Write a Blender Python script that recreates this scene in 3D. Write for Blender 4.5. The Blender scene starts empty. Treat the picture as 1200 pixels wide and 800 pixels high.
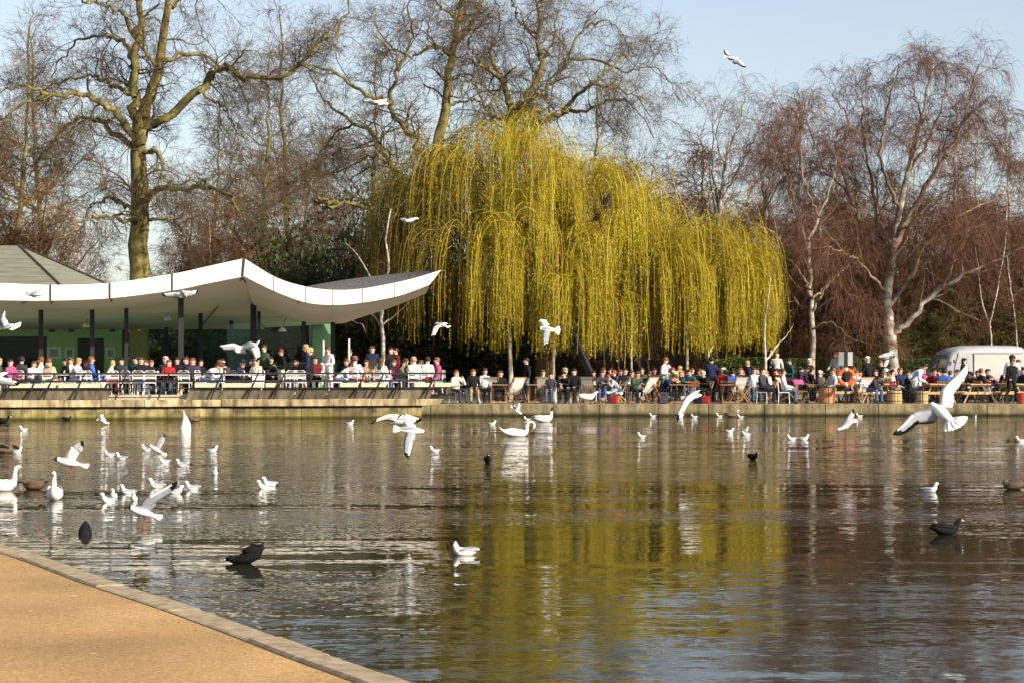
import bpy, bmesh, math, random
import numpy as np
from mathutils import Vector, Matrix, Quaternion

R = math.radians
random.seed(7)
rng = np.random.default_rng(11)
scene = bpy.context.scene
COL = scene.collection

# ------------------------------------------------------------------ camera
FPX, HY, EYE = 2400.0, 425.0, 2.0          # focal length in photo pixels, horizon row, eye height above the water
cam_d = bpy.data.cameras.new("camera")
cam = bpy.data.objects.new("camera", cam_d)
COL.objects.link(cam)
cam.location = (0, 0, EYE)
cam.rotation_euler = (R(90), 0, 0)
cam_d.sensor_width = 36.0
cam_d.lens = 72.0
cam_d.shift_y = (HY - 400.0) / 1200.0
cam_d.clip_end = 6000
cam_d.dof.use_dof = True
cam_d.dof.focus_distance = 34.0
cam_d.dof.aperture_fstop = 7.0
scene.camera = cam

# ------------------------------------------------------------------ sky and sun
SUN_AZ, SUN_EL = R(128), R(27)             # sun stands behind the camera, off to its right-hand side
world = bpy.data.worlds.new("World")
scene.world = world
world.use_nodes = True
wn = world.node_tree
for n in list(wn.nodes):
    wn.nodes.remove(n)
sky_n = wn.nodes.new("ShaderNodeTexSky")
sky_n.sky_type = 'NISHITA'
sky_n.sun_disc = False
sky_n.sun_elevation = SUN_EL
sky_n.sun_rotation = SUN_AZ
sky_n.altitude = 0
sky_n.air_density = 1.0
sky_n.dust_density = 1.0
sky_n.ozone_density = 2.2
bg_n = wn.nodes.new("ShaderNodeBackground")
bg_n.inputs['Strength'].default_value = 0.102
wo_n = wn.nodes.new("ShaderNodeOutputWorld")
hs_n = wn.nodes.new('ShaderNodeHueSaturation')        # thin high veil: the whole sky a little paler
hs_n.inputs['Saturation'].default_value = 0.62
wn.links.new(sky_n.outputs[0], hs_n.inputs['Color'])
wn.links.new(hs_n.outputs[0], bg_n.inputs[0])
wn.links.new(bg_n.outputs[0], wo_n.inputs[0])
sun_d = bpy.data.lights.new("sun", 'SUN')
sun_d.energy = 5.0
sun_d.angle = R(0.55)
sun_d.color = (1.0, 0.88, 0.70)
sun = bpy.data.objects.new("sun", sun_d)
COL.objects.link(sun)
to_sun = Vector((math.sin(SUN_AZ) * math.cos(SUN_EL), math.cos(SUN_AZ) * math.cos(SUN_EL), math.sin(SUN_EL)))
sun.rotation_euler = to_sun.to_track_quat('Z', 'Y').to_euler()
sun.location = to_sun * 60
vs = scene.view_settings
vs.view_transform = 'Standard'
vs.look = 'None'
vs.gamma = 1.0
vs.use_curve_mapping = False
vs.exposure = 0.75
scene.cycles.max_bounces = 6
scene.cycles.diffuse_bounces = 3
scene.cycles.glossy_bounces = 3
scene.cycles.transparent_max_bounces = 10
scene.cycles.caustics_reflective = False
scene.cycles.caustics_refractive = False
scene.cycles.use_denoising = True

def at(px, py, Y):
    """point seen at photo pixel (px, py) when it stands Y metres away"""
    return Vector(((px - 600.0) / FPX * Y, Y, EYE - (py - HY) / FPX * Y))

def onwater(px, py, z=0.0):
    return at(px, py, FPX * (EYE - z) / (py - HY))

# ------------------------------------------------------------------ materials
MATS = {}
def lin(r, g, b):
    f = lambda c: (c / 255 / 12.92) if c <= 10 else ((c / 255 + 0.055) / 1.055) ** 2.4
    return (f(r), f(g), f(b))

def mat(name, col, rough=0.75, var=0.18, scale=6.0, col2=None, bump=0.0, metal=0.0, spec=0.35, detail=5, stretch=None, sub=None, island=0.0, hue=0.0, objrand=0.0):
    if name in MATS:
        return MATS[name]
    m = bpy.data.materials.new(name)
    m.use_nodes = True
    nt = m.node_tree
    b = nt.nodes['Principled BSDF']
    b.inputs['Roughness'].default_value = rough
    b.inputs['Metallic'].default_value = metal
    b.inputs['Specular IOR Level'].default_value = spec
    tc = nt.nodes.new('ShaderNodeTexCoord')
    mp = nt.nodes.new('ShaderNodeMapping')
    nt.links.new(tc.outputs['Object'], mp.inputs[0])
    if stretch:
        mp.inputs['Scale'].default_value = stretch
    nz = nt.nodes.new('ShaderNodeTexNoise')
    nz.inputs['Scale'].default_value = scale
    nz.inputs['Detail'].default_value = detail
    nt.links.new(mp.outputs[0], nz.inputs['Vector'])
    rp = nt.nodes.new('ShaderNodeValToRGB')
    rp.color_ramp.elements[0].position = 0.32
    rp.color_ramp.elements[1].position = 0.68
    lo = tuple(c * (1 - var) for c in col)
    hi = tuple(min(1, c * (1 + var)) for c in col) if col2 is None else col2
    if col2 is not None:
        lo = col
    rp.color_ramp.elements[0].color = (*lo, 1)
    rp.color_ramp.elements[1].color = (*hi, 1)
    nt.links.new(nz.outputs['Fac'], rp.inputs[0])
    out = rp.outputs[0]
    if island > 0:
        g = nt.nodes.new('ShaderNodeNewGeometry')
        hs = nt.nodes.new('ShaderNodeHueSaturation')
        mr = nt.nodes.new('ShaderNodeMapRange')
        mr.inputs['To Min'].default_value = 1 - island
        mr.inputs['To Max'].default_value = 1 + island
        nt.links.new(g.outputs['Random Per Island'], mr.inputs['Value'])
        nt.links.new(mr.outputs[0], hs.inputs['Value'])
        if hue > 0:
            mh = nt.nodes.new('ShaderNodeMapRange')
            mh.inputs['To Min'].default_value = 0.5 - hue
            mh.inputs['To Max'].default_value = 0.5 + hue
            mul = nt.nodes.new('ShaderNodeMath'); mul.operation = 'MULTIPLY'; mul.inputs[1].default_value = 7.31
            fr = nt.nodes.new('ShaderNodeMath'); fr.operation = 'FRACT'
            nt.links.new(g.outputs['Random Per Island'], mul.inputs[0])
            nt.links.new(mul.outputs[0], fr.inputs[0])
            nt.links.new(fr.outputs[0], mh.inputs['Value'])
            nt.links.new(mh.outputs[0], hs.inputs['Hue'])
        nt.links.new(out, hs.inputs['Color'])
        out = hs.outputs[0]
    if objrand > 0:
        oi = nt.nodes.new('ShaderNodeObjectInfo')
        hs = nt.nodes.new('ShaderNodeHueSaturation')
        mr = nt.nodes.new('ShaderNodeMapRange')
        mr.inputs['To Min'].default_value = 1 - objrand
        mr.inputs['To Max'].default_value = 1 + objrand * 0.6
        nt.links.new(oi.outputs['Random'], mr.inputs['Value'])
        nt.links.new(mr.outputs[0], hs.inputs['Value'])
        nt.links.new(out, hs.inputs['Color'])
        out = hs.outputs[0]
    nt.links.new(out, b.inputs['Base Color'])
    if bump > 0:
        bp = nt.nodes.new('ShaderNodeBump')
        bp.inputs['Strength'].default_value = 1.0
        bp.inputs['Distance'].default_value = bump
        nt.links.new(nz.outputs['Fac'], bp.inputs['Height'])
        nt.links.new(bp.outputs[0], b.inputs['Normal'])
    if sub:
        b.inputs['Subsurface Weight'].default_value = sub
    MATS[name] = m
    return m

def leafmat(name, col, col2, trans=0.35, scale=0.6, island=0.25, hue=0.012):
    """thin foliage: diffuse + light passing through"""
    if name in MATS:
        return MATS[name]
    m = mat(name, col, rough=0.6, col2=col2, scale=scale, island=island, hue=hue, spec=0.2)
    nt = m.node_tree
    b = nt.nodes['Principled BSDF']
    out = nt.nodes['Material Output']
    src = b.inputs['Base Color'].links[0].from_socket
    tr = nt.nodes.new('ShaderNodeBsdfTranslucent')
    nt.links.new(src, tr.inputs[0])
    mx = nt.nodes.new('ShaderNodeMixShader')
    mx.inputs[0].default_value = trans
    nt.links.new(b.outputs[0], mx.inputs[1])
    nt.links.new(tr.outputs[0], mx.inputs[2])
    nt.links.new(mx.outputs[0], out.inputs[0])
    return m

# ------------------------------------------------------------------ mesh helpers
class MB:
    def __init__(self):
        self.v = []; self.f = []; self.m = []
    def add(self, vs, fs, mi=0):
        o = len(self.v)
        self.v.extend([tuple(p) for p in vs])
        for f in fs:
            self.f.append(tuple(i + o for i in f)); self.m.append(mi)
    def box(self, c, s, rz=0.0, mi=0, rx=0.0, ry=0.0):
        M_ = Matrix.Translation(c) @ Matrix.Rotation(rz, 4, 'Z') @ Matrix.Rotation(ry, 4, 'Y') @ Matrix.Rotation(rx, 4, 'X')
        hx, hy, hz = s[0] / 2, s[1] / 2, s[2] / 2
        vs = [M_ @ Vector((x * hx, y * hy, z * hz)) for x in (-1, 1) for y in (-1, 1) for z in (-1, 1)]
        self.add(vs, [(0, 1, 3, 2), (4, 6, 7, 5), (0, 4, 5, 1), (2, 3, 7, 6), (0, 2, 6, 4), (1, 5, 7, 3)], mi)
        return self
    def bar(self, p0, p1, w, h, mi=0, up=(0, 0, 1)):
        p0, p1 = Vector(p0), Vector(p1)
        d = (p1 - p0).normalized()
        u = Vector(up)
        if abs(d.dot(u)) > 0.98:
            u = Vector((0, 1, 0))
        s = d.cross(u).normalized() * (w / 2)
        t = s.cross(d).normalized() * (h / 2)
        vs = [p + a * s + b * t for p in (p0, p1) for a, b in ((-1, -1), (1, -1), (1, 1), (-1, 1))]
        self.add(vs, [(0, 1, 2, 3), (7, 6, 5, 4), (0, 4, 5, 1), (1, 5, 6, 2), (2, 6, 7, 3), (3, 7, 4, 0)], mi)
        return self
    def tube(self, pts, rad, sides=6, mi=0, cap=True):
        pts = [Vector(p) for p in pts]
        if not hasattr(rad, '__len__'):
            rad = [rad] * len(pts)
        rings = []
        ref = None
        for i, p in enumerate(pts):
            d = (pts[min(i + 1, len(pts) - 1)] - pts[max(i - 1, 0)])
            d = d.normalized() if d.length > 1e-9 else Vector((0, 0, 1))
            if ref is None:
                ref = Vector((1, 0, 0)) if abs(d.x) < 0.8 else Vector((0, 1, 0))
            a = d.cross(ref).normalized()
            b = d.cross(a).normalized()
            ref = -b if False else ref
            rings.append([p + (a * math.cos(t) + b * math.sin(t)) * rad[i] for t in [2 * math.pi * k / sides for k in range(sides)]])
        o = len(self.v)
        for r_ in rings:
            self.v.extend([tuple(p) for p in r_])
        for i in range(len(pts) - 1):
            for k in range(sides):
                k2 = (k + 1) % sides
                self.f.append((o + i * sides + k, o + i * sides + k2, o + (i + 1) * sides + k2, o + (i + 1) * sides + k)); self.m.append(mi)
        if cap:
            self.f.append(tuple(o + k for k in reversed(range(sides)))); self.m.append(mi)
            e = o + (len(pts) - 1) * sides
            self.f.append(tuple(e + k for k in range(sides))); self.m.append(mi)
        return self
    def loft(self, rings, mi=0, cap=True, closed=True, mfun=None):
        """rings: list of lists of points (same count)"""
        o = len(self.v); n = len(rings[0])
        for r_ in rings:
            self.v.extend([tuple(p) for p in r_])
        for i in range(len(rings) - 1):
            for k in range(n if closed else n - 1):
                k2 = (k + 1) % n
                self.f.append((o + i * n + k, o + i * n + k2, o + (i + 1) * n + k2, o + (i + 1) * n + k))
                self.m.append(mi if mfun is None else mfun(i, k))
        if cap and closed:
            self.f.append(tuple(o + k for k in reversed(range(n)))); self.m.append(mi if mfun is None else mfun(0, 0))
            e = o + (len(rings) - 1) * n
            self.f.append(tuple(e + k for k in range(n))); self.m.append(mi if mfun is None else mfun(len(rings) - 2, 0))
        return self
    def lathe(self, prof, c=(0, 0, 0), sides=16, mi=0, cap=True):
        rings = [[(c[0] + r_ * math.cos(2 * math.pi * k / sides), c[1] + r_ * math.sin(2 * math.pi * k / sides), c[2] + z) for k in range(sides)] for r_, z in prof]
        return self.loft(rings, mi, cap)
    def prism(self, outline, y0, y1, mi=0):
        """outline in (x, z), extruded along y"""
        n = len(outline)
        vs = [(x, y0, z) for x, z in outline] + [(x, y1, z) for x, z in outline]
        fs = [tuple(range(n)), tuple(reversed(range(n, 2 * n)))] + [(i, i + n, (i + 1) % n + n, (i + 1) % n) for i in range(n)]
        self.add(vs, fs, mi)
        return self
    def mesh(self, name, mats, smooth=False):
        me = bpy.data.meshes.new(name)
        me.from_pydata(self.v, [], self.f)
        for m in (mats if isinstance(mats, (list, tuple)) else [mats]):
            me.materials.append(m)
        if any(self.m):
            me.polygons.foreach_set('material_index', self.m)
        bm = bmesh.new(); bm.from_mesh(me)
        bmesh.ops.recalc_face_normals(bm, faces=bm.faces)
        bm.to_mesh(me); bm.free()
        if smooth:
            me.polygons.foreach_set('use_smooth', [True] * len(me.polygons))
        me.update()
        return me
    def build(self, name, mats, parent=None, smooth=False, bevel=0.0):
        o = bpy.data.objects.new(name, self.mesh(name, mats, smooth))
        COL.objects.link(o)
        if parent is not None:
            o.parent = parent
        if bevel > 0:
            md = o.modifiers.new('bevel', 'BEVEL'); md.width = bevel; md.segments = 1; md.limit_method = 'ANGLE'
        return o

def fastmesh(name, V, Q=None, T=None, mats=(), mq=None, mt=None, smooth=False):
    """numpy vertices, quads and triangles -> mesh"""
    me = bpy.data.meshes.new(name)
    V = np.ascontiguousarray(V, dtype=np.float32).reshape(-1, 3)
    Q = np.zeros((0, 4), np.int32) if Q is None else np.asarray(Q, np.int32)
    T = np.zeros((0, 3), np.int32) if T is None else np.asarray(T, np.int32)
    me.vertices.add(len(V)); me.vertices.foreach_set('co', V.ravel())
    nl = Q.size + T.size
    me.loops.add(nl)
    me.loops.foreach_set('vertex_index', np.concatenate([Q.ravel(), T.ravel()]).astype(np.int32))
    me.polygons.add(len(Q) + len(T))
    st = np.concatenate([np.arange(len(Q)) * 4, len(Q) * 4 + np.arange(len(T)) * 3]).astype(np.int32)
    me.polygons.foreach_set('loop_start', st)
    for m in mats:
        me.materials.append(m)
    mi = np.concatenate([np.zeros(len(Q), np.int32) if mq is None else mq, np.zeros(len(T), np.int32) if mt is None else mt]).astype(np.int32)
    me.polygons.foreach_set('material_index', mi)
    if smooth:
        me.polygons.foreach_set('use_smooth', np.ones(len(Q) + len(T), bool))
    me.update(calc_edges=True)
    me.validate()
    return me

def link(name, me, parent=None, loc=None, rz=None):
    o = bpy.data.objects.new(name, me)
    COL.objects.link(o)
    if parent is not None: o.parent = parent
    if loc is not None: o.location = loc
    if rz is not None: o.rotation_euler = (0, 0, rz)
    return o

def tag(o, label=None, cat=None, group=None, kind=None):
    if label: o['label'] = label
    if cat: o['category'] = cat
    if group: o['group'] = group
    if kind: o['kind'] = kind
    return o

def thing(name, label, cat, loc=(0, 0, 0), rz=0.0, group=None):
    o = bpy.data.objects.new(name, None)
    o.empty_display_size = 0.2
    COL.objects.link(o)
    o.location = loc; o.rotation_euler = (0, 0, rz)
    return tag(o, label, cat, group)

def copy_tree(o, parent=None):
    c = o.copy(); COL.objects.link(c)
    if parent is not None:
        c.parent = parent
    for ch in o.children:
        copy_tree(ch, c)
    return c

def dup(proto, loc, rz=0.0, label=None, group=None, scale=None):
    c = copy_tree(proto)
    c.location = loc; c.rotation_euler = (0, 0, rz)
    if scale: c.scale = (scale,) * 3 if not hasattr(scale, '__len__') else scale
    if label: c['label'] = label
    if group: c['group'] = group
    return c
# ================================================================== ground, water, path
def ground_z(y):
    t = min(max((y - 86.0) / 6.0, 0), 1)
    return 0.44 + 0.5 * t * t * (3 - 2 * t)

BANK_Y = 77.2
mb = MB()
xs = [-1800, -300, -80, -40, -20, 0, 20, 40, 80, 300, 1800]
ys = [BANK_Y + 0.45, 79, 82, 86, 87, 88, 89, 90, 91, 92, 95, 110, 150, 300, 900, 4000]
for y in ys:
    for x in xs:
        mb.v.append((x, y, ground_z(y)))
nx = len(xs)
for j in range(len(ys) - 1):
    for i in range(nx - 1):
        a = j * nx + i
        mb.f.append((a, a + 1, a + nx + 1, a + nx)); mb.m.append(0)
ground = mb.build('ground', mat('ground_gravel', (0.20, 0.165, 0.12), rough=0.95, col2=(0.30, 0.26, 0.19), scale=1.2, bump=0.01))
tag(ground, kind='structure')

# water: a sheet whose normals ripple
def water_material():
    m = bpy.data.materials.new('lake_water')
    m.use_nodes = True
    nt = m.node_tree; L = nt.links
    b = nt.nodes['Principled BSDF']
    b.inputs['Base Color'].default_value = (0.022, 0.022, 0.010, 1)
    b.inputs['Roughness'].default_value = 0.03
    b.inputs['IOR'].default_value = 1.33
    tc = nt.nodes.new('ShaderNodeTexCoord')
    def noise(sx, sy, scale, detail, rough=0.5, off=0.0):
        mp = nt.nodes.new('ShaderNodeMapping'); mp.inputs['Scale'].default_value = (sx, sy, 1); mp.inputs['Location'].default_value = (off, off * 1.7, 0)
        L.new(tc.outputs['Object'], mp.inputs[0])
        n = nt.nodes.new('ShaderNodeTexNoise'); n.inputs['Scale'].default_value = scale; n.inputs['Detail'].default_value = detail; n.inputs['Roughness'].default_value = rough
        L.new(mp.outputs[0], n.inputs['Vector'])
        return n
    def math_(op, a, b_=None, v=None):
        n = nt.nodes.new('ShaderNodeMath'); n.operation = op
        if isinstance(a, (int, float)): n.inputs[0].default_value = a
        else: L.new(a, n.inputs[0])
        if b_ is not None: L.new(b_, n.inputs[1])
        elif v is not None: n.inputs[1].default_value = v
        return n.outputs[0]
    def vm(op, a, b_=None, v=None):
        n = nt.nodes.new('ShaderNodeVectorMath'); n.operation = op
        L.new(a, n.inputs[0])
        if b_ is not None: L.new(b_, n.inputs[1])
        elif v is not None: n.inputs[1].default_value = v
        return n.outputs[0]
    n1 = noise(0.10, 1.5, 2.1, 4, 0.6)            # long ripples, crests across the view
    n2 = noise(0.4, 1.5, 3.8, 3, 0.55, 5.0)       # small ripples
    n3 = noise(0.7, 1.3, 14.0, 2, 0.5, 9.0)       # wind chop
    s1 = vm('SUBTRACT', n1.outputs['Color'], v=(0.5, 0.5, 0.5))
    s2 = vm('SUBTRACT', n2.outputs['Color'], v=(0.5, 0.5, 0.5))
    s3 = vm('SUBTRACT', n3.outputs['Color'], v=(0.5, 0.5, 0.5))
    band = noise(0.03, 0.19, 1.0, 4, 0.55, 4.4)  # wind streaks
    bm_ = nt.nodes.new('ShaderNodeMapRange')
    bm_.inputs['From Min'].default_value = 0.42; bm_.inputs['From Max'].default_value = 0.62
    bm_.inputs['To Min'].default_value = 0.30; bm_.inputs['To Max'].default_value = 2.9
    L.new(band.outputs['Fac'], bm_.inputs['Value'])
    sy_ = nt.nodes.new('ShaderNodeSeparateXYZ'); L.new(tc.outputs['Object'], sy_.inputs[0])
    lee = nt.nodes.new('ShaderNodeMapRange'); lee.interpolation_type = 'SMOOTHSTEP'      # the near bank shelters the water beside it
    lee.inputs['From Min'].default_value = 13; lee.inputs['From Max'].default_value = 30; lee.inputs['To Min'].default_value = 0.30; lee.inputs['To Max'].default_value = 1.0
    L.new(sy_.outputs['Y'], lee.inputs['Value'])
    band_amp = math_('MULTIPLY', bm_.outputs[0], lee.outputs[0])
    a1 = vm('SCALE', s1); a1.node.inputs['Scale'].default_value = 0.10
    a2 = vm('SCALE', s2); a2.node.inputs['Scale'].default_value = 0.115
    a3 = vm('SCALE', s3)
    L.new(math_('MULTIPLY', band_amp, v=0.17), a3.node.inputs['Scale'])
    a2b = vm('SCALE', a2); L.new(band_amp, a2b.node.inputs['Scale'])
    t = vm('ADD', a1, a2b); t = vm('ADD', t, a3)
    t = vm('MULTIPLY', t, v=(0.55, 1.0, 0.0))
    nrm = vm('ADD', t, v=(0, 0, 1))
    nrm = vm('NORMALIZE', nrm)
    L.new(nrm, b.inputs['Normal'])
    return m
mb = MB()
mb.add([(-400, -60, 0), (400, -60, 0), (400, BANK_Y + 0.3, 0), (-400, BANK_Y + 0.3, 0)], [(0, 1, 2, 3)])
water = mb.build('lake_water', water_material())
tag(water, kind='structure')

# near path: sanded asphalt with a stone edging along the water
ZP = 0.20
edge_px = [(-40, 622), (0, 635), (60, 653), (130, 678), (210, 703), (290, 730), (345, 750), (400, 770), (445, 785), (490, 801), (560, 828)]
edge = [onwater(x, y, ZP) for x, y in edge_px]
d0 = (edge[0] - edge[2]).normalized(); d1 = (edge[-1] - edge[-3]).normalized()
far_ext = [edge[0] + d0 * s + Vector((-0.006 * s * s, 0, 0)) for s in (60, 40, 25, 14, 6)]
near_ext = [edge[-1] + d1 * s for s in (4, 9, 16, 30)]
edge = far_ext + edge + near_ext
def resample(pts, step):
    out = [pts[0].copy()]; acc = 0
    for a, b in zip(pts, pts[1:]):
        L_ = (b - a).length; s = step - acc
        while s <= L_:
            out.append(a.lerp(b, s / L_)); s += step
        acc = (acc + L_) % step if L_ + acc >= step else acc + L_
    return out
def catmull(pts, n):
    P = [Vector(p) for p in pts]
    P = [P[0] * 2 - P[1]] + P + [P[-1] * 2 - P[-2]]
    out = []
    segs = len(P) - 3
    for i in range(n):
        t = i / (n - 1) * segs
        k = min(int(t), segs - 1); u = t - k
        a, b, c, d = P[k:k + 4]
        out.append(0.5 * ((2 * b) + (c - a) * u + (2 * a - 5 * b + 4 * c - d) * u * u + (3 * b - a - 3 * c + d) * u ** 3))
    return out
edge = resample(catmull(edge, 200), 0.1)
def inward(i, off):
    a = edge[max(i - 3, 0)]; b = edge[min(i + 3, len(edge) - 1)]
    d = (b - a).normalized()
    return edge[i] + Vector((d.y, -d.x, 0)).normalized() * off      # away from the water
if inward(len(edge) // 2, 1.0).x > edge[len(edge) // 2].x:
    _in = inward
    inward = lambda i, off: _in(i, -off)
KERB = 0.27
mb = MB()
rows = []
pstep = list(range(0, len(edge), 4))
for i in pstep:
    rows.append([inward(i, o) for o in (KERB + 0.012, 0.6, 1.5, 3, 6, 12, 30)])
for r_ in rows:
    for p in r_: mb.v.append((p.x, p.y, ZP - 0.012))
nc = 7
for j in range(len(rows) - 1):
    for i in range(nc - 1):
        a = j * nc + i
        mb.f.append((a, a + 1, a + nc + 1, a + nc)); mb.m.append(0)
def path_material():
    m = mat('path_sand_asphalt', (0.31, 0.18, 0.068), rough=0.95, col2=(0.54, 0.335, 0.14), scale=45, bump=0.006, detail=6)
    nt = m.node_tree; L = nt.links
    b = nt.nodes['Principled BSDF']
    src = b.inputs['Base Color'].links[0].from_socket
    tc = [n for n in nt.nodes if n.type == 'TEX_COORD'][0]
    n2 = nt.nodes.new('ShaderNodeTexNoise'); n2.inputs['Scale'].default_value = 0.55; n2.inputs['Detail'].default_value = 6
    L.new(tc.outputs['Object'], n2.inputs['Vector'])
    n3 = nt.nodes.new('ShaderNodeTexVoronoi'); n3.inputs['Scale'].default_value = 2.3
    L.new(tc.outputs['Object'], n3.inputs['Vector'])
    mr = nt.nodes.new('ShaderNodeMapRange'); mr.inputs['From Min'].default_value = 0.3; mr.inputs['From Max'].default_value = 0.7; mr.inputs['To Min'].default_value = 0.66; mr.inputs['To Max'].default_value = 1.16
    L.new(n2.outputs['Fac'], mr.inputs['Value'])
    mx = nt.nodes.new('ShaderNodeMix'); mx.data_type = 'RGBA'; mx.blend_type = 'MULTIPLY'; mx.inputs[0].default_value = 1.0
    L.new(src, mx.inputs[6]); L.new(mr.outputs[0], mx.inputs[7])
    # pale droppings
    sp = nt.nodes.new('ShaderNodeMapRange'); sp.inputs['From Min'].default_value = 0.075; sp.inputs['From Max'].default_value = 0.03; sp.inputs['To Min'].default_value = 0; sp.inputs['To Max'].default_value = 0.7
    L.new(n3.outputs['Distance'], sp.inputs['Value'])
    mx2 = nt.nodes.new('ShaderNodeMix'); mx2.data_type = 'RGBA'; mx2.inputs[7].default_value = (0.62, 0.56, 0.44, 1)
    L.new(sp.outputs[0], mx2.inputs[0]); L.new(mx.outputs[2], mx2.inputs[6])
    L.new(mx2.outputs[2], b.inputs['Base Color'])
    return m
path = mb.build('path', path_material())
tag(path, kind='structure')

# stone edging, each stone a piece
kerb = thing('kerb', None, None)
tag(kerb, kind='structure')
kmat = mat('kerb_stone', (0.22, 0.165, 0.10), rough=0.95, col2=(0.40, 0.315, 0.20), scale=9, bump=0.006, detail=8)
i0 = 0
while i0 < len(edge) - 9:
    n = 9 + (i0 * 7) % 3
    i1 = min(i0 + n, len(edge) - 1)
    mb = MB(); rings = []
    dz = random.uniform(-0.008, 0.008); do = random.uniform(-0.012, 0.012)
    for i in range(i0, i1 + 1):
        sh = 0.006 if i == i0 else (-0.006 if i == i1 else 0)
        t = (edge[min(i + 1, len(edge) - 1)] - edge[max(i - 1, 0)]).normalized() * sh
        o0 = inward(i, 0.0 + do) + t; o1 = inward(i, 0.035 + do) + t; o2 = inward(i, KERB - 0.02) + t; o3 = inward(i, KERB) + t
        rings.append([(o0.x, o0.y, -0.5), (o0.x, o0.y, ZP - 0.03), (o1.x, o1.y, ZP + dz), (o2.x, o2.y, ZP + dz + 0.003), (o3.x, o3.y, ZP - 0.008), (o3.x, o3.y, -0.5)])
    mb.loft(rings)
    mb.build('kerb_stone', kmat, kerb)
    i0 = i1

# leaf bits, grit and small feathers caught along the edging
lv, lq = [], []
rl0 = np.random.default_rng(77)
for q in range(420):
    i = int(rl0.integers(40, len(edge) - 5)); off = KERB + abs(rl0.normal()) * (.05 if q % 3 else .8) + .01
    p = inward(i, off); a = rl0.uniform(0, 6.28); s_ = rl0.uniform(.006, .02); z = ZP - .006 + rl0.uniform(0, .006)
    dx, dy = math.cos(a) * s_, math.sin(a) * s_
    b_ = len(lv); lv += [(p.x - dx, p.y - dy, z), (p.x - dy * .5, p.y + dx * .5, z + s_ * .4), (p.x + dx, p.y + dy, z + .002), (p.x + dy * .5, p.y - dx * .5, z + .001)]; lq.append((b_, b_ + 1, b_ + 2, b_ + 3))
lit = link('leaf_litter', fastmesh('leaf_litter', np.array(lv), np.array(lq), mats=[mat('litter', (.09, .05, .025), rough=.9, col2=(.30, .22, .13), scale=3, island=.5)]))
tag(lit, 'scattered leaf bits and grit along the stone edging of the path', 'litter', kind='stuff')

# far bank edging: long stones with a mossy foot
bank = thing('bank_edging', None, None)
tag(bank, kind='structure')
def wet_stone(name, c1, c2, zfoot, zdry, foot, objrand=.2):
    m = mat(name, c1, rough=0.9, col2=c2, scale=2.6, bump=0.02, detail=10, objrand=objrand)
    nt = m.node_tree; L = nt.links
    b = nt.nodes['Principled BSDF']
    src = b.inputs['Base Color'].links[0].from_socket
    g = nt.nodes.new('ShaderNodeNewGeometry'); sx = nt.nodes.new('ShaderNodeSeparateXYZ')
    L.new(g.outputs['Position'], sx.inputs[0])
    nz = nt.nodes.new('ShaderNodeTexNoise'); nz.inputs['Scale'].default_value = 1.1; nz.inputs['Detail'].default_value = 6
    L.new(g.outputs['Position'], nz.inputs['Vector'])
    ad = nt.nodes.new('ShaderNodeMath'); ad.operation = 'MULTIPLY_ADD'; ad.inputs[1].default_value = 0.5; 
    L.new(nz.outputs['Fac'], ad.inputs[0]); L.new(sx.outputs['Z'], ad.inputs[2])
    mr = nt.nodes.new('ShaderNodeMapRange'); mr.inputs['From Min'].default_value = zfoot + 0.25; mr.inputs['From Max'].default_value = zdry + 0.25
    mr.inputs['To Min'].default_value = 1; mr.inputs['To Max'].default_value = 0
    L.new(ad.outputs[0], mr.inputs['Value'])
    mx = nt.nodes.new('ShaderNodeMix'); mx.data_type = 'RGBA'; mx.inputs[7].default_value = (*foot, 1)
    L.new(mr.outputs[0], mx.inputs[0]); L.new(src, mx.inputs[6])
    mp2 = nt.nodes.new('ShaderNodeMapping'); mp2.inputs['Scale'].default_value = (3.2, 3.2, .35); L.new(g.outputs['Position'], mp2.inputs[0])
    n5 = nt.nodes.new('ShaderNodeTexNoise'); n5.inputs['Scale'].default_value = 1.0; n5.inputs['Detail'].default_value = 8; n5.inputs['Roughness'].default_value = .65; L.new(mp2.outputs[0], n5.inputs['Vector'])
    m5 = nt.nodes.new('ShaderNodeMapRange'); m5.inputs['From Min'].default_value = .38; m5.inputs['From Max'].default_value = .62; m5.inputs['To Min'].default_value = .42; m5.inputs['To Max'].default_value = 1.12; L.new(n5.outputs['Fac'], m5.inputs['Value'])
    mu = nt.nodes.new('ShaderNodeMix'); mu.data_type = 'RGBA'; mu.blend_type = 'MULTIPLY'; mu.inputs[0].default_value = 1; L.new(mx.outputs[2], mu.inputs[6]); L.new(m5.outputs[0], mu.inputs[7])
    # wet line at the water
    tide = nt.nodes.new('ShaderNodeMapRange'); tide.inputs['From Min'].default_value = .05; tide.inputs['From Max'].default_value = .13; tide.inputs['To Min'].default_value = .25; tide.inputs['To Max'].default_value = 1; L.new(sx.outputs['Z'], tide.inputs['Value'])
    mt_ = nt.nodes.new('ShaderNodeMix'); mt_.data_type = 'RGBA'; mt_.blend_type = 'MULTIPLY'; mt_.inputs[0].default_value = 1; L.new(mu.outputs[2], mt_.inputs[6]); L.new(tide.outputs[0], mt_.inputs[7])
    L.new(mt_.outputs[2], b.inputs['Base Color'])
    return m
bank_mat = wet_stone('bank_stone', (0.21, 0.165, 0.085), (0.34, 0.28, 0.16), 0.02, 0.22, (0.10, 0.085, 0.022))
x = -5.0; k = 0
while x < 46:
    w = 1.9 + 0.5 * ((k * 37) % 5) / 5
    mb = MB()
    mb.box((x + w / 2, BANK_Y + 0.25, 0.06), (w - 0.016, 0.5, 0.76 + 0.01 * (k % 2)))
    mb.build('edging_stone', bank_mat, bank, bevel=0.02)
    x += w; k += 1
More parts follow.
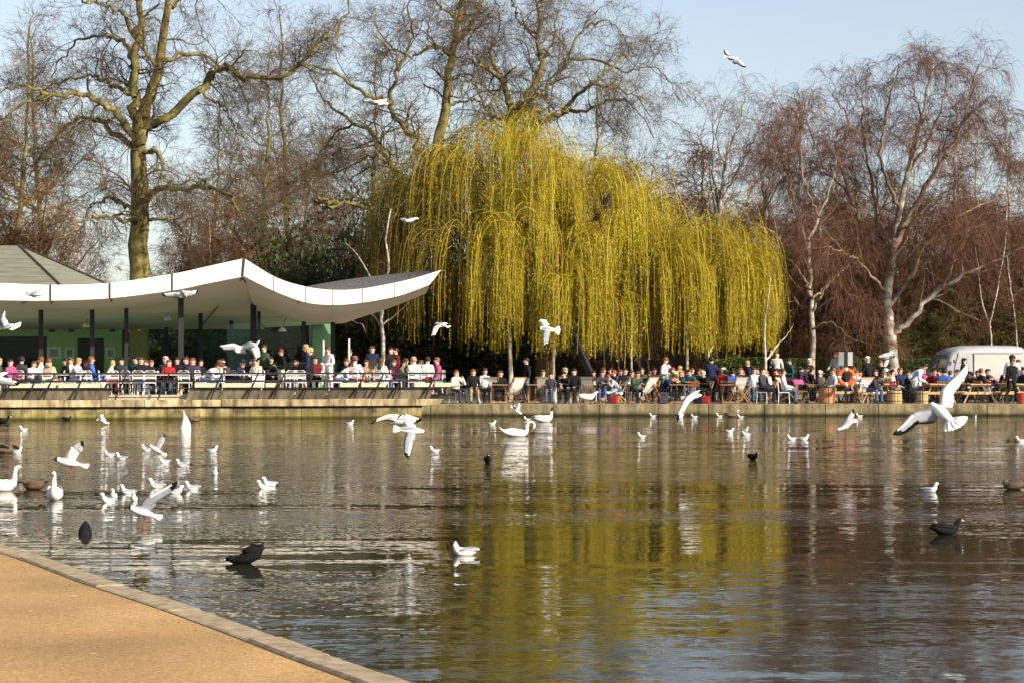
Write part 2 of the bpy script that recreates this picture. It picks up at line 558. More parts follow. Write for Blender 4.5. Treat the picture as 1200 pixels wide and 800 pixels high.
mb = MB(); mb.box((-40, BANK_Y + 0.25, 0.0), (70, 0.5, 0.8)); mb.build('edging_stone', bank_mat, bank)
# ================================================================== terrace in front of the pavilion
TB = Vector((-2.55, 74.6, 0)); TANG = math.atan2(4.3, 20.5)
EX = Vector((math.cos(TANG), math.sin(TANG), 0)); EY = Vector((-math.sin(TANG), math.cos(TANG), 0))
FLOOR = 0.86
def tp(u, d, z):
    p = TB + EX * u + EY * d; p.z = z; return p
def u_of(px, d=0.0):
    """distance along the terrace edge seen at photo column px"""
    k = (px - 600) / FPX
    # (TB.x + EX.x*u + EY.x*d) = k*(TB.y + EX.y*u + EY.y*d)
    return (k * (TB.y + EY.y * d) - TB.x - EY.x * d) / (EX.x - k * EX.y)

M_wall = wet_stone('terrace_wall_stone', (0.07, 0.058, 0.034), (0.36, 0.29, 0.15), -0.08, 0.30, (0.23, 0.20, 0.012), .55)
M_coping = mat('coping_stone', (0.13, 0.095, 0.045), rough=0.9, col2=(0.56, 0.45, 0.27), scale=2.4, stretch=(1.6, 1, .5), bump=0.015, detail=9, objrand=.3)
M_slab = mat('leaning_slab', (0.075, 0.066, 0.05), rough=0.9, col2=(0.215, 0.185, 0.125), scale=2.8, stretch=(2.2, 1, .6), bump=0.01, detail=8, objrand=.35)  # dark tone holds the slabs' shade as well as the stone's streaks
M_seat = mat('bench_slab', (0.55, 0.49, 0.33), rough=0.8, var=0.12, scale=3)
M_steel = mat('dark_steel', (0.014, 0.013, 0.017), rough=0.6, var=0.2, spec=0.3)
M_pave = mat('terrace_paving', (0.40, 0.36, 0.28), rough=0.9, col2=(0.52, 0.47, 0.37), scale=2)

terr = thing('terrace', None, None); tag(terr, kind='structure')
terr.location = TB; terr.rotation_euler = (0, 0, TANG)
MB().box((-20.5, 6.2, (FLOOR - 0.4) / 2 - 0.0), (39.2, 11.4, FLOOR + 0.4)).build('floor_slab', M_pave, terr)
MB().box((-0.86, 6.4, 0.1), (.06, 11.6, 1.3)).build('end_wall', M_wall, terr)
u = -0.75; k = 0
while u > -38:
    w = 1.8 + 0.9 * ((k * 13) % 7) / 7
    MB().box((u - w / 2, 0.35 + 0.012 * (k % 3), -0.05), (w - 0.008, 0.7, 0.9)).build('wall_stone', M_wall, terr, bevel=0.01)
    u -= w; k += 1
MB().box((-20, 0.45, 0.42), (38.6, 0.55, 0.10)).build('shadow_course', mat('coping_shade', (0.07, 0.06, 0.04), rough=0.95, var=.3), terr)  # dark strip, painted as the shade below the coping
u = 0.05; k = 0
while u > -38:
    w = 1.05 + 0.7 * ((k * 11) % 6) / 6
    o = MB()
    x0, x1 = u - w + 0.009, u
    sl = -0.22 if k == 0 else 0.0
    o.prism([(x0, 0.455), (x1 + sl, 0.455), (x1, 0.70 + 0.008 * (k % 3)), (x0, 0.70 + 0.008 * (k % 3))], -0.13 - 0.008 * (k % 2), 0.62)
    o.build('coping_stone', M_coping, terr, bevel=0.015)
    u -= w; k += 1
# leaning slabs under the rail (left out where the edge is open and chair legs show)
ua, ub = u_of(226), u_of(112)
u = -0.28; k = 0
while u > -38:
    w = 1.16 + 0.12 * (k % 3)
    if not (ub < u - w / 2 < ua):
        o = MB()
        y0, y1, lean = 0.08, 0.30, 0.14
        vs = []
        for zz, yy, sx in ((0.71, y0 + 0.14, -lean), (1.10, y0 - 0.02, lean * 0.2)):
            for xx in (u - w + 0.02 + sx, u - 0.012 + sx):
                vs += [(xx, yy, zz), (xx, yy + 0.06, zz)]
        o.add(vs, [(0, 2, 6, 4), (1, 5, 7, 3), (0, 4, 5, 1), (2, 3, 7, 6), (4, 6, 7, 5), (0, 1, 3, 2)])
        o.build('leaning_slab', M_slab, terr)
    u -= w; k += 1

# terrace railing with raking posts
rail = thing('terrace_railing', 'black steel railing with raking posts along the terrace edge', 'railing', TB, TANG)
for z, d in ((1.63, -0.06), (1.36, -0.03)):
    MB().bar((0.12, d, z), (-37, d, z), 0.06, 0.07).build('rail', M_steel, rail)
MB().bar((0.05, 0.0, 1.115), (-37, 0.0, 1.115), 0.05, 0.03).build('lower_rail', M_steel, rail)
post_px = [15, 43, 62, 97, 146, 196, 258, 300, 331, 365, 425, 447, 470, 508]
for k, px in enumerate(post_px):
    uu = u_of(px)
    MB().bar((uu - 0.34, -0.02, 0.71), (uu + 0.06, -0.10, 1.62), 0.05, 0.09, up=(0, 1, 0)).build('post', M_steel, rail)
MB().bar((-18.9, .16, .71), (-18.6, -.06, 1.62), 0.05, 0.09, up=(0, 1, 0)).build('post', M_steel, rail)

# long seat slabs along the edge
seats = [(8, 66), (69, 117), (118.5, 123.5), (228, 256), (260, 309), (311, 323), (398, 420), (423, 453), (485, 507), (509, 529)]
slab_names = ['before the hooded tan coat', 'before the blonde diner in pale top', 'short end before the blue jacket', 'before a white shirted diner', 'beside the white blocks on the edge',
              'short piece below the black jumper', 'under the crouching diner in white', 'before the potted yellow plant', 'before the diner with a red bag', 'at the tapered end of the terrace']
for (a, b), nm in zip(seats, slab_names):
    ua_, ub_ = u_of(a), u_of(b)
    s = thing('bench', 'pale stone bench slab on the terrace edge, ' + nm, 'bench', tp((ua_ + ub_) / 2, 0.24, 0), TANG, 'stone benches along the terrace edge')
    w = ub_ - ua_
    o = MB(); o.prism([(-w / 2, 1.135), (w / 2 - 0.05, 1.135), (w / 2 + 0.03, 1.285), (-w / 2, 1.285)], -0.31, 0.20); o.build('seat', M_seat, s, bevel=0.01)
    for e in (-1, 1):
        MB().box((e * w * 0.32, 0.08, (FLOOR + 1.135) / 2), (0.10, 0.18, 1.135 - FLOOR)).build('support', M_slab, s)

# ================================================================== pavilion
pav = thing('pavilion', 'glass walled lakeside cafe with sweeping white upswept roof', 'building', (0, 0, 0))
M_white = mat('white_fascia', (0.80, 0.76, 0.68), rough=0.5, var=0.09, scale=2.2, spec=0.3, stretch=(2.5, 1, .35), detail=7, objrand=.06)
M_soffit = mat('cream_soffit', (0.80, 0.75, 0.64), rough=0.75, var=0.06, scale=0.7)
M_seam = mat('roof_seam', (0.06, 0.045, 0.035), rough=0.8)
M_slate = mat('roof_slate', (0.060, 0.058, 0.055), rough=0.85, col2=(0.19, 0.185, 0.175), scale=7, detail=8, bump=0.02)
YF = lambda px: 72.6 + (px / 286.0) * 1.6 if px < 286 else 74.2 + (px - 286) / 229 * 1.9   # the eaves run obliquely away
top_px = [(-330, 302), (-240, 310), (-150, 322), (-70, 330), (0, 332), (62, 334), (131, 331.5), (203, 321), (245, 312), (286, 303)]
bot_px = [(-330, 322), (-240, 330), (-150, 342), (-70, 350), (0, 352), (62, 352.5), (131, 349.5), (203, 340.5), (245, 332), (286, 324)]
rt_top = [(286, 303), (323, 325), (358, 336), (391, 340), (424, 338.5), (463, 331.5), (490, 325), (517, 316.5)]
rt_bot = [(286, 324), (323, 342), (358, 354.5), (391, 357.5), (424, 355), (463, 348), (485, 341), (503, 334)]
def dens(lst, n):
    return [(p.x, p.y) for p in catmull([Vector((a, b, 0)) for a, b in lst], n)]
def fascia(tl, bl, n, segs, seam_mat, seam_w, panel_name):
    T_ = dens(tl, n); B_ = dens(bl, n)
    cuts = [0] + segs + [n - 1]
    for a, b in zip(cuts, cuts[1:]):
        o = MB(); rings = []
        for i in range(a, b + 1):
            t = at(T_[i][0], T_[i][1], YF(T_[i][0])); q = at(B_[i][0], B_[i][1], YF(B_[i][0]) + 0.10)
            back = Vector((0, 0.09, 0))
            rings.append([t, q, q + back, t + back])
        o.loft(rings); o.build(panel_name, M_white, pav)
    for c in segs:
        t = at(T_[c][0], T_[c][1], YF(T_[c][0])) + Vector((0, -0.012, 0.0)); q = at(B_[c][0], B_[c][1], YF(B_[c][0]) + 0.10) + Vector((0, -0.012, 0))
        MB().bar(t, q, seam_w, 0.02, up=(0, 1, 0)).build('seam', seam_mat, pav)
    return T_, B_
M_lseam = mat('pale_seam', (0.45, 0.43, 0.40), rough=0.8)
N1, N2 = 90, 60
def near_i(lst, n, px):
    d = dens(lst, n); return min(range(n), key=lambda i: abs(d[i][0] - px))
LT, LBt = fascia(top_px, bot_px, N1, [near_i(top_px, N1, p) for p in (-160, -75, 62, 131, 203)], M_seam, 0.06, 'fascia_panel')
RT, RB = fascia(rt_top, rt_bot, N2, [near_i(rt_top, N2, p) for p in (323, 358, 391, 426, 463)], M_lseam, 0.03, 'fascia_panel')
t = at(286, 303, 74.2) + Vector((0, -0.02, 0)); q = at(284, 324, 74.3) + Vector((0, -0.02, 0))
MB().bar(t, q, 0.09, 0.03, up=(0, 1, 0)).build('seam', M_seam, pav)
# soffit sheets: from the eaves down to the inner ceiling line
def sheet(name, front, back, m, rows=9, bulge=0.0):
    o = MB(); n = len(front)
    for j in range(rows):
        s = j / (rows - 1)
        for i in range(n):
            p = front[i].lerp(back[i], s); p.z += bulge * math.sin(math.pi * s); o.v.append(tuple(p))
    for j in range(rows - 1):
        for i in range(n - 1):
            a = j * n + i; o.f.append((a, a + 1, a + n + 1, a + n)); o.m.append(0)
    return o.build(name, m, pav, smooth=True)
fr = [at(x, y, YF(x) + 0.16) for x, y in LBt]
bk = [at(-330 + (i / (N1 - 1)) * 640, 386, 85.5) for i in range(N1)]
sheet('soffit', fr, bk, M_soffit, bulge=-0.18)
fr = [at(x, y, YF(x) + 0.16) for x, y in RB]
bk = [at(310 + (i / (N2 - 1)) * 185, 384 - 10 * (i / (N2 - 1)) - max(0, (i / (N2 - 1) - .5)) * 66, 84.0 - 4 * (i / (N2 - 1))) for i in range(N2)]
sheet('soffit', fr, bk, M_soffit, bulge=-0.22)
# top of the roof
fr = [at(x, y, YF(x) + 0.05) for x, y in LT]
bk = [at(-330 + (i / (N1 - 1)) * 630, 346, 86) for i in range(N1)]
sheet('roof_top', fr, bk, M_slate, bulge=-0.3)
fr = [at(x, y, YF(x) + 0.05) for x, y in RT]
bk = [at(300 + (i / (N2 - 1)) * 216, 352 - 35.5 * (i / (N2 - 1)) - 7 * math.sin(math.pi * min(1, (i / (N2 - 1)) ** .8)), 86 - 9.5 * (i / (N2 - 1)) ** 1.5) for i in range(N2)]
sheet('roof_top', fr, bk, M_slate, bulge=-0.15)
# seams in the soffit
for a, b in (((62, 353), (20, 374)), ((131, 350), (120, 376)), ((203, 341), (150, 378)), ((284, 325), (190, 372)), ((284, 325), (235, 382)), ((240, 333), (100, 372)), ((284, 325), (320, 372)), ((350, 353), (330, 374)), ((284, 325), (120, 366)), ((30, 353), (-30, 376))):
    A = at(a[0], a[1], YF(a[0]) + 0.3); B = at(b[0], b[1], 82)
    MB().bar(A + Vector((0, 0, -0.03)), B + Vector((0, 0, -0.04)), 0.045, 0.02).build('soffit_seam', M_seam, pav)
# columns
M_col = mat('column_steel', (0.018, 0.018, 0.022), rough=0.6, var=0.1, spec=0.25)
cols = [(48, 75.6, 360, .17), (108, 76.2, 360, .17), (148, 76.6, 358, .15), (212, 76.0, 346, .20), (235, 80.0, 358, .16), (297, 78.5, 360, .22), (303.5, 79.5, 362, .12), (356, 79.8, 362, .15), (390, 79.6, 360, .16), (-14, 75.0, 360, .16), (271, 82.5, 366, .16), (363, 83.5, 366, .14), (195, 84.5, 383, .16)]
for px, Y, ty, w in cols:
    b = at(px, HY, Y); b.z = FLOOR; t = at(px, ty - 4, Y)
    MB().box((b.x, b.y, (b.z + t.z) / 2), (w, w, t.z - b.z), TANG).build('column', M_col, pav)
# white slim posts by the entrance and light struts
for px, y0, y1 in ((379, 398, 425), (409, 397, 425)):
    a = at(px, y0, 77.5); b = at(px, y1, 77.5); b.z = FLOOR
    MB().tube([b, a], 0.035, 8).build('pole', mat('white_pole', (.75, .75, .75), rough=.4), pav)
# glass
def glass_material():
    m = bpy.data.materials.new('pavilion_glass'); m.use_nodes = True
    nt = m.node_tree; L = nt.links
    for n in list(nt.nodes):
        if n.type != 'OUTPUT_MATERIAL': nt.nodes.remove(n)
    out = [n for n in nt.nodes if n.type == 'OUTPUT_MATERIAL'][0]
    tr = nt.nodes.new('ShaderNodeBsdfTransparent'); tr.inputs[0].default_value = (0.84, 0.93, 0.90, 1)
    gl = nt.nodes.new('ShaderNodeBsdfGlossy'); gl.inputs['Roughness'].default_value = 0.01; gl.inputs[0].default_value = (0.9, 1.0, 0.97, 1)
    fz = nt.nodes.new('ShaderNodeFresnel'); fz.inputs[0].default_value = 1.52
    ma = nt.nodes.new('ShaderNodeMath'); ma.operation = 'MULTIPLY_ADD'; ma.inputs[1].default_value = 0.07; ma.inputs[2].default_value = 0.0
    L.new(fz.outputs[0], ma.inputs[0])
    mx = nt.nodes.new('ShaderNodeMixShader')
    L.new(ma.outputs[0], mx.inputs[0]); L.new(tr.outputs[0], mx.inputs[1]); L.new(gl.outputs[0], mx.inputs[2])
    L.new(mx.outputs[0], out.inputs[0])
    return m
M_glass = glass_material()
def pane(p0, p1, ztop):
    """upright pane from floor point p0 to p1 with a thin frame"""
    o = MB(); d = (p1 - p0).normalized(); n_ = Vector((-d.y, d.x, 0)) * 0.01
    vs = [p0 - n_, p1 - n_, p1 + n_, p0 + n_]
    o.add([(v.x, v.y, FLOOR + .04) for v in vs] + [(v.x, v.y, ztop) for v in vs], [(0, 1, 5, 4), (1, 2, 6, 5), (2, 3, 7, 6), (3, 0, 4, 7), (4, 5, 6, 7), (3, 2, 1, 0)])
    g = o.build('pane', M_glass, pav)
    MB().bar((p0.x, p0.y, FLOOR + .02), (p1.x, p1.y, FLOOR + .02), .05, .05).build('frame', M_col, g)
    return g
line = [(-75, 74.2), (-14, 75.0), (48, 75.6), (78, 75.9), (108, 76.2), (148, 76.6), (180, 76.3), (212, 76.0)]
for (xa, ya), (xb, yb) in zip(line, line[1:]):
    pane(at(xa, HY, ya), at(xb, HY, yb), 3.86)
line = [(212, 76.0), (235, 80.0), (266, 79.4), (297, 78.5), (326, 79.2), (356, 79.8), (373, 79.7), (390, 79.6)]
for (xa, ya), (xb, yb) in zip(line, line[1:]):
    pane(at(xa, HY, ya), at(xb, HY, yb), 3.80)
line = [(390, 79.6), (394, 83), (396, 86.5)]
for (xa, ya), (xb, yb) in zip(line, line[1:]):
    pane(at(xa, HY, ya), at(xb, HY, yb), 3.7)
line = [(396, 86.5), (330, 86.5), (270, 86.5), (205, 86.5)]
for (xa, ya), (xb, yb) in zip(line, line[1:]):
    pane(at(xa, HY, ya), at(xb, HY, yb), 3.4)
# inside: green wall with framed prints and a dark opening, olive pier
M_green = mat('green_paint', (0.36, 0.62, 0.22), rough=0.8, var=0.05)
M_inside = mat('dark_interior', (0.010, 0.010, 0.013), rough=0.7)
Yw = 85.4
def wallbox(px0, px1, y0, y1, Y, depth, m, name, parent=pav, z0=None):
    a = at(px0, y0, Y); b = at(px1, y1, Y)
    zb = b.z if z0 is None else z0
    return MB().box(((a.x + b.x) / 2, Y + depth / 2, (a.z + zb) / 2), (b.x - a.x, depth, a.z - zb)).build(name, m, parent)
wallbox(55, 90, 378, 0, Yw, .2, M_green, 'inner_wall', z0=FLOOR)
wallbox(90, 122, 378, 396, Yw, .2, M_green, 'inner_wall')
wallbox(122, 142, 378, 0, Yw, .2, M_green, 'inner_wall', z0=FLOOR)
wallbox(-110, 55, 378, 394, Yw, .2, M_green, 'inner_wall')
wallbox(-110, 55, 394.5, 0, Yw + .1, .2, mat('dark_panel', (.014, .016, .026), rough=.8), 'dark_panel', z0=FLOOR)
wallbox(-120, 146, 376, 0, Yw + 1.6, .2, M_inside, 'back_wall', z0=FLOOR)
wallbox(152, 172, 388, 0, 83.0, .6, mat('olive_pier', (.30, .27, .10), rough=.8, var=.1), 'pier', z0=FLOOR)
M_frame = mat('picture_frame', (.80, .82, .76), rough=.5, var=.03); M_print = mat('picture_print', (.10, .14, .10), rough=.4, col2=(.42, .48, .38), scale=2.2, detail=8)
for px0, px1, y0, y1 in ((55, 71.5, 406, 420), (76, 87, 406.5, 420), (124, 135, 407, 420)):
    f = wallbox(px0, px1, y0, y1, Yw - .03, .028, M_frame, 'picture')
    w = (px1 - px0) * .2; h = (y1 - y0) * .2
    wallbox(px0 + w, px1 - w, y0 + h, y1 - h, Yw - .042, .01, M_print, 'print', f)
for px in (60, 83, 131):
    wallbox(px - 3, px + 3, 383.5, 389, Yw - .22, .2, M_col, 'loudspeaker')
# hanging lamps under the ceiling
for px, y in ((101, 383), (196, 375), (331, 388)):
    p = at(px, y, 79.0)
    l_ = MB().lathe([(.02, .16), (.10, .10), (.17, .0), (.15, -.02)], p, 12).build('lamp_shade', mat('lamp_white', (.7, .7, .66), rough=.4), pav, smooth=True)
    MB().tube([p + Vector((0, 0, .15)), p + Vector((0.35, 0, 1.0))], .012, 5).build('flex', M_col, l_)
# dark bar counter behind the glass
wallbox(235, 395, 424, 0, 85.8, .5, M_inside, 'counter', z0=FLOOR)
wallbox(366, 391, 358, 0, 82.5, .08, mat('lit_glass_green', (.30, .42, .27), rough=.5, var=.2, scale=1.2), 'panel', z0=FLOOR)  # stands for a lit glass panel, its brightness painted into the green

# ------------------------------------------------------------------ hipped roof of the lodge behind
lod = thing('lodge', 'low building with shallow grey green hipped roof behind the pavilion', 'building', (0, 0, 0))
M_gr = mat('grey_green_roof', (0.155, 0.16, 0.12), rough=0.8, col2=(0.22, 0.225, 0.17), scale=1.0, stretch=(1, 1, 9), detail=6)
A = at(22, 288, 93); B0 = at(124, 333, 88.5); B1 = at(72, 336, 86.5); Lf = at(-170, 336, 86.5); Lr = at(-120, 288, 93)
Bk = at(124, 340, 99); Bl = at(-170, 340, 99)
o = MB(); o.add([A, B1, Lf, Lr], [(0, 1, 2, 3)]); o.add([A, B0, B1], [(0, 1, 2)]); o.add([A, Bk, B0], [(0, 1, 2)]); o.add([Lr, Bl, Bk, A], [(0, 1, 2, 3)]); o.add([Lf, Bl, Lr], [(0, 1, 2)])
rf = o.build('roof', M_gr, lod)
for e in (B1, B0):
    MB().tube([A + Vector((0, 0, .03)), e + Vector((0, 0, .03))], .05, 6).build('hip_ridge', M_seam, rf)
for k in range(1, 9):
    s = k / 9
    a_ = A.lerp(B1, s); b_ = Lr.lerp(Lf, s); c_ = A.lerp(B0, s)
    MB().bar(a_ + Vector((0, -.01, .012)), b_ + Vector((0, -.01, .012)), .03, .02).build('roof_seam', M_gr, rf)
    MB().bar(a_ + Vector((0, -.01, .012)), c_ + Vector((0, -.01, .012)), .03, .02).build('roof_seam', M_gr, rf)
o = MB(); zt = B1.z - .25
o.box(((B1.x + Lf.x) / 2, 92.5, (zt + ground_z(92)) / 2), (B1.x - Lf.x - .6, 10.5, zt - ground_z(92) + .3)); o.build('wall', mat('lodge_wall', (.22, .19, .14), rough=.9), lod)
# ================================================================== tree building (vectorised)
def nrm(a):
    return a / np.maximum(np.linalg.norm(a, axis=-1, keepdims=True), 1e-9)

def tubes(P, Rr, sides):
    """P (N,m,3), Rr (N,m) -> verts, quads. sides==2 gives a thin strip."""
    N, m, _ = P.shape
    if N == 0:
        return np.zeros((0, 3)), np.zeros((0, 4), np.int32)
    T = np.empty_like(P)
    T[:, 1:-1] = P[:, 2:] - P[:, :-2]; T[:, 0] = P[:, 1] - P[:, 0]; T[:, -1] = P[:, -1] - P[:, -2]
    T = nrm(T)
    ref = nrm(rng.normal(size=(N, 1, 3)))
    A = nrm(np.cross(T, ref)); B = np.cross(T, A)
    if sides == 2:
        V = np.stack([P + A * Rr[..., None], P - A * Rr[..., None]], axis=2)
        idx = np.arange(N * m * 2).reshape(N, m, 2)
        Q = np.stack([idx[:, :-1, 0], idx[:, :-1, 1], idx[:, 1:, 1], idx[:, 1:, 0]], axis=-1).reshape(-1, 4)
        return V.reshape(-1, 3), Q
    ang = np.arange(sides) * 2 * np.pi / sides
    V = P[:, :, None, :] + (A[:, :, None, :] * np.cos(ang)[None, None, :, None] + B[:, :, None, :] * np.sin(ang)[None, None, :, None]) * Rr[:, :, None, None]
    idx = np.arange(N * m * sides).reshape(N, m, sides)
    nx_ = np.roll(idx, -1, axis=2)
    Q = np.stack([idx[:, :-1], nx_[:, :-1], nx_[:, 1:], idx[:, 1:]], axis=-1).reshape(-1, 4)
    return V.reshape(-1, 3), Q

def grow(P, Rr, count, t0=0.25, t1=1.0, angle=(35, 65), length=(1.0, 2.0), steps=6, wiggle=0.25, trop=(0, 0, 0.0), rr=(0.5, 0.6), tip=0.25, taper_len=0.5, rmin=0.004, rmax=9.0, flat=0.0):
    """side shoots on the branches P. trop: pull added to the direction on each step."""
    N, m, _ = P.shape
    if hasattr(count, '__len__'):
        par = np.repeat(np.arange(N), count)
    else:
        par = np.repeat(np.arange(N), count)
    K = len(par)
    t = rng.uniform(t0, t1, K) * (m - 1)
    i = np.clip(t.astype(int), 0, m - 2); u = (t - i)[:, None]
    base = P[par, i] * (1 - u) + P[par, i + 1] * u
    rad = Rr[par, i] * (1 - u[:, 0]) + Rr[par, i + 1] * u[:, 0]
    d = nrm(P[par, i + 1] - P[par, i])
    side = rng.normal(size=(K, 3)); side[:, 1] *= (1 - flat)
    side = nrm(side - (side * d).sum(1, keepdims=True) * d)
    a = np.radians(rng.uniform(angle[0], angle[1], K))[:, None]
    dr = d * np.cos(a) + side * np.sin(a)
    L = rng.uniform(length[0], length[1], K) * (1 - taper_len * (t / (m - 1)))
    out = np.empty((K, steps + 1, 3)); out[:, 0] = base
    trop = np.asarray(trop, float)
    seg = (L / steps)[:, None]
    for s in range(steps):
        dr = nrm(dr + rng.normal(size=(K, 3)) * wiggle + trop[None] * (s + 1) / steps)
        out[:, s + 1] = out[:, s] + dr * seg
    r0 = np.clip(rad * rng.uniform(rr[0], rr[1], K), rmin, rmax)
    w = np.linspace(1, tip, steps + 1)[None]
    return out, np.maximum(r0[:, None] * w, rmin * 0.6)

def limb(pts, r0, r1, n=20, wig=0.0, pw=1.35):
    """smooth a hand-placed limb; pts are world points"""
    c = catmull(pts, n)
    P = np.array([[p.x, p.y, p.z] for p in c])
    if wig:
        P[1:-1] += rng.normal(size=(n - 2, 3)) * wig
    return P, r1 + (r0 - r1) * (1 - np.linspace(0, 1, n)) ** pw

def flecks(P, size, per, aspect=0.5, spread=0.05):
    """small leaf or seed flakes along branches: one triangle pair each"""
    N, m, _ = P.shape
    par = np.repeat(np.arange(N), per); K = len(par)
    t = rng.uniform(0.2, 1, K) * (m - 1); i = np.clip(t.astype(int), 0, m - 2); u = (t - i)[:, None]
    c = P[par, i] * (1 - u) + P[par, i + 1] * u + rng.normal(size=(K, 3)) * spread
    a = nrm(rng.normal(size=(K, 3))); b = nrm(np.cross(a, rng.normal(size=(K, 3))))
    s = rng.uniform(0.6, 1.3, K)[:, None] * size
    V = np.stack([c - a * s, c + b * s * aspect, c + a * s, c - b * s * aspect], axis=1).reshape(-1, 3)
    Q = np.arange(K * 4).reshape(K, 4)
    return V, Q

def join(parts):
    """parts: list of (V, Q, matindex)"""
    Vs, Qs, ms, o = [], [], [], 0
    for V, Q, mi in parts:
        Vs.append(V); Qs.append(Q + o); ms.append(np.full(len(Q), mi)); o += len(V)
    return np.concatenate(Vs), np.concatenate(Qs), np.concatenate(ms)

def stackl(ls):
    return np.stack([a for a, _ in ls]), np.stack([b for _, b in ls])

# ------------------------------------------------------------------ bark and twig materials
def bark(name, c1, c2, sc, st=(1, 1, 0.3), bump=0.03):
    return mat(name, c1, rough=0.95, col2=c2, scale=sc, stretch=st, bump=bump, detail=8, spec=0.1)
M_plane = bark('plane_bark', (0.050, 0.042, 0.018), (0.27, 0.225, 0.078), 2.6, (1, 1, 0.6))
M_plane_tw = mat('plane_twigs', (0.075, 0.058, 0.035), rough=0.9, col2=(0.16, 0.115, 0.06), scale=0.5, spec=0.1, island=0.25)
M_seed = mat('dry_leaf_flakes', (0.16, 0.075, 0.025), rough=0.9, col2=(0.30, 0.165, 0.06), scale=0.5, spec=0.1, island=0.35)
M_birch = bark('birch_bark', (0.09, 0.075, 0.06), (0.56, 0.50, 0.42), 1.4, (1, 1, 2.2), 0.02)
M_birch_young = bark('young_birch_bark', (0.22, 0.19, 0.15), (0.62, 0.57, 0.49), 2.4, (1, 1, 2.6), 0.01)
M_birch_limb = bark('birch_limb_bark', (0.09, 0.06, 0.042), (0.36, 0.275, 0.20), 1.2, (1, 1, 1))
M_birch_tw = mat('birch_twigs', (0.082, 0.042, 0.027), rough=0.9, col2=(0.165, 0.085, 0.05), scale=0.4, spec=0.1, island=0.3)
M_brown_tw = mat('brush_twigs', (0.070, 0.036, 0.021), rough=0.9, col2=(0.150, 0.082, 0.042), scale=0.3, spec=0.1, island=0.35)
M_olive_tw = mat('olive_twigs', (0.075, 0.062, 0.022), rough=0.9, col2=(0.17, 0.14, 0.05), scale=0.3, spec=0.1, island=0.35)
M_dark_bark = bark('dark_bark', (0.035, 0.025, 0.017), (0.10, 0.075, 0.05), 3)

def tree_object(name, label, trunk_mesh, crown_mesh, base, group=None, crown_name='crown'):
    t = thing(name, label, 'tree', base, 0, group)
    a = link('trunk', trunk_mesh, t); b = link(crown_name, crown_mesh, t)
    inv = Vector(base)
    for o in (a, b):
        o.location = -inv
    return t

def hero_tree(name, label, limbs, Y, zt, tmat, lmat_i, specs, base, mats_crown, seeds=None, sides0=9, kink=1.0, group=None, limb_mat=None):
    """limbs: list of (px points, r0, r1, depth start, depth end) traced as real branches, at their own depths"""
    L = []
    for k_, (pts, r0, r1, ya, yb) in enumerate(limbs):
        n = len(pts)
        W = [at(px, py, Y + ya + (yb - ya) * (k / max(n - 1, 1))) for k, (px, py) in enumerate(pts)]
        L.append(limb(W, r0, r1, 26, wig=0.03 + 0.14 * min(r0, 0.2) * kink * (.35 if k_ == 0 else 1), pw=1.1 if k_ == 0 else 1.35))
    P0, R0 = stackl(L)
    V, Q = tubes(P0, R0, sides0)
    nq = len(Q) // len(limbs)
    tm = fastmesh(name + '_trunk', V, Q, mats=[tmat, limb_mat or tmat], mq=np.repeat((np.arange(len(limbs)) >= 2).astype(int), nq), smooth=True)
    parts = []; lv = (P0, R0); levels = [lv]
    for k, sp in enumerate(specs):
        sp = dict(sp)
        src = levels[sp.pop('src', k)]
        sides = sp.pop('sides', 3); mi = sp.pop('mi', 0); cnt = sp.pop('count'); scl = sp.pop('by_len', False)
        if scl:
            ln = np.linalg.norm(np.diff(src[0], axis=1), axis=2).sum(1)
            cnt = np.maximum((ln * cnt + rng.uniform(0, 1, len(ln))).astype(int), 0)
        lv = grow(src[0], src[1], cnt, **sp)
        levels.append(lv)
        V, Q = tubes(lv[0], lv[1], sides)
        parts.append((V, Q, mi))
    if seeds:
        V, Q = flecks(levels[-1][0], seeds[0], seeds[1], spread=seeds[2])
        parts.append((V, Q, seeds[3]))
    V, Q, mq = join(parts)
    cm = fastmesh(name + '_crown', V, Q, mats=mats_crown, mq=mq)
    return tree_object(name, label, tm, cm, base, group)

def z1(*pts):   # coordinates of the first tracing -> photo pixels
    return [(x / 2.3525, y / 2.3525) for x, y in pts]
def z2(*pts):
    return [(300 + x / 2.4, y / 2.4) for x, y in pts]
def z4(*pts):
    return [(760 + x / 2.0, 40 + y / 2.0) for x, y in pts]

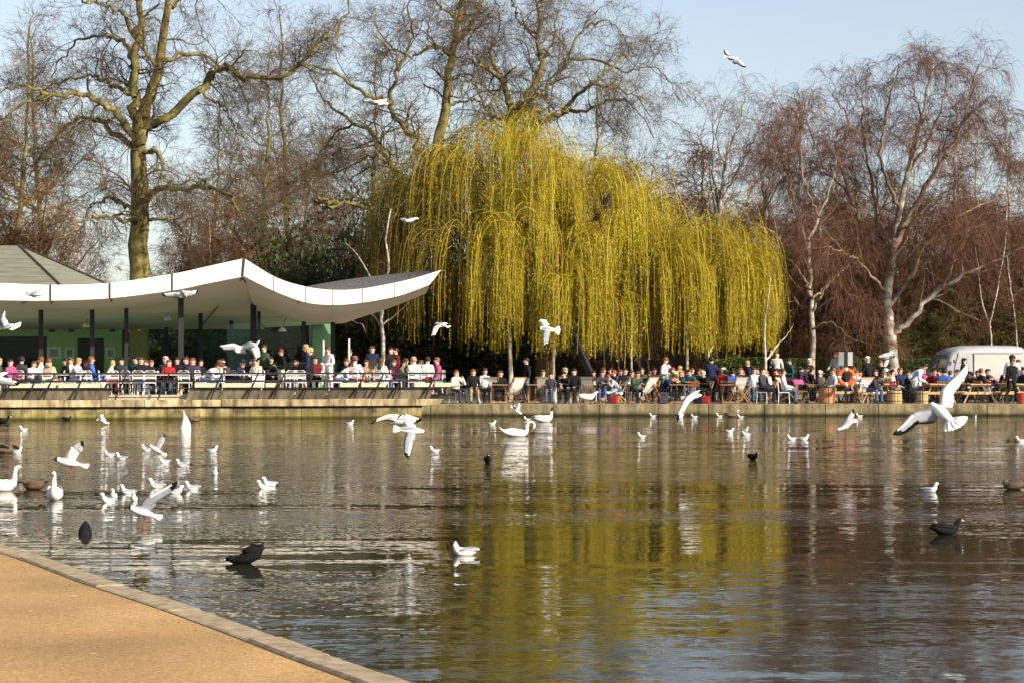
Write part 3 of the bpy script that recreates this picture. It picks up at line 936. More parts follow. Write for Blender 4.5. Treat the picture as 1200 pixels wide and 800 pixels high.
# ------------------------------------------------------------------ tall plane tree beside the pavilion
YP = 100.0
GZ = ground_z(100)
limbs = [
 (z1((385, 1130), (385, 760), (384, 600), (388, 450), (386, 370), (402, 290), (428, 230), (446, 120), (466, 0), (480, -120)), 0.56, 0.13, 0, 1),
 (z1((386, 400), (368, 300), (376, 150), (385, 0), (380, -130)), 0.30, 0.12, 0, -2),
 (z1((380, 385), (310, 312), (240, 264), (130, 262), (40, 310), (-20, 345)), 0.20, 0.05, 0, -4),
 (z1((376, 420), (300, 352), (250, 325), (180, 345), (120, 420), (80, 490)), 0.16, 0.04, 0, 3),
 (z1((398, 350), (480, 315), (545, 248), (590, 200), (625, 185), (680, 215), (790, 210), (850, 150), (930, 80), (960, 0)), 0.25, 0.05, 0, -3),
 (z1((378, 200), (350, 130), (300, 103), (230, 105), (180, 150), (140, 215)), 0.14, 0.03, -1, 3),
 (z1((378, 110), (340, 40), (280, 15), (230, 0), (170, -30)), 0.13, 0.04, -1, -4),
 (z1((392, 565), (425, 528), (520, 520), (600, 525), (650, 555), (672, 610)), 0.20, 0.05, 0, -4),
 (z1((385, 585), (330, 560), (290, 552), (255, 565), (228, 600)), 0.12, 0.03, 0, 2),
 (z1((382, 612), (300, 600), (240, 602), (190, 635), (140, 690)), 0.11, 0.03, 0, -3),
 (z1((396, 425), (430, 412), (448, 450), (455, 490), (490, 508)), 0.13, 0.04, 0, -2),
 (z1((446, 165), (520, 150), (570, 160), (625, 200), (680, 280), (690, 350)), 0.12, 0.03, 0, 3),
 (z1((372, 270), (330, 245), (280, 222), (220, 215), (150, 232), (90, 280)), 0.13, 0.03, -1, 2),
 (z1((395, 612), (440, 606), (475, 604), (510, 640), (520, 690)), 0.10, 0.03, 0, 2),
 (z1((460, 20), (540, -20), (640, -60)), 0.12, 0.05, 1, 3),
 (z1((440, 190), (400, 140), (395, 60), (440, 10)), 0.10, 0.04, 0, -2),
 (z1((545, 250), (610, 290), (640, 330), (670, 380)), 0.08, 0.03, -1, 2),
 (z1((130, 262), (80, 240), (20, 245), (-50, 280)), 0.08, 0.03, -3, -5),
]
gnarl = [
 dict(count=1.5, by_len=True, t0=0.2, angle=(30, 75), length=(2.0, 4.6), steps=9, wiggle=0.30, trop=(0, 0, -0.10), rr=(0.3, 0.55), sides=4, rmin=0.018, rmax=0.06),
 dict(count=11, t0=0.15, angle=(30, 75), length=(1.1, 2.4), steps=6, wiggle=0.25, trop=(0, 0, -0.10), rr=(0.4, 0.6), sides=3, rmin=0.009, rmax=0.025),
 dict(count=11, t0=0.15, angle=(25, 70), length=(0.45, 1.2), steps=4, wiggle=0.24, trop=(0, 0, -0.12), rr=(0.5, 0.7), sides=2, rmin=0.0065, rmax=0.009),
]
hero_tree('plane_tree', 'tall bare plane tree with mossy trunk rising behind the white roof', limbs, YP, None, M_plane, 0, gnarl, at(163.7, HY, YP) * 1 + Vector((0, 0, GZ - EYE)), [M_plane_tw], kink=2.6)

# ------------------------------------------------------------------ two planes behind the willow
YC = 108.0
limbs = [
 (z2((520, 1110), (518, 700), (512, 520), (505, 430), (530, 330), (540, 220), (556, 120), (575, 50), (582, -60)), 0.45, 0.09, 0, 0),
 (z2((512, 540), (475, 430), (440, 380), (390, 320), (372, 270), (402, 205), (390, 150), (330, 100)), 0.24, 0.04, 0, -4),
 (z2((512, 600), (420, 520), (385, 470), (350, 415), (290, 352), (220, 308), (175, 265), (150, 210)), 0.22, 0.04, 0, 3),
 (z2((556, 125), (600, 72), (622, 30), (640, -40)), 0.13, 0.05, 0, 3),
 (z2((512, 640), (400, 590), (260, 572), (200, 578), (150, 512), (105, 494)), 0.18, 0.03, 0, -4),
 (z2((230, 572), (150, 568), (100, 612), (40, 600)), 0.12, 0.03, -2, -4),
 (z2((535, 320), (560, 290), (620, 285), (660, 330)), 0.10, 0.03, 0, 3),
 (z2((550, 160), (500, 130), (440, 160), (380, 130), (330, 60)), 0.11, 0.03, 0, -3),
 (z2((575, 60), (520, 20), (470, -30)), 0.10, 0.04, 0, -2),
 (z2((380, 290), (320, 270), (260, 230), (180, 190), (120, 190), (60, 220), (0, 215)), 0.12, 0.03, -2, -5),
 (z2((120, 190), (180, 110), (230, 60)), 0.08, 0.03, -4, -5),
 (z2((400, 200), (440, 100), (430, 20), (440, -40)), 0.09, 0.03, -3, -2),
 (z2((290, 350), (220, 380), (170, 470), (110, 490)), 0.08, 0.03, 2, 4),
 (z2((380, 470), (330, 440), (260, 470), (190, 500)), 0.09, 0.03, 1, 4),
]
hero_tree('plane_tree', 'bare plane tree with leaning forked limbs rising behind the willow crown', limbs, YC, None, M_plane, 0, gnarl, at(516.5, HY, YC) + Vector((0, 0, GZ - EYE)), [M_plane_tw], kink=2.6)
limbs = [
 (z2((715, 1110), (712, 600), (708, 420), (712, 340), (715, 300), (690, 225), (640, 190), (590, 165)), 0.42, 0.05, 0, -3),
 (z2((708, 430), (730, 320), (765, 280), (802, 190), (790, 100), (797, 0), (800, -90)), 0.25, 0.07, 0, 1),
 (z2((710, 460), (768, 350), (765, 260), (792, 200), (830, 120), (850, 30)), 0.16, 0.04, 0, 4),
 (z2((708, 480), (800, 340), (862, 310), (922, 250), (990, 242), (1055, 262), (1110, 330)), 0.18, 0.03, 0, -4),
 (z2((712, 420), (745, 315), (820, 250), (870, 170), (920, 80), (960, 30)), 0.18, 0.04, 0, 3),
 (z2((925, 250), (1000, 190), (1060, 130), (1100, 110)), 0.09, 0.03, -2, 0),
 (z2((860, 310), (930, 310), (1000, 280), (1060, 300), (1120, 390)), 0.10, 0.03, -1, -5),
 (z2((690, 225), (660, 150), (690, 70), (670, 0)), 0.10, 0.03, -2, 1),
 (z2((640, 190), (600, 120), (640, 60)), 0.08, 0.03, -2, -4),
 (z2((792, 100), (740, 60), (720, -10)), 0.09, 0.04, 1, -2),
 (z2((870, 170), (960, 170), (1040, 200), (1120, 190), (1160, 230)), 0.09, 0.03, 2, 4),
 (z2((715, 330), (660, 320), (610, 230), (570, 190)), 0.11, 0.03, 0, 4),
 (z2((920, 80), (980, 60), (1030, 90)), 0.06, 0.03, 2, 2),
]
hero_tree('plane_tree', 'bare plane tree with wide spreading crown above the willow top', limbs, YC + 3, None, M_plane, 0, gnarl, at(598, HY, YC + 3) + Vector((0, 0, GZ - EYE)), [M_plane_tw], kink=2.6)

# ------------------------------------------------------------------ weeping birches on the other side
YB = 88.5
weep = [
 dict(count=1.5, by_len=True, t0=0.25, angle=(20, 50), length=(1.6, 3.4), steps=8, wiggle=0.14, trop=(0, 0, 0.06), rr=(0.3, 0.55), sides=4, rmin=0.014, rmax=0.045, mi=0),
 dict(count=11, t0=0.2, angle=(20, 55), length=(0.9, 2.0), steps=6, wiggle=0.15, trop=(0, 0, -0.25), rr=(0.4, 0.6), sides=3, rmin=0.007, rmax=0.014, mi=1),
 dict(count=12, t0=0.2, angle=(15, 50), length=(0.6, 1.7), steps=5, wiggle=0.10, trop=(0, 0, -0.75), rr=(0.5, 0.7), sides=2, rmin=0.0055, rmax=0.0075, mi=1),
]
limbs = [
 (z4((582, 840), (572, 770), (564, 690), (560, 620), (578, 480), (604, 330), (640, 190), (668, 70)), 0.34, 0.04, 0, 0),
 (z4((566, 705), (600, 680), (680, 602), (740, 562), (820, 530), (875, 500)), 0.16, 0.03, 0, -2),
 (z4((572, 500), (640, 372), (700, 282), (745, 180), (775, 70)), 0.16, 0.03, 0, -1),
 (z4((562, 640), (535, 570), (520, 480), (480, 400), (430, 335), (335, 262)), 0.15, 0.025, 0, 2),
 (z4((570, 560), (540, 440), (520, 330), (500, 220), (510, 110)), 0.12, 0.025, 0, 3),
 (z4((590, 420), (545, 300), (560, 180), (590, 70)), 0.10, 0.02, 0, -2),
 (z4((562, 640), (620, 560), (660, 480), (740, 420), (820, 380), (860, 330)), 0.11, 0.025, 0, 3),
 (z4((690, 590), (720, 520), (760, 460), (830, 430)), 0.07, 0.02, -1, -3),
 (z4((480, 400), (440, 290), (395, 270), (370, 200)), 0.08, 0.02, 1, 0),
 (z4((440, 285), (470, 210), (430, 140)), 0.06, 0.02, 1, 3),
 (z4((640, 200), (620, 130), (610, 60)), 0.05, 0.015, 0, 2),
 (z4((700, 285), (760, 250), (820, 215)), 0.06, 0.02, -1, 1),
 (z4((604, 330), (650, 260), (690, 150), (700, 80)), 0.08, 0.02, 0, 3),
 (z4((560, 610), (500, 540), (470, 520), (420, 500)), 0.07, 0.02, 0, -3),
 (z4((578, 470), (620, 440), (690, 380), (740, 330)), 0.07, 0.02, 0, -3),
 (z4((430, 335), (390, 320), (350, 330), (310, 300)), 0.05, 0.02, 1, 3),
]
hero_tree('birch_tree', 'large weeping birch with forked pale trunk standing beside the van', limbs, YB, None, M_birch, 0, weep, at(1050, HY, YB) + Vector((0, 0, ground_z(YB) - EYE)), [M_birch_limb, M_birch_tw], limb_mat=M_birch_limb)
limbs = [
 (z4((388, 830), (382, 760), (382, 650), (376, 560), (376, 490), (400, 430), (425, 360), (440, 290)), 0.14, 0.03, 0, 1),
 (z4((382, 650), (410, 600), (440, 560), (480, 540)), 0.07, 0.02, 0, -2),
 (z4((384, 692), (425, 675), (450, 690), (480, 715), (505, 715), (530, 695)), 0.05, 0.02, 0, -2.5),
 (z4((378, 600), (340, 540), (310, 520), (290, 480)), 0.06, 0.02, 0, 2),
 (z4((378, 520), (350, 430), (330, 350), (300, 300)), 0.07, 0.02, 0, 2),
 (z4((400, 430), (370, 360), (355, 270), (340, 200)), 0.06, 0.02, 0, -1),
 (z4((385, 620), (450, 560), (510, 490)), 0.05, 0.02, 0, 2),
]
hero_tree('birch_tree', 'slender birch with one low crooked pale branch beside the hedge', limbs, YB - 1.5, None, M_birch, 0, weep, at(953, HY, YB - 1.5) + Vector((0, 0, ground_z(YB - 1.5) - EYE)), [M_birch_limb, M_birch_tw], limb_mat=M_birch_limb)
weep2 = [dict(weep[0], count=1.3), dict(weep[1], count=7), dict(weep[2], count=6)]
limbs = [
 (z4((170, 840), (168, 600), (165, 440), (172, 370), (182, 300), (215, 200), (225, 140)), 0.17, 0.02, 0, 0),
 (z4((166, 450), (130, 390), (98, 330), (60, 270)), 0.07, 0.015, 0, 2),
 (z4((172, 390), (215, 310), (245, 250), (275, 190)), 0.07, 0.015, 0, -2),
 (z4((168, 420), (150, 320), (150, 220), (130, 150)), 0.07, 0.015, 0, 2),
 (z4((180, 320), (160, 240), (180, 160)), 0.05, 0.015, 0, -2),
 (z4((190, 470), (225, 400), (262, 330), (300, 290)), 0.06, 0.02, 1, 3),
 (z4((168, 520), (120, 440), (70, 380), (40, 300)), 0.06, 0.02, 0, -3),
]
hero_tree('birch_tree', 'pale grey birch with thin fan of limbs behind the low willow shoulder', limbs, 104, None, M_birch, 0, weep2, at(845, HY, 104) + Vector((0, 0, GZ - EYE)), [M_birch_limb, M_birch_tw], limb_mat=M_birch_limb)
limbs = [
 (z4((240, 840), (235, 620), (245, 480), (272, 400), (290, 320), (310, 240)), 0.15, 0.02, 0, 0),
 (z4((236, 560), (200, 460), (180, 420)), 0.06, 0.02, 0, 2),
 (z4((255, 450), (300, 360), (350, 300)), 0.06, 0.02, 0, -2),
 (z4((272, 400), (262, 300), (270, 220)), 0.06, 0.02, 0, 2),
 (z4((280, 360), (330, 250), (370, 190)), 0.05, 0.02, 0, 2),
]
hero_tree('birch_tree', 'leaning white limbed birch beside the drooping end of the willow', limbs, 98, None, M_birch, 0, weep2, at(880, HY, 98) + Vector((0, 0, GZ - EYE)), [M_birch_limb, M_birch_tw], limb_mat=M_birch_limb)

# ------------------------------------------------------------------ prototypes for the wood behind
def wood_proto(H, kind, seed):
    """a free-grown bare tree of height H standing at the origin: trunk mesh, crown mesh"""
    global rng
    keep = rng; rng = np.random.default_rng(seed)
    L = []
    r = H * 0.014
    lean = rng.normal(size=2) * 0.04 * H
    trunk = limb([Vector((0, 0, 0)), Vector((lean[0] * .3, lean[1] * .3, H * .35)), Vector((lean[0] * .7, lean[1] * .7, H * .65)), Vector((lean[0], lean[1], H))], r, r * 0.15, 22, wig=0.01 * H * 0.4)
    L.append(trunk)
    nl = {'birch': 9, 'plane': 9, 'brush': 13}[kind]
    for k in range(nl):
        tt = rng.uniform(0.12 if kind == 'brush' else 0.25, 0.8); i = int(tt * 21)
        b = trunk[0][i]; a = k * 2.4 + rng.uniform(-.4, .4)
        out = H * rng.uniform(0.16, 0.30) * (1.2 - tt * 0.6); up = H * rng.uniform(0.14, 0.34) * (1.1 - tt * .5)
        p = [Vector(b), Vector(b) + Vector((math.cos(a) * out * .45, math.sin(a) * out * .45, up * .35)), Vector(b) + Vector((math.cos(a) * out, math.sin(a) * out, up))]
        L.append(limb(p, trunk[1][i] * 0.55, 0.012, 22, wig=0.03))
    P0, R0 = stackl(L)
    V, Q = tubes(P0, R0, 6)
    tm = fastmesh(kind + '_trunk', V, Q, mats=[{'birch': M_birch, 'plane': M_plane, 'brush': M_dark_bark}[kind]], smooth=True)
    ln = np.linalg.norm(np.diff(P0, axis=1), axis=2).sum(1)
    droop = {'birch': -0.5, 'plane': -0.1, 'brush': -0.15}[kind]
    c1 = (ln * {'birch': 2.2, 'plane': 2.0, 'brush': 3.0}[kind]).astype(int)
    l1 = grow(P0, R0, c1, t0=0.15, angle=(25, 65), length=(H * .09, H * .2), steps=6, wiggle=0.2, trop=(0, 0, droop * .2), rr=(.35, .6), rmin=0.012, rmax=0.04)
    l2 = grow(*l1, 7, t0=0.15, angle=(25, 65), length=(H * .05, H * .11), steps=5, wiggle=0.2, trop=(0, 0, droop * .6), rr=(.4, .6), rmin=0.008, rmax=0.014)
    l3 = grow(*l2, {'birch': 8, 'plane': 8, 'brush': 7}[kind], t0=0.15, angle=(20, 60), length=(H * .03, H * .09), steps=4, wiggle=0.16, trop=(0, 0, droop), rr=(.6, .9), rmin=0.007, rmax=0.010)
    parts = []
    for (P, Rr), s in ((l1, 3), (l2, 3), (l3, 2)):
        V, Q = tubes(P, Rr, s); parts.append((V, Q, 0))
    V, Q, mq = join(parts)
    cm = fastmesh(kind + '_crown', V, Q, mats=[{'birch': M_birch_tw, 'plane': M_plane_tw, 'brush': M_brown_tw}[kind]], mq=mq)
    rng = keep
    return tm, cm

PROTO = {('birch', 0): wood_proto(12, 'birch', 1), ('birch', 1): wood_proto(11, 'birch', 2),
         ('brush', 0): wood_proto(8, 'brush', 3), ('brush', 1): wood_proto(7, 'brush', 4), ('plane', 0): wood_proto(14, 'plane', 5)}
PH = {('birch', 0): 12, ('birch', 1): 11, ('brush', 0): 8, ('brush', 1): 7, ('plane', 0): 14}
def where(px):
    for lim, ph in ((-20, 'past the lodge roof edge'), (15, 'behind the lodge roof ridge'), (45, 'above the lodge roof'), (80, 'over the lodge roof slope'), (130, 'beside the far crane'), (180, 'behind the mossy plane trunk'), (222, 'just beyond the mossy plane trunk'),
                    (243, 'above the dipping white roof'), (262, 'near the roof peak'), (282, 'close by the roof peak'), (305, 'behind the roof peak'), (335, 'past the roof peak'), (360, 'above the right bay roof'.replace('right ', 'glass ')), (385, 'beside the tall evergreen'), (405, 'behind the tall evergreen'), (440, 'between evergreen and willow'),
                    (700, 'above the willow crown'), (780, 'behind the step in the willow'), (800, 'over the low willow shoulder'), (830, 'near the pale fan birch'), (860, 'behind the pale fan birch'), (885, 'above the drooping willow end'), (902, 'at the willow curtain end'), (920, 'behind the man in red trousers'), (945, 'behind the dark coated walker'), (972, 'behind the slender birch'),
                    (992, 'behind the notice boards'), (1005, 'behind the life ring'), (1015, 'between the two large birches'), (1035, 'beside the large birch trunk'), (1045, 'behind the large birch trunk'), (1065, 'just behind the large birch'), (1080, 'between the large birch and van'), (1100, 'before the van bonnet'), (1120, 'behind the van cab'), (1140, 'behind the van door'), (1160, 'behind the van hatch'), (1180, 'behind the rear of the van'), (1195, 'behind the van tail'), (1212, 'past the van tail')):
        if px <= lim: return ph
    return 'well past the van tail'
def plant(kind, v, px, top, Y, label, group, rz=None, wide=1.0, name=None, twig=None):
    """set a wood tree so that it stands at column px and reaches up to row top"""
    size_ = 'towering' if top < 130 else 'tall' if top < 180 else 'middling' if top < 240 else 'short' if top < 310 else 'low'
    label = label.format(size=size_, where=where(px))
    gz = ground_z(Y)
    h = (EYE - (top - HY) / FPX * Y) - gz
    s = h / PH[(kind, v)]
    tm, cm = PROTO[(kind, v)]
    p = at(px, HY, Y); p.z = gz - 0.05
    t = thing(name or {'birch': 'birch_tree', 'brush': 'thicket_tree', 'plane': 'plane_tree'}[kind], label, 'tree', p, random.uniform(0, 6.28) if rz is None else rz, group)
    t.scale = (s * wide, s * wide, s)
    link('trunk', tm, t)
    c = link('crown', cm, t)
    if twig is not None:
        c.material_slots[0].link = 'OBJECT'; c.material_slots[0].material = twig
    return t

G = 'brown trees of the wood behind the railings'
LB = '{size} brown twiggy tree of the dense wood {where}'
LBB = '{size} reddish weeping birch of the wood {where}'
k = 0
for px, top, Y in [(935, 120, 112), (985, 150, 104), (1010, 190, 98), (1075, 150, 100), (1110, 120, 110), (1150, 150, 97), (1190, 130, 106), (1230, 160, 99), (960, 190, 97), (905, 170, 118), (1130, 210, 95), (1185, 200, 95), (900, 215, 101), (1050, 200, 94.5)]:
    plant('birch', k % 2, px, top, Y, LBB, 'birches of the wood behind the railings'); k += 1
for px, top, Y in [(790, 200, 125), (815, 170, 130), (870, 190, 126), (770, 230, 118), (930, 250, 100), (1000, 255, 96), (1040, 270, 94), (1090, 260, 96), (1150, 280, 94.5), (1200, 265, 95), (880, 300, 97), (850, 320, 95),
                   (930, 330, 93.5), (985, 345, 93.5), (1020, 340, 94), (1075, 345, 94), (1110, 330, 94), (1170, 345, 94), (1130, 355, 93.5), (900, 345, 93.5), (1215, 330, 94)]:
    plant('brush', k % 2, px, top, Y, LB, G, twig=M_olive_tw if (py_ := px) > 1060 and top > 320 else None, wide=1.25); k += 1
LF = '{size} distant bare brown tree {where}'
for px, top, Y in [(-10, 150, 135), (20, 210, 112), (218, 232, 128), (250, 215, 138), (290, 235, 122), (330, 205, 130), (375, 225, 124), (60, 285, 170), (110, 300, 190), (190, 290, 150), (415, 250, 118), (270, 270, 112), (235, 300, 108), (310, 280, 106), (350, 290, 110), (395, 290, 104), (0, 240, 106), (-35, 190, 108)]:
    plant('brush', k % 2, px, top, Y, LF, 'distant bare trees beyond the pavilion', wide=1.2, twig=M_seed if k % 3 == 0 else None); k += 1
for px, top, Y in [(300, 60, 140), (345, 20, 150), (60, 40, 150), (690, 90, 135), (240, 120, 160), (430, 60, 150), (10, 20, 140)]:
    plant('plane', 0, px, top, Y, '{size} distant fine twigged plane tree against the sky {where}', 'distant plane trees'); k += 1
for px, top, Y in [(250, 258, 100), (205, 290, 112)]:
    plant('birch', 0, px, top, Y, '{size} thin pale birch {where}', 'thin birches beyond the pavilion'); k += 1


# ------------------------------------------------------------------ undergrowth: uncountable bushes closing the view under the trees
def bush_proto(H, W, stems, mats_, seed, leaves=0, leaf=0.06, dens=(5, 6)):
    global rng
    keep = rng; rng = np.random.default_rng(seed)
    th = rng.uniform(0, 6.28, stems); rr_ = rng.uniform(0, W * .45, stems)
    b = np.stack([np.cos(th) * rr_, np.sin(th) * rr_ * .6, np.zeros(stems)], 1)
    d = nrm(np.stack([np.cos(th) * .35 + rng.normal(size=stems) * .2, np.sin(th) * .3 + rng.normal(size=stems) * .2, np.ones(stems)], 1))
    P = np.empty((stems, 8, 3)); P[:, 0] = b
    L = rng.uniform(.55, 1.05, stems) * H
    for s in range(7):
        d = nrm(d + rng.normal(size=(stems, 3)) * .14); P[:, s + 1] = P[:, s] + d * (L / 7)[:, None]
    Rr = np.linspace(.03, .008, 8)[None] * np.ones((stems, 1))
    l1 = grow(P, Rr, dens[0] * 2, t0=.08, angle=(30, 75), length=(H * .2, H * .4), steps=5, wiggle=.22, rr=(.3, .6), rmin=.008, rmax=.016)
    l2 = grow(*l1, dens[1], t0=.1, angle=(25, 70), length=(H * .08, H * .2), steps=3, wiggle=.2, rr=(.5, .8), rmin=.007, rmax=.010)
    parts = [(*tubes(P, Rr, 4), 0), (*tubes(*l1, 3), 0), (*tubes(*l2, 2), 0)]
    if leaves:
        parts.append((*flecks(l2[0], leaf, leaves, aspect=.45, spread=leaf * 1.6), 1))
    V, Q, mq = join(parts)
    rng = keep
    return fastmesh('bush', V, Q, mats=mats_, mq=mq)
M_ever = leafmat('evergreen_leaves', (0.018, 0.030, 0.008), (0.050, 0.068, 0.018), trans=0.12, island=0.4)
M_hedge = leafmat('hedge_leaves', (0.050, 0.085, 0.014), (0.115, 0.155, 0.028), trans=0.2, island=0.4)
BUSH = [bush_proto(3.6, 2.6, 46, [M_brown_tw], 21), bush_proto(3.2, 2.6, 40, [M_brown_tw], 22), bush_proto(3.4, 2.6, 36, [M_olive_tw, M_hedge], 23, leaves=1, leaf=.05)]
EVER = [bush_proto(4.2, 3.4, 44, [M_dark_bark, M_ever], 31, leaves=5, leaf=.075, dens=(4, 5)), bush_proto(3.0, 3.2, 34, [M_dark_bark, M_ever], 32, leaves=5, leaf=.07, dens=(4, 5))]
ug = thing('undergrowth', 'dense brown undergrowth of bare bushes filling the wood behind the railings', 'undergrowth')
tag(ug, kind='stuff')
rl = random.Random(3)
for row, (Y, step, sc, jit) in enumerate([(94.2, 34, .82, .6), (96, 36, 1.0, .8), (98.5, 40, 1.25, 1), (102, 44, 1.5, 1.5), (107, 48, 1.9, 2), (114, 60, 2.1, 2)]):
    px = 470 + row * 9
    while px < 1290:
        z_ = BUSH[2] if (px > 1045 and row < 3 and rl.random() < .7) else BUSH[rl.randrange(2)]
        p = at(px, HY, Y + rl.uniform(-jit, jit)); p.z = ground_z(p.y) - .05
        o = link('bush', z_, ug, p, rl.uniform(0, 6.28)); s = sc * rl.uniform(.8, 1.2); o.scale = (s * 1.1, s * 1.1, s)
        px += step * rl.uniform(.75, 1.25)
for px in range(-60, 480, 26):
    for Y, sc in ((112, 1.0), (124, 1.5), (140, 2.0)):
        p = at(px + rl.uniform(-12, 12), HY, Y + rl.uniform(-2, 2)); p.z = ground_z(p.y) - .05
        o = link('bush', BUSH[rl.randrange(2)], ug, p, rl.uniform(0, 6.28)); s = sc * rl.uniform(.8, 1.25); o.scale = (s * 1.2, s * 1.2, s)
# evergreens between the pavilion and the willow
for n_, (px, top, Y, wide, lab) in enumerate([
        (425, 232, 97.0, 1.0, 'tallest dark evergreen behind the upswept roof corner'),
        (365, 262, 98.5, 1.0, 'dark evergreen bush just behind the roof peak'),
        (470, 290, 95.5, 1.1, 'dark evergreen bush behind the white stemmed birch'),
        (520, 330, 94.0, 1.2, 'dark evergreen bush under the shaded flank of the willow'),
        (565, 350, 93.6, 1.2, 'dark evergreen bush behind the sunbathers and railings'),
        (610, 365, 93.6, 1.2, 'low dark evergreen bush behind the willow trunk'),
        (300, 330, 100, 1.4, 'dark evergreen bush seen through the pavilion glass'),
        (240, 345, 101, 1.4, 'low dark evergreen seen through the glass wall corner'),
        (330, 300, 103, 1.3, 'dark evergreen bush behind the pavilion with lighter tips'),
        (190, 350, 102, 1.5, 'low evergreen hedge bush behind the dining room'),
        (415, 340, 92.0, 1.3, 'broad evergreen bush at the end of the terrace')]):
    gz = ground_z(Y); h = (EYE - (top - HY) / FPX * Y) - gz
    p = at(px, HY, Y); p.z = gz - .05
    src = EVER[n_ % 2]
    o = link('evergreen_bush', src, None, p, rl.uniform(0, 6.28)); s = h / (4.0 if n_ % 2 == 0 else 2.9); w_ = min(s, 1.5) * wide; o.scale = (w_ * 1.15, w_, s)
    tag(o, lab, 'bush', 'evergreens behind the pavilion')
# ================================================================== weeping willow
YW = 86.0
def willow():
    base = at(690, HY, YW); base = at(636, HY, YW + 0.0); base.z = ground_z(YW)
    # lobes: (px, py of crown centre, depth offset, half width px, half height px, half depth m, strands, lowest row)
    lobes = [
        (592, 210, 0.5, 105, 54, 3.2, 1350, 400),
        (520, 236, 1.2, 70, 54, 2.6, 850, 385),
        (672, 232, 0.0, 88, 52, 3.0, 1000, 402),
        (560, 290, -2.2, 60, 40, 1.6, 520, 398),
        (640, 300, -3.0, 80, 44, 1.6, 650, 404),
        (735, 300, -1.2, 85, 50, 2.4, 900, 404),
        (800, 318, -0.6, 70, 46, 2.2, 850, 406),
        (862, 320, 0.0, 42, 44, 2.0, 560, 400),
        (840, 292, 0.6, 60, 30, 1.8, 420, 385),
        (740, 242, 0.8, 50, 40, 2.0, 330, 380),
        (490, 300, 2.2, 44, 56, 1.8, 380, 392),
        (690, 340, -3.2, 70, 36, 1.2, 380, 405),
        (545, 250, 3.4, 95, 60, 1.6, 900, 380), (680, 262, 3.6, 90, 56, 1.6, 420, 385),
    ]
    roots, outd, low, olive = [], [], [], []
    for px, py, dy, hw, hh, hd, n, lowrow in lobes:
        n = int(n * 1.22)
        Y = YW + dy
        c = at(px, py, Y); sx = hw / FPX * Y; sz = hh / FPX * Y
        # clumped directions: strands gather into tresses
        nc_ = max(n // 17, 8)
        th = rng.uniform(0, 2 * np.pi, nc_); cz = rng.uniform(-0.35, 1.0, nc_)
        rr = np.sqrt(np.maximum(1 - cz ** 2, 0))
        D = np.stack([rr * np.cos(th), rr * np.sin(th), cz], 1)
        rad = rng.uniform(0.72, 1.06, nc_)
        j = rng.integers(0, nc_, n)
        d = D[j] + rng.normal(size=(n, 3)) * 0.085
        p = np.array([c.x, c.y, c.z]) + d * np.array([sx, hd, sz]) * (rad[j] * rng.uniform(0.88, 1.04, n))[:, None]
        roots.append(p); outd.append(d)
        zl = EYE - (lowrow - HY) / FPX * Y
        cut = rng.uniform(0, 1, nc_)[j]
        low.append(zl + rng.normal(size=n) * 0.16 + np.where(cut > 0.60, (cut - 0.60) * 2.5 * (p[:, 2] - zl) * 0.9, 0))
        olive.append(np.clip((590 - px - (p[:, 0] - c.x) / Y * FPX * -1 * -1) / 85.0, 0, 0.92) + rng.uniform(0, 0.78, nc_)[j] + rng.normal(size=n) * .06)  # strands turn darker olive on one flank: its shade is put into the colour
    roots = np.concatenate(roots); outd = np.concatenate(outd); low = np.concatenate(low); olive = np.concatenate(olive)
    n = len(roots)
    steps = 11
    maxlen = rng.uniform(2.2, 6.2, n)
    target = np.maximum(low, roots[:, 2] - maxlen)
    L = np.maximum(roots[:, 2] - target, 0.7) * 1.05 + 0.5
    P = np.empty((n, steps + 1, 3))
    h = outd * np.array([1, 1, 0]) * 0.85
    d = nrm(h + np.stack([np.zeros(n), np.zeros(n), np.clip(outd[:, 2], 0.0, 1) * 0.9 + 0.25], 1))
    P[:, 0] = roots - d * 0.5
    seg = (L / steps)[:, None]
    sway = rng.normal(size=(n, 3)) * 0.03
    for s in range(steps):
        k = 0.62 if s > 0 else 0.25
        d = nrm(d * np.array([0.72, 0.72, 1]) + np.array([0, 0, -k]) + sway + rng.normal(size=(n, 3)) * 0.035)
        P[:, s + 1] = P[:, s] + d * seg
    # hollows where the outer curtain parts and the inner limbs show
    PX = 600 + P[..., 0] / P[..., 1] * FPX; PYp = HY - (P[..., 2] - EYE) / P[..., 1] * FPX
    drop = np.zeros(n, bool)
    for hx, hy, ax, ay in [(700, 240, 17, 12), (745, 338, 26, 8), (622, 335, 9, 16), (572, 305, 8, 16), (662, 258, 14, 8), (535, 300, 12, 12), (795, 345, 15, 6), (500, 330, 8, 20), (676, 372, 7, 16), (560, 235, 9, 7), (612, 262, 10, 7), (845, 340, 7, 12), (770, 372, 5, 16)]:
        near_ = (((PX - hx) / ax) ** 2 + ((PYp - hy) / ay) ** 2 < 1).any(1)
        drop |= near_ & (rng.uniform(size=n) < .86) & (roots[:, 1] < YW + 1.2)
    P = P[~drop]; olive = olive[~drop]; n = len(P)
    Rr = np.linspace(0.010, 0.006, steps + 1)[None] * np.ones((n, 1))
    V1, Q1 = tubes(P, Rr, 2)
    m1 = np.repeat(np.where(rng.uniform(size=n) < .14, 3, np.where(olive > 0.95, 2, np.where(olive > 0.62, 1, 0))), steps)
    # leaves: narrow blades hanging along each strand
    bare = rng.uniform(size=n) < .14
    per = np.where(bare, 4, 25)
    par = np.repeat(np.arange(n), per); K = len(par)
    t = rng.uniform(0.06, 1, K) * steps; i = np.clip(t.astype(int), 0, steps - 1); u = (t - i)[:, None]
    c = P[par, i] * (1 - u) + P[par, i + 1] * u
    tdir = nrm(P[par, i + 1] - P[par, i])
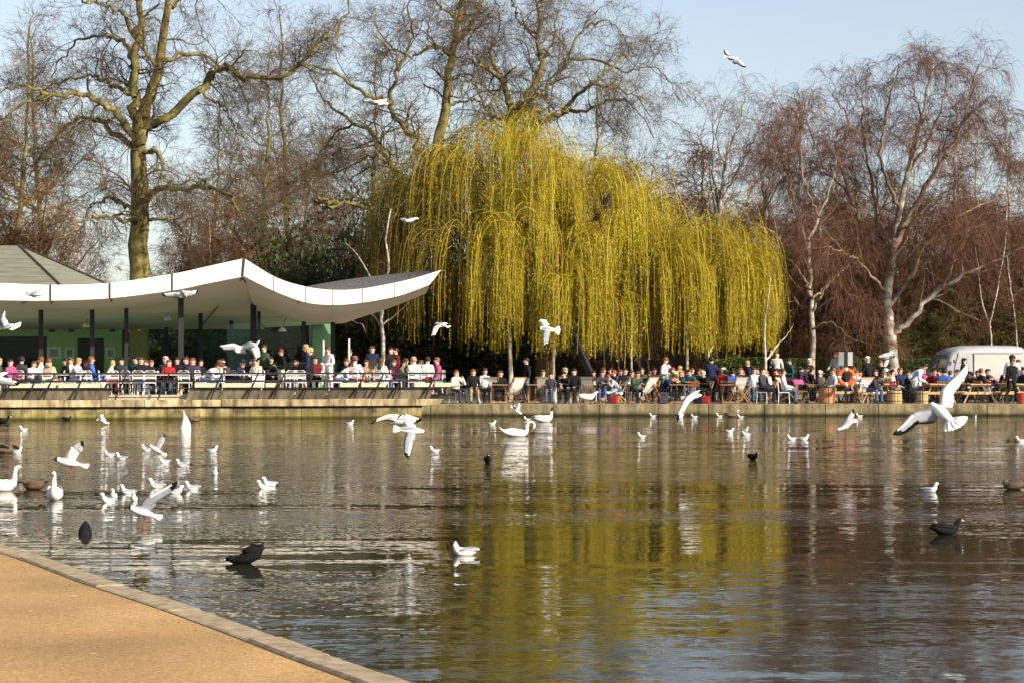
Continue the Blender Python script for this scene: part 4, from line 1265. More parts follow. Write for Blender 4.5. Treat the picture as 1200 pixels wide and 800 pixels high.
    side = rng.normal(size=(K, 3)); side[:, 2] *= 0.3
    side = nrm(side)
    a = nrm(tdir * 0.85 + side * 0.6)
    b = nrm(np.cross(a, rng.normal(size=(K, 3))))
    ln = rng.uniform(0.09, 0.16, K)[:, None]; w = rng.uniform(0.010, 0.018, K)[:, None]
    V2 = np.stack([c, c + a * ln * 0.45 + b * w, c + a * ln, c + a * ln * 0.45 - b * w], 1).reshape(-1, 3)
    Q2 = np.arange(K * 4).reshape(K, 4)
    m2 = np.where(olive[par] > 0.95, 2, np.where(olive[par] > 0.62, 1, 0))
    V = np.concatenate([V1, V2]); Q = np.concatenate([Q1, Q2 + len(V1)])
    mq = np.concatenate([m1, m2])
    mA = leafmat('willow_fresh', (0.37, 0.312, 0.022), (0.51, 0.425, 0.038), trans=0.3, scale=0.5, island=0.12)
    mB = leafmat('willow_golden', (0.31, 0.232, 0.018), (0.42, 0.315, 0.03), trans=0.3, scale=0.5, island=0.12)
    mC = leafmat('willow_shade_olive', (0.125, 0.105, 0.014), (0.20, 0.165, 0.022), trans=0.3, scale=0.5, island=0.12)
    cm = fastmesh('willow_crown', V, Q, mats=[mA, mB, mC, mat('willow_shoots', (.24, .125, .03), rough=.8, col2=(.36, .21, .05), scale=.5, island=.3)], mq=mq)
    # trunk and limbs
    LM = []
    def lb(pts, r0, r1, ya, yb):
        m_ = len(pts)
        W = [at(x, y, YW + ya + (yb - ya) * k / (m_ - 1)) for k, (x, y) in enumerate(pts)]
        LM.append(limb(W, r0, r1, 22, wig=0.03))
    lb([(634, 470), (637, 445), (640, 415), (648, 385), (655, 350), (660, 310), (650, 270), (630, 220), (610, 185)], 0.46, 0.06, 0, 0)
    lb([(637, 440), (652, 400), (690, 365), (730, 345), (780, 335), (830, 325), (870, 315)], 0.30, 0.05, 0, -0.5)
    lb([(655, 350), (680, 290), (705, 245), (725, 215), (745, 205)], 0.22, 0.04, 0, 0)
    lb([(655, 330), (610, 300), (570, 280), (530, 245), (500, 235)], 0.20, 0.04, 0, 1)
    lb([(650, 280), (600, 250), (560, 210), (540, 190)], 0.14, 0.03, 0, 1)
    lb([(700, 250), (720, 290), (760, 300), (800, 285), (840, 280)], 0.12, 0.03, 0, 0)
    lb([(690, 365), (700, 330), (740, 310), (780, 290)], 0.13, 0.03, -0.3, -1)
    lb([(655, 330), (640, 300), (600, 290), (560, 285)], 0.12, 0.03, 0, -2)
    lb([(660, 320), (670, 290), (690, 300), (720, 320)], 0.10, 0.03, 0, -3)
    P0, R0 = stackl(LM)
    V, Q = tubes(P0, R0, 9)
    tm = fastmesh('willow_trunk', V, Q, mats=[bark('willow_bark', (0.055, 0.035, 0.02), (0.17, 0.105, 0.055), 5, (1, 1, 0.25), 0.05)], smooth=True)
    l1 = grow(P0, R0, 12, t0=0.3, angle=(25, 65), length=(1.2, 2.6), steps=6, wiggle=0.2, trop=(0, 0, 0.1), rr=(.3, .5), rmin=0.015, rmax=0.05)
    l2 = grow(*l1, 5, t0=0.3, angle=(25, 65), length=(0.8, 1.6), steps=5, wiggle=0.2, trop=(0, 0, -0.1), rr=(.4, .6), rmin=0.008, rmax=0.02)
    parts = [(*tubes(*l1, 4), 0), (*tubes(*l2, 3), 0)]
    V, Q, mq = join(parts)
    bm_ = fastmesh('willow_branches', V, Q, mats=[M_brown_tw], mq=mq)
    t = tree_object('willow_tree', 'big weeping willow with yellow green curtains of fresh leaves', tm, cm, base)
    o = link('branches', bm_, t); o.location = -base
willow()
# ================================================================== railings, hedge, small birches
def gp(px, Y, dz=0.0):
    p = at(px, HY, Y); p.z = ground_z(Y) + dz; return p
YR = 91.6
M_iron = mat('railing_iron', (0.014, 0.016, 0.014), rough=0.6, spec=0.3)
rail2 = thing('park_railing', 'black spiked iron railing along the wood edge behind the hedge', 'railing', gp(470, YR))
x0 = at(470, HY, YR).x; x1 = at(1100, HY, YR).x
o = MB(); o.tube([(0, 0, 0), (0, 0, 1.34)], 0.011, 5, cap=False); o.lathe([(0.011, 1.34), (0.022, 1.37), (0.0, 1.45)], sides=5, cap=False)
pick = o.mesh('picket', M_iron)
n = 190
for i in range(n):
    link('picket', pick, rail2, ((x1 - x0) * i / (n - 1), 0, 0))
for z in (0.18, 1.24):
    MB().box(((x1 - x0) / 2, 0.0, z), (x1 - x0, 0.012, 0.045)).build('rail', M_iron, rail2)
for i in range(9):
    MB().box(((x1 - x0) * i / 8, 0.03, 0.7), (0.06, 0.06, 1.5)).build('post', M_iron, rail2)

def hedge(name, label, px0, px1, Y, ztop, depth, n, m, seed, size=0.05):
    global rng
    keep = rng; rng = np.random.default_rng(seed)
    a = at(px0, HY, Y); b = at(px1, HY, Y); g = ground_z(Y); W = b.x - a.x; Hh = ztop - g
    P = np.stack([rng.uniform(0, W, n), rng.uniform(0, depth, n), rng.uniform(0, Hh, n)], 1)
    # gather leaves near the clipped faces, with uneven skin
    face = rng.integers(0, 3, n)
    P[face == 0, 1] = np.abs(rng.normal(size=(face == 0).sum())) * 0.07
    P[face == 1, 2] = Hh - np.abs(rng.normal(size=(face == 1).sum())) * 0.07
    wob = 0.07 * np.sin(P[:, 0] * 2.1 + P[:, 2] * 3) + 0.05 * np.sin(P[:, 0] * 5.3 + 1)
    P[:, 1] += wob; P[:, 2] += 0.6 * wob * (P[:, 2] / Hh)
    A = nrm(rng.normal(size=(n, 3))); B = nrm(np.cross(A, rng.normal(size=(n, 3))))
    s = rng.uniform(.6, 1.3, n)[:, None] * size
    V = np.stack([P - A * s, P + B * s * .5, P + A * s, P - B * s * .5], 1).reshape(-1, 3)
    st = 26; sp = np.stack([rng.uniform(0, W, st * 4), rng.uniform(.1, depth, st * 4), np.zeros(st * 4)], 1)
    S = np.stack([sp, sp + rng.normal(size=sp.shape) * .15 + np.array([0, 0, Hh * .5]), sp + rng.normal(size=sp.shape) * .25 + np.array([0, 0, Hh * .92])], 1)
    V2, Q2 = tubes(S, np.full(S.shape[:2], .012), 3)
    Q = np.concatenate([np.arange(n * 4).reshape(n, 4), Q2 + n * 4])
    mq = np.concatenate([np.zeros(n, int), np.ones(len(Q2), int)])
    rng = keep
    o = link(name, fastmesh(name, np.concatenate([V, V2]), Q, mats=[m, M_dark_bark], mq=mq), None, (a.x, Y, g))
    return tag(o, label, 'hedge')
hedge('hedge', 'clipped green hedge in front of the iron railing near the van', 828, 1105, 90.6, 2.22, 0.8, 15000, M_hedge, 41)
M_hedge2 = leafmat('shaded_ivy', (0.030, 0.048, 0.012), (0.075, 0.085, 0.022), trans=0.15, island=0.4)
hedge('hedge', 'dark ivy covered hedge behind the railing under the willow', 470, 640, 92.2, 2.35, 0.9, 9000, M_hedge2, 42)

def young_birch(px, Y, rows, r, label, forks=(), h_extra=0):
    """slim white stem given by photo rows from foot to tip"""
    L = []
    W = [gp(px, Y)] + [at(x, y, Y) for x, y in rows]
    L.append(limb(W, r, r * .3, 18, wig=.012))
    for pts, rr0 in forks:
        L.append(limb([at(x, y, Y + .4 * k) for k, (x, y) in enumerate(pts)], rr0, .012, 18, wig=.012))
    P0, R0 = stackl(L)
    V, Q = tubes(P0, R0, 7)
    tm = fastmesh('young_birch_trunk', V, Q, mats=[M_birch_young], smooth=True)
    ln = np.linalg.norm(np.diff(P0, axis=1), axis=2).sum(1)
    l1 = grow(P0, R0, (ln * 1.6).astype(int) + 2, t0=.55, angle=(25, 55), length=(.6, 1.5), steps=5, wiggle=.16, trop=(0, 0, .02), rr=(.3, .5), rmin=.008, rmax=.018)
    l2 = grow(*l1, 5, t0=.2, angle=(20, 55), length=(.4, .9), steps=4, wiggle=.15, trop=(0, 0, -.3), rr=(.5, .7), rmin=.005, rmax=.007)
    V, Q, mq = join([(*tubes(*l1, 3), 0), (*tubes(*l2, 2), 0)])
    cm = fastmesh('young_birch_crown', V, Q, mats=[M_birch_tw], mq=mq)
    tree_object('young_birch', label, tm, cm, gp(px, Y), 'slim young birches')
young_birch(598, 84.0, [(598, 410), (597, 380), (594, 330), (598, 280)], .105, 'white birch stem in front of the willow beside a man standing in black')
young_birch(648, 84.6, [(649, 410), (652, 380), (655, 330)], .09, 'white birch stem close against the willow trunk')
young_birch(740, 84.5, [(740, 400), (741, 370), (745, 310)], .055, 'very thin white birch stem under the willow beside a dark post')
young_birch(805, 86.5, [(805, 410), (803, 385), (800, 330)], .085, 'white birch stem at the foot of the yellow curtain')
young_birch(831, 86.0, [(830, 415), (828, 395), (825, 350)], .07, 'white birch stem with a low side fork under the willow', [(((831, 414), (836, 404), (842, 394)), .04)])
young_birch(897, 84.2, [(897, 420), (896, 400), (897, 375), (900, 350), (903, 325)], .07, 'slender white birch beside the end of the willow curtain', [(((897, 423), (908, 408), (920, 395), (930, 380)), .05)])
young_birch(449, 84.5, [(449, 400), (447, 378), (450, 345), (456, 312), (452, 280), (458, 245)], .105, 'white birch forking low beside the upswept roof end',
            [(((448, 385), (436, 368), (424, 360), (412, 365), (404, 372)), .05), (((448, 382), (442, 350), (432, 322), (420, 300), (405, 285)), .06), (((449, 380), (465, 368), (478, 355), (488, 340)), .04), (((428, 388), (424, 380), (416, 378), (400, 368)), .03)])
for px, Y, rows, lab in ((710, 90.2, [(708, 415), (714, 395), (716, 375)], 'leaning thin pale sapling behind the dark prop'),
                    (762, 90.4, [(760, 420), (764, 395), (765, 370)], 'thin pale sapling behind the walking man in pale shirt'),
                    (725, 90.8, [(724, 410), (722, 385)], 'thin pale sapling against the railing under the willow'),
                    (690, 90.8, [(689, 410), (686, 388)], 'thin pale sapling just behind the dark slanting prop'),
                    (1162, 92.6, [(1162, 400), (1160, 380), (1168, 345), (1176, 300), (1180, 270)], 'slim white birch behind the van with a V fork'),
                    (1195, 92.8, [(1190, 380), (1183, 330), (1180, 300)], 'slim pale birch leaning beside the van roof')):
    young_birch(px, Y, rows, .05, lab, [(((1161, 385), (1150, 350), (1146, 310), (1138, 270)), .04)] if px == 1162 else ())

# dark slanting prop under the willow, lamp post
pr = thing('tree_prop', 'dark heavy timber prop slanting up into the willow', 'prop', gp(708, 82.2))
q = at(669, 388, 83.0) - gp(708, 82.2)
MB().bar((0, 0, -.05), q, .24, .24).build('beam', mat('tarred_timber', (.018, .018, .022), rough=.8, var=.3), pr)
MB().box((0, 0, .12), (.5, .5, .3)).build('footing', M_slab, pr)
MB().bar(q + Vector((-.35, 0, .05)), q + Vector((.35, 0, .05)), .2, .16).build('yoke', MATS['tarred_timber'], pr)
pp = thing('post', 'tall dark green post beside the thin birch under the willow', 'post', gp(749, 84.6))
MB().tube([(0, 0, 0), (0, 0, 1.9)], .06, 8).build('pole', M_steel, pp); MB().lathe([(.075, 1.9), (.08, 1.95), (.0, 2.02)], sides=8).build('cap', M_steel, pp)

# ------------------------------------------------------------------ low mesh fence on the bank
YF2 = 77.95
low = thing('bank_fence', 'low thin wire fence along the water edge of the lower terrace', 'fence', (0, YF2, 0.44))
xa, xb = at(519, HY, YF2).x, at(1290, HY, YF2).x
for i, px in enumerate([519, 560, 602, 648, 692, 736, 790, 846, 902, 946, 971, 992, 1040, 1081, 1122, 1146, 1180, 1230, 1290]):
    X = at(px, HY, YF2).x
    MB().box((X, 0, .27), (.03, .03, .62)).build('post', M_iron, low)
wv, wq = [], []
zz = np.array([.04, .30, .555])
for z in zz:
    P_ = np.array([[[xa, 0, z], [(xa + xb) / 2, 0, z], [xb, 0, z]]]); V, Q = tubes(P_, np.full((1, 3), .005), 4); wv.append(V); wq.append(Q)
nw = 290
Xs = np.linspace(xa, xb, nw)
P_ = np.stack([np.stack([Xs, np.zeros(nw), np.full(nw, .02)], 1), np.stack([Xs, np.zeros(nw), np.full(nw, .555)], 1)], 1)
V, Q = tubes(P_, np.full((nw, 2), .0036), 3); wv.append(V); wq.append(Q)
off = np.cumsum([0] + [len(v) for v in wv[:-1]])
w_ = link('wire_mesh', fastmesh('wire_mesh', np.concatenate(wv), np.concatenate([q_ + o_ for q_, o_ in zip(wq, off)]), mats=[mat('wire', (.05, .05, .05), rough=.5, metal=.3)]), low)
w_['kind'] = 'stuff'

# ------------------------------------------------------------------ van
van = thing('van', 'old rounded white panel van parked by the hedge', 'van', gp(1141, 86.6), R(13))
M_van = mat('van_paint', (.31, .31, .335), rough=.55, var=.08, scale=1.4, spec=.4)
M_vang = mat('van_glass', (.02, .022, .026), rough=.08, spec=.6, var=.1)
M_tyre = mat('tyre', (.015, .015, .015), rough=.9)
o = MB()
def vsec(x, zt, w, zb=.45, r=.22):
    """rounded-top cross-section of the body at length x"""
    h = w / 2; pts = []
    pts += [(x, -h, zb), (x, -h - .02, (zb + zt) * .45), (x, -h, zt - r)]
    for k in range(1, 5):
        a = math.pi / 2 * k / 5; pts.append((x, -h + r * (1 - math.cos(a)), zt - r + r * math.sin(a)))
    pts.append((x, 0, zt + .03))
    for k in range(4, 0, -1):
        a = math.pi / 2 * k / 5; pts.append((x, h - r * (1 - math.cos(a)), zt - r + r * math.sin(a)))
    pts += [(x, h, zt - r), (x, h + .02, (zb + zt) * .45), (x, h, zb)]
    return pts
o.loft([vsec(-1.92, 1.05, 1.5, r=.15), vsec(-1.86, 1.18, 1.6, r=.15), vsec(-1.62, 1.32, 1.68, r=.15), vsec(-1.52, 1.72, 1.70, r=.2), vsec(-1.36, 2.0, 1.74, r=.24), vsec(-1.05, 2.16, 1.78, r=.26), vsec(-.6, 2.24, 1.80, r=.26), vsec(.4, 2.26, 1.80, r=.25), vsec(1.7, 2.25, 1.80, r=.25), vsec(1.88, 2.20, 1.78, r=.25), vsec(1.94, 2.05, 1.70, r=.25)])
body = o.build('body', M_van, van, smooth=True)
md = body.modifiers.new('edge', 'EDGE_SPLIT'); md.split_angle = R(40)
MB().add([], []) if False else None
def vpatch(name, pts, m, parent=van, th=.018):
    """flat patch on the side of the van; pts (x, z)"""
    o = MB(); o.prism(pts, -.945, -.945 + th + .06); return o.build(name, m, parent)
dr = vpatch('cab_door', [(-1.30, .5), (-.62, .5), (-.62, 1.98), (-1.12, 1.98), (-1.30, 1.3)], M_van)
dr.location = (0, .01, 0)
wd = MB(); wd.prism([(-1.24, 1.36), (-.98, 1.36), (-.98, 1.86), (-1.12, 1.86)], -.952, -.93); wd.build('pane', mat('van_side_glass', (.30, .31, .32), rough=.15, var=.2), dr)
wd = MB(); wd.prism([(-.95, 1.36), (-.68, 1.36), (-.68, 1.86), (-.95, 1.86)], -.952, -.93); wd.build('pane', MATS['van_side_glass'], dr)
MB().box((-.70, -.955, 1.2), (.12, .03, .03)).build('handle', M_steel, dr)
ph = vpatch('side_hatch', [(-.42, .9), (1.72, .9), (1.72, 1.92), (-.42, 1.92)], mat('hatch_paint', (.40, .385, .37), rough=.55, var=.14, scale=1.6))
MB().box((.65, -.955, 1.945), (2.24, .03, .025)).build('hatch_gutter', mat('gutter_dark', (.16, .14, .15), rough=.6), van)
MB().box((-.435, -.95, 1.42), (.02, .02, 1.04)).build('hatch_edge', MATS['gutter_dark'], van)
# windscreen, in two panes on the raked front
for s in (-1, 1):
    o = MB(); o.add([(-1.70, s * .06, 1.36), (-1.70, s * .78, 1.36), (-1.47, s * .72, 1.90), (-1.47, s * .06, 1.90), (-1.60, s * .06, 1.36), (-1.60, s * .78, 1.36), (-1.38, s * .72, 1.90), (-1.38, s * .06, 1.90)],
                [(0, 1, 2, 3), (4, 7, 6, 5), (0, 4, 5, 1), (1, 5, 6, 2), (2, 6, 7, 3), (3, 7, 4, 0)])
    o.build('windscreen', M_vang, van)
    o = MB(); o.lathe([(.0, .05), (.08, .04), (.11, .0)], sides=12); h_ = o.build('headlight', mat('lamp_glass', (.6, .6, .55), rough=.2), van, smooth=True); h_.location = (-1.93, s * .55, .85); h_.rotation_euler = (0, R(-90), 0)
    for x_ in (-1.2, 1.2):
        w_ = thing('wheel', None, None); w_.parent = van; w_.location = (x_, s * .74, .31); w_.rotation_euler = (R(90), 0, 0)
        MB().lathe([(.2, -.09), (.30, -.09), (.315, -.05), (.315, .05), (.30, .09), (.2, .09)], sides=18, cap=False).build('tyre', M_tyre, w_, smooth=True)
        MB().lathe([(.2, -.07), (.06, -.03), (.06, .03), (.2, .07)], sides=14).build('rim', M_van, w_)
MB().box((-1.95, 0, .52), (.08, 1.7, .12)).build('bumper', M_steel, van)
MB().box((1.97, 0, .52), (.08, 1.7, .12)).build('bumper', M_steel, van)
# side window in the raking cab corner: mirror
MB().box((-1.36, -1.0, 1.62), (.05, .06, .14)).build('mirror', M_steel, van)

# ------------------------------------------------------------------ life ring on its stand
lr = thing('life_ring', 'orange life ring with white bands hung on its stand', 'life ring', gp(991, 78.35, 1.03) + Vector((0, -.16, 0)))
M_or = mat('ring_orange', (.75, .11, .02), rough=.5, var=.06); M_wh = mat('ring_white', (.8, .78, .74), rough=.5, var=.04)
o = MB(); rings = []; NS = 40
for i in range(NS + 1):
    a = 2 * math.pi * i / NS
    rings.append([((.28 + .075 * math.cos(b)) * math.cos(a), .05 * math.sin(b), (.28 + .075 * math.cos(b)) * math.sin(a)) for b in [2 * math.pi * k / 10 for k in range(10)]])
o.loft(rings, cap=False); o.build('ring', M_or, lr, smooth=True)
for q in range(4):
    a0 = math.pi / 2 * q
    o = MB(); rr_ = []
    for j in range(4):
        a = a0 - .11 + .22 * j / 3
        rr_.append([((.28 + .08 * math.cos(b)) * math.cos(a), .055 * math.sin(b), (.28 + .08 * math.cos(b)) * math.sin(a)) for b in [2 * math.pi * k / 10 for k in range(10)]])
    o.loft(rr_); o.build('band', M_wh, lr, smooth=True)
st = thing('life_ring_stand', 'black post with grey twin boards behind the orange life ring', 'stand', gp(991, 78.5))
MB().box((0, 0, 1.0), (.08, .08, 2.0)).build('post', M_steel, st)
M_bd = mat('notice_board_grey', (.30, .32, .31), rough=.6, var=.06)
for s in (-1, 1):
    MB().box((s * .17, -.02, 1.72), (.20, .03, .52), R(s * 12)).build('board', M_bd, st)
MB().box((0, .02, 1.05), (.34, .05, .34)).build('back_plate', M_steel, st)

# ------------------------------------------------------------------ planters
pl = thing('planter', 'round terracotta barrel planter with low plants beside the life ring', 'planter', gp(969.5, 79.0))
M_tc = mat('terracotta', (.52, .22, .10), rough=.85, var=.12, scale=3)
MB().lathe([(.26, 0), (.29, .05), (.32, .55), (.33, .60), (.30, .60), (.29, .5), (0, .5)], sides=24).build('tub', M_tc, pl, smooth=False)
o = link('plants', BUSH[2], pl, (0, 0, .48)); o.scale = (.16, .16, .10); 
def tub(px, Y, label, r=.27, h=.5):
    t = thing('slatted_tub', label, 'tub', gp(px, Y), 0, 'slatted wooden tubs')
    M_sl = mat('pale_slats', (.55, .38, .17), rough=.75, var=.18, scale=3, stretch=(1, 1, .2), objrand=.25)
    o = MB(); o.box((0, 0, h / 2), (.085, .025, h)); me = o.mesh('slat', M_sl)
    n_ = 17
    for k in range(n_):
        a = 2 * math.pi * k / n_
        s_ = link('slat', me, t, (r * math.cos(a), r * math.sin(a), 0), a + math.pi / 2)
    MB().lathe([(r - .02, .02), (r - .02, h * .8), (0, h * .8)], sides=16).build('inner_tub', mat('soil', (.05, .035, .02), rough=1), t)
    for z in (.1, h - .1):
        MB().lathe([(r + .014, z - .015), (r + .018, z - .015), (r + .018, z + .015), (r + .014, z + .015)], sides=24, cap=False).build('hoop', M_steel, t)
tub(1048, 79.0, 'pale slatted wooden tub below the seated man in jeans')
tub(1081, 79.2, 'pale slatted wooden tub under the first picnic table', .20, .48)
rd = thing('red_tub', 'bright red plastic tub at the end of the picnic tables', 'tub', gp(1199, 78.9))
MB().lathe([(.2, 0), (.25, .4), (.26, .42), (.24, .42), (.2, .05)], sides=18).build('shell', mat('red_plastic', (.65, .07, .03), rough=.4, var=.05), rd)
MB().tube([(-.25, 0, .4), (-.18, 0, .55), (.18, 0, .55), (.25, 0, .4)], .012, 6).build('handle', M_steel, rd)

# ------------------------------------------------------------------ furniture prototypes
M_whitep = mat('white_enamel', (.78, .74, .72), rough=.45, var=.05)
M_teak = mat('teak', (.36, .20, .085), rough=.75, var=.22, scale=5, stretch=(1, 1, 1), objrand=.25)
M_pine = mat('pine_timber', (.56, .39, .19), rough=.75, var=.16, scale=4, objrand=.15)
M_canvas = mat('white_canvas', (.80, .77, .70), rough=.8, var=.05)
def proto(fn):
    t = thing(fn.__name__, None, None); fn(t); return t
def white_chair(t):
    MB().box((0, 0, .44), (.42, .42, .03)).build('seat', M_whitep, t)
    o = MB(); 
    o.tube([(-.2, .2, .44), (-.2, .235, .82), (-.13, .245, .87), (.13, .245, .87), (.2, .235, .82), (.2, .2, .44)], .017, 6); o.build('back_frame', M_whitep, t)
    MB().box((0, .235, .76), (.36, .015, .10), rx=R(-5)).build('back_slat', M_whitep, t); MB().box((0, .222, .62), (.36, .015, .08), rx=R(-5)).build('back_slat', M_whitep, t)
    for sx in (-1, 1):
        for sy in (-1, 1):
            MB().tube([(sx * .19, sy * .19, .43), (sx * .215, sy * .215, 0)], .015, 6).build('leg', M_whitep, t)
def white_table(t):
    MB().lathe([(.0, .70), (.42, .70), (.43, .715), (.42, .73), (0, .73)], sides=24).build('top', M_whitep, t)
    MB().tube([(0, 0, .02), (0, 0, .70)], .03, 8).build('pedestal', M_whitep, t)
    MB().lathe([(.25, 0), (.25, .015), (.05, .04)], sides=18).build('base', M_whitep, t)
def long_table(t):
    MB().box((0, 0, .72), (1.5, .75, .03)).build('top', M_whitep, t, bevel=.006)
    for sx in (-1, 1):
        for sy in (-1, 1):
            MB().tube([(sx * .66, sy * .3, .70), (sx * .69, sy * .32, 0)], .018, 6).build('leg', M_whitep, t)
def folding_table(t):
    for k in range(6):
        MB().box((0, -.29 + k * .116, .725), (.72, .10, .022)).build('slat', M_teak, t)
    for sx in (-1, 1):
        MB().bar((sx * .30, -.28, 0), (sx * .30, .28, .71), .03, .045).build('leg', M_teak, t)
        MB().bar((sx * .27, .28, 0), (sx * .27, -.28, .71), .03, .045).build('leg', M_teak, t)
    MB().box((0, -.24, .06), (.56, .03, .035)).build('stretcher', M_teak, t); MB().box((0, .24, .06), (.50, .03, .035)).build('stretcher', M_teak, t)
def cross_table(t):
    """folding table whose crossed legs face the water"""
    for k in range(6):
        MB().box((-.29 + k * .116, 0, .725), (.10, .72, .022)).build('slat', M_teak, t)
    for sy in (-1, 1):
        MB().bar((-.28, sy * .30, 0), (.28, sy * .30, .71), .045, .03).build('leg', M_teak, t)
        MB().bar((.28, sy * .27, 0), (-.28, sy * .27, .71), .045, .03).build('leg', M_teak, t)
def folding_chair(t):
    for k in range(4):
        MB().box((0, -.16 + k * .105, .44), (.40, .085, .018)).build('seat_slat', M_teak, t)
    for sx in (-1, 1):
        MB().bar((sx * .20, -.22, 0), (sx * .20, .24, .86), .025, .04).build('back_leg', M_teak, t)
        MB().bar((sx * .175, .22, 0), (sx * .175, -.18, .45), .025, .04).build('leg', M_teak, t)
    for z, y in ((.82, .225), (.70, .16)):
        MB().box((0, y, z), (.40, .018, .07), rx=R(-28)).build('back_slat', M_teak, t)
def deck_chair(t):
    for sx in (-1, 1):
        MB().bar((sx * .27, -.52, 0), (sx * .27, .46, 1.0), .03, .045).build('long_rail', M_teak, t)
        MB().bar((sx * .24, .55, 0), (sx * .24, -.46, .42), .03, .045).build('seat_rail', M_teak, t)
        MB().bar((sx * .30, .50, .02), (sx * .30, .10, .62), .025, .035).build('strut', M_teak, t)
    MB().tube([(-.28, .46, 1.0), (.28, .46, 1.0)], .02, 6).build('top_bar', M_teak, t); MB().tube([(-.26, -.46, .42), (.26, -.46, .42)], .02, 6).build('front_bar', M_teak, t)
    o = MB(); rings = []
    for k in range(11):
        s = k / 10
        y = -.46 + .92 * s; z = .42 + .58 * s - .34 * math.sin(math.pi * min(1, s * 1.02)) * (1 - .35 * s)
        rings.append([(-.225, y, z), (.225, y, z), (.225, y + .008, z - .012), (-.225, y + .008, z - .012)])
    o.loft(rings); o.build('canvas', M_canvas, t)
def picnic_table(t):
    """A-frame table with benches, ends facing the water"""
    for k in range(5):
        MB().box((-.32 + k * .16, 0, .74), (.145, 1.75, .04)).build('top_plank', M_pine, t)
    for sx in (-1, 1):
        for k in range(2):
            MB().box((sx * (.62 + k * .15), 0, .45), (.135, 1.75, .04)).build('bench_plank', M_pine, t)
    for sy in (-1, 1):
        for sx in (-1, 1):
            MB().bar((sx * .62, sy * .62, 0), (sx * .28, sy * .62, .72), .045, .10, up=(0, 1, 0)).build('leg', M_pine, t)
        MB().box((0, sy * .665, .40), (1.66, .04, .10)).build('cross_rail', M_pine, t)
        MB().box((0, sy * .665, .685), (.78, .04, .08)).build('top_rail', M_pine, t)
        MB().bar((0, sy * .6, .42), (0, sy * .1, .70), .04, .07).build('brace', M_pine, t)
def long_bench(t):
    for k in range(3):
        MB().box((0, -.16 + k * .15, .44), (1.7, .125, .035)).build('seat_plank', M_teak, t)
    for k in range(2):
        MB().box((0, .27 + k * .04, .62 + k * .18), (1.7, .03, .13), rx=R(-12)).build('back_plank', M_teak, t)
    for sx in (-1, 1):
        MB().bar((sx * .72, .2, 0), (sx * .72, .34, .88), .05, .05).build('leg', M_teak, t); MB().bar((sx * .72, -.18, 0), (sx * .72, -.18, .43), .05, .05).build('leg', M_teak, t)
PROTOF = {f.__name__: proto(f) for f in (white_chair, white_table, long_table, folding_table, cross_table, folding_chair, deck_chair, picnic_table, long_bench)}
CATF = dict(white_chair='chair', white_table='table', long_table='table', folding_table='table', cross_table='table', folding_chair='chair', deck_chair='deck chair', picnic_table='picnic table', long_bench='bench')
GRPF = dict(white_chair='white chairs on the cafe terrace', white_table='white tables on the cafe terrace', long_table='white tables on the cafe terrace', folding_table='folding slatted tables on the bank', cross_table='folding slatted tables on the bank',
            folding_chair='folding chairs on the bank', deck_chair='deck chairs on the bank', picnic_table='picnic tables by the van', long_bench='benches on the bank')
def put(kind, loc, rz, label, parts_mat=None):
    c = dup(PROTOF[kind], loc, rz, label, GRPF[kind])
    c['category'] = CATF[kind]
    if parts_mat:
        for ch in c.children:
            if ch.name.split('.')[0] in parts_mat:
                ch.material_slots[0].link = 'OBJECT'; ch.material_slots[0].material = parts_mat[ch.name.split('.')[0]]
    return c
def ter(px, Y, dz=0.0):
    p = at(px, HY, Y - 72.5 + 71.25 + px / 520 * 3.35); p.z = FLOOR + dz; return p
for px, lab in ((1105, 'pine picnic table behind the small slatted tub'), (1144, 'pine picnic table between the other two beside the van'), (1187, 'pine picnic table at the far end before the man in white')):
    put('picnic_table', gp(px - 8 if px == 1105 else px, 80.2), 0, lab)
put('picnic_table', gp(1026, 80.6), 0, 'pine picnic table behind the boy in jeans')
put('picnic_table', gp(985, 81.4), 0, 'pine picnic table half hidden by the life ring')
for px, Y, k, lab in ((584, 79.2, 'folding_table', 'slatted table between the couple in deck chairs'), (628, 79.3, 'folding_table', 'slatted table beside the child in jeans'), (855, 79.0, 'folding_table', 'slatted table beside the crossed leg table'),
                      (871, 78.9, 'cross_table', 'slatted table with crossed legs facing the water'), (794, 79.4, 'folding_table', 'slatted table in front of the orange seat'), (956, 79.2, 'folding_table', 'slatted table before the terracotta planter'),
                      (694, 79.4, 'folding_table', 'slatted table behind the white goose'), (733, 79.6, 'folding_table', 'slatted table in front of the green shirted sitter')):
    put(k, gp(px, Y), R(4), lab)
for px, Y, rz, lab in ((603, 79.4, 28, 'white deck chair with its back towards the dark clad man'), (578, 80.2, -10, 'white deck chair behind the woman with long brown hair'), (637, 80.4, -5, 'white deck chair behind the child in jeans'), (663, 80.8, 0, 'white deck chair below the fair haired woman'), (757, 79.7, 40, 'white deck chair turned aside near the greylag geese'), (864, 80.6, 20, 'white deck chair behind the crossed leg table'),
                       (745, 81.0, -8, 'white deck chair behind the green shirted sitter'), (689, 80.8, -12, 'white deck chair beside the slanting prop'), (924, 79.1, -115, 'deck chair seen from the side beside the pushchair'), (1012, 80.0, 12, 'white deck chair beside the life ring')):
    put('deck_chair', gp(px, Y), R(rz + 180), lab)
put('long_bench', ter(497, 78.4, 0) , R(180), 'grey slatted bench with back at the far end of the terrace', dict(seat_plank=M_slab, back_plank=mat('grey_bench', (.30, .33, .28), rough=.8), leg=M_slab))
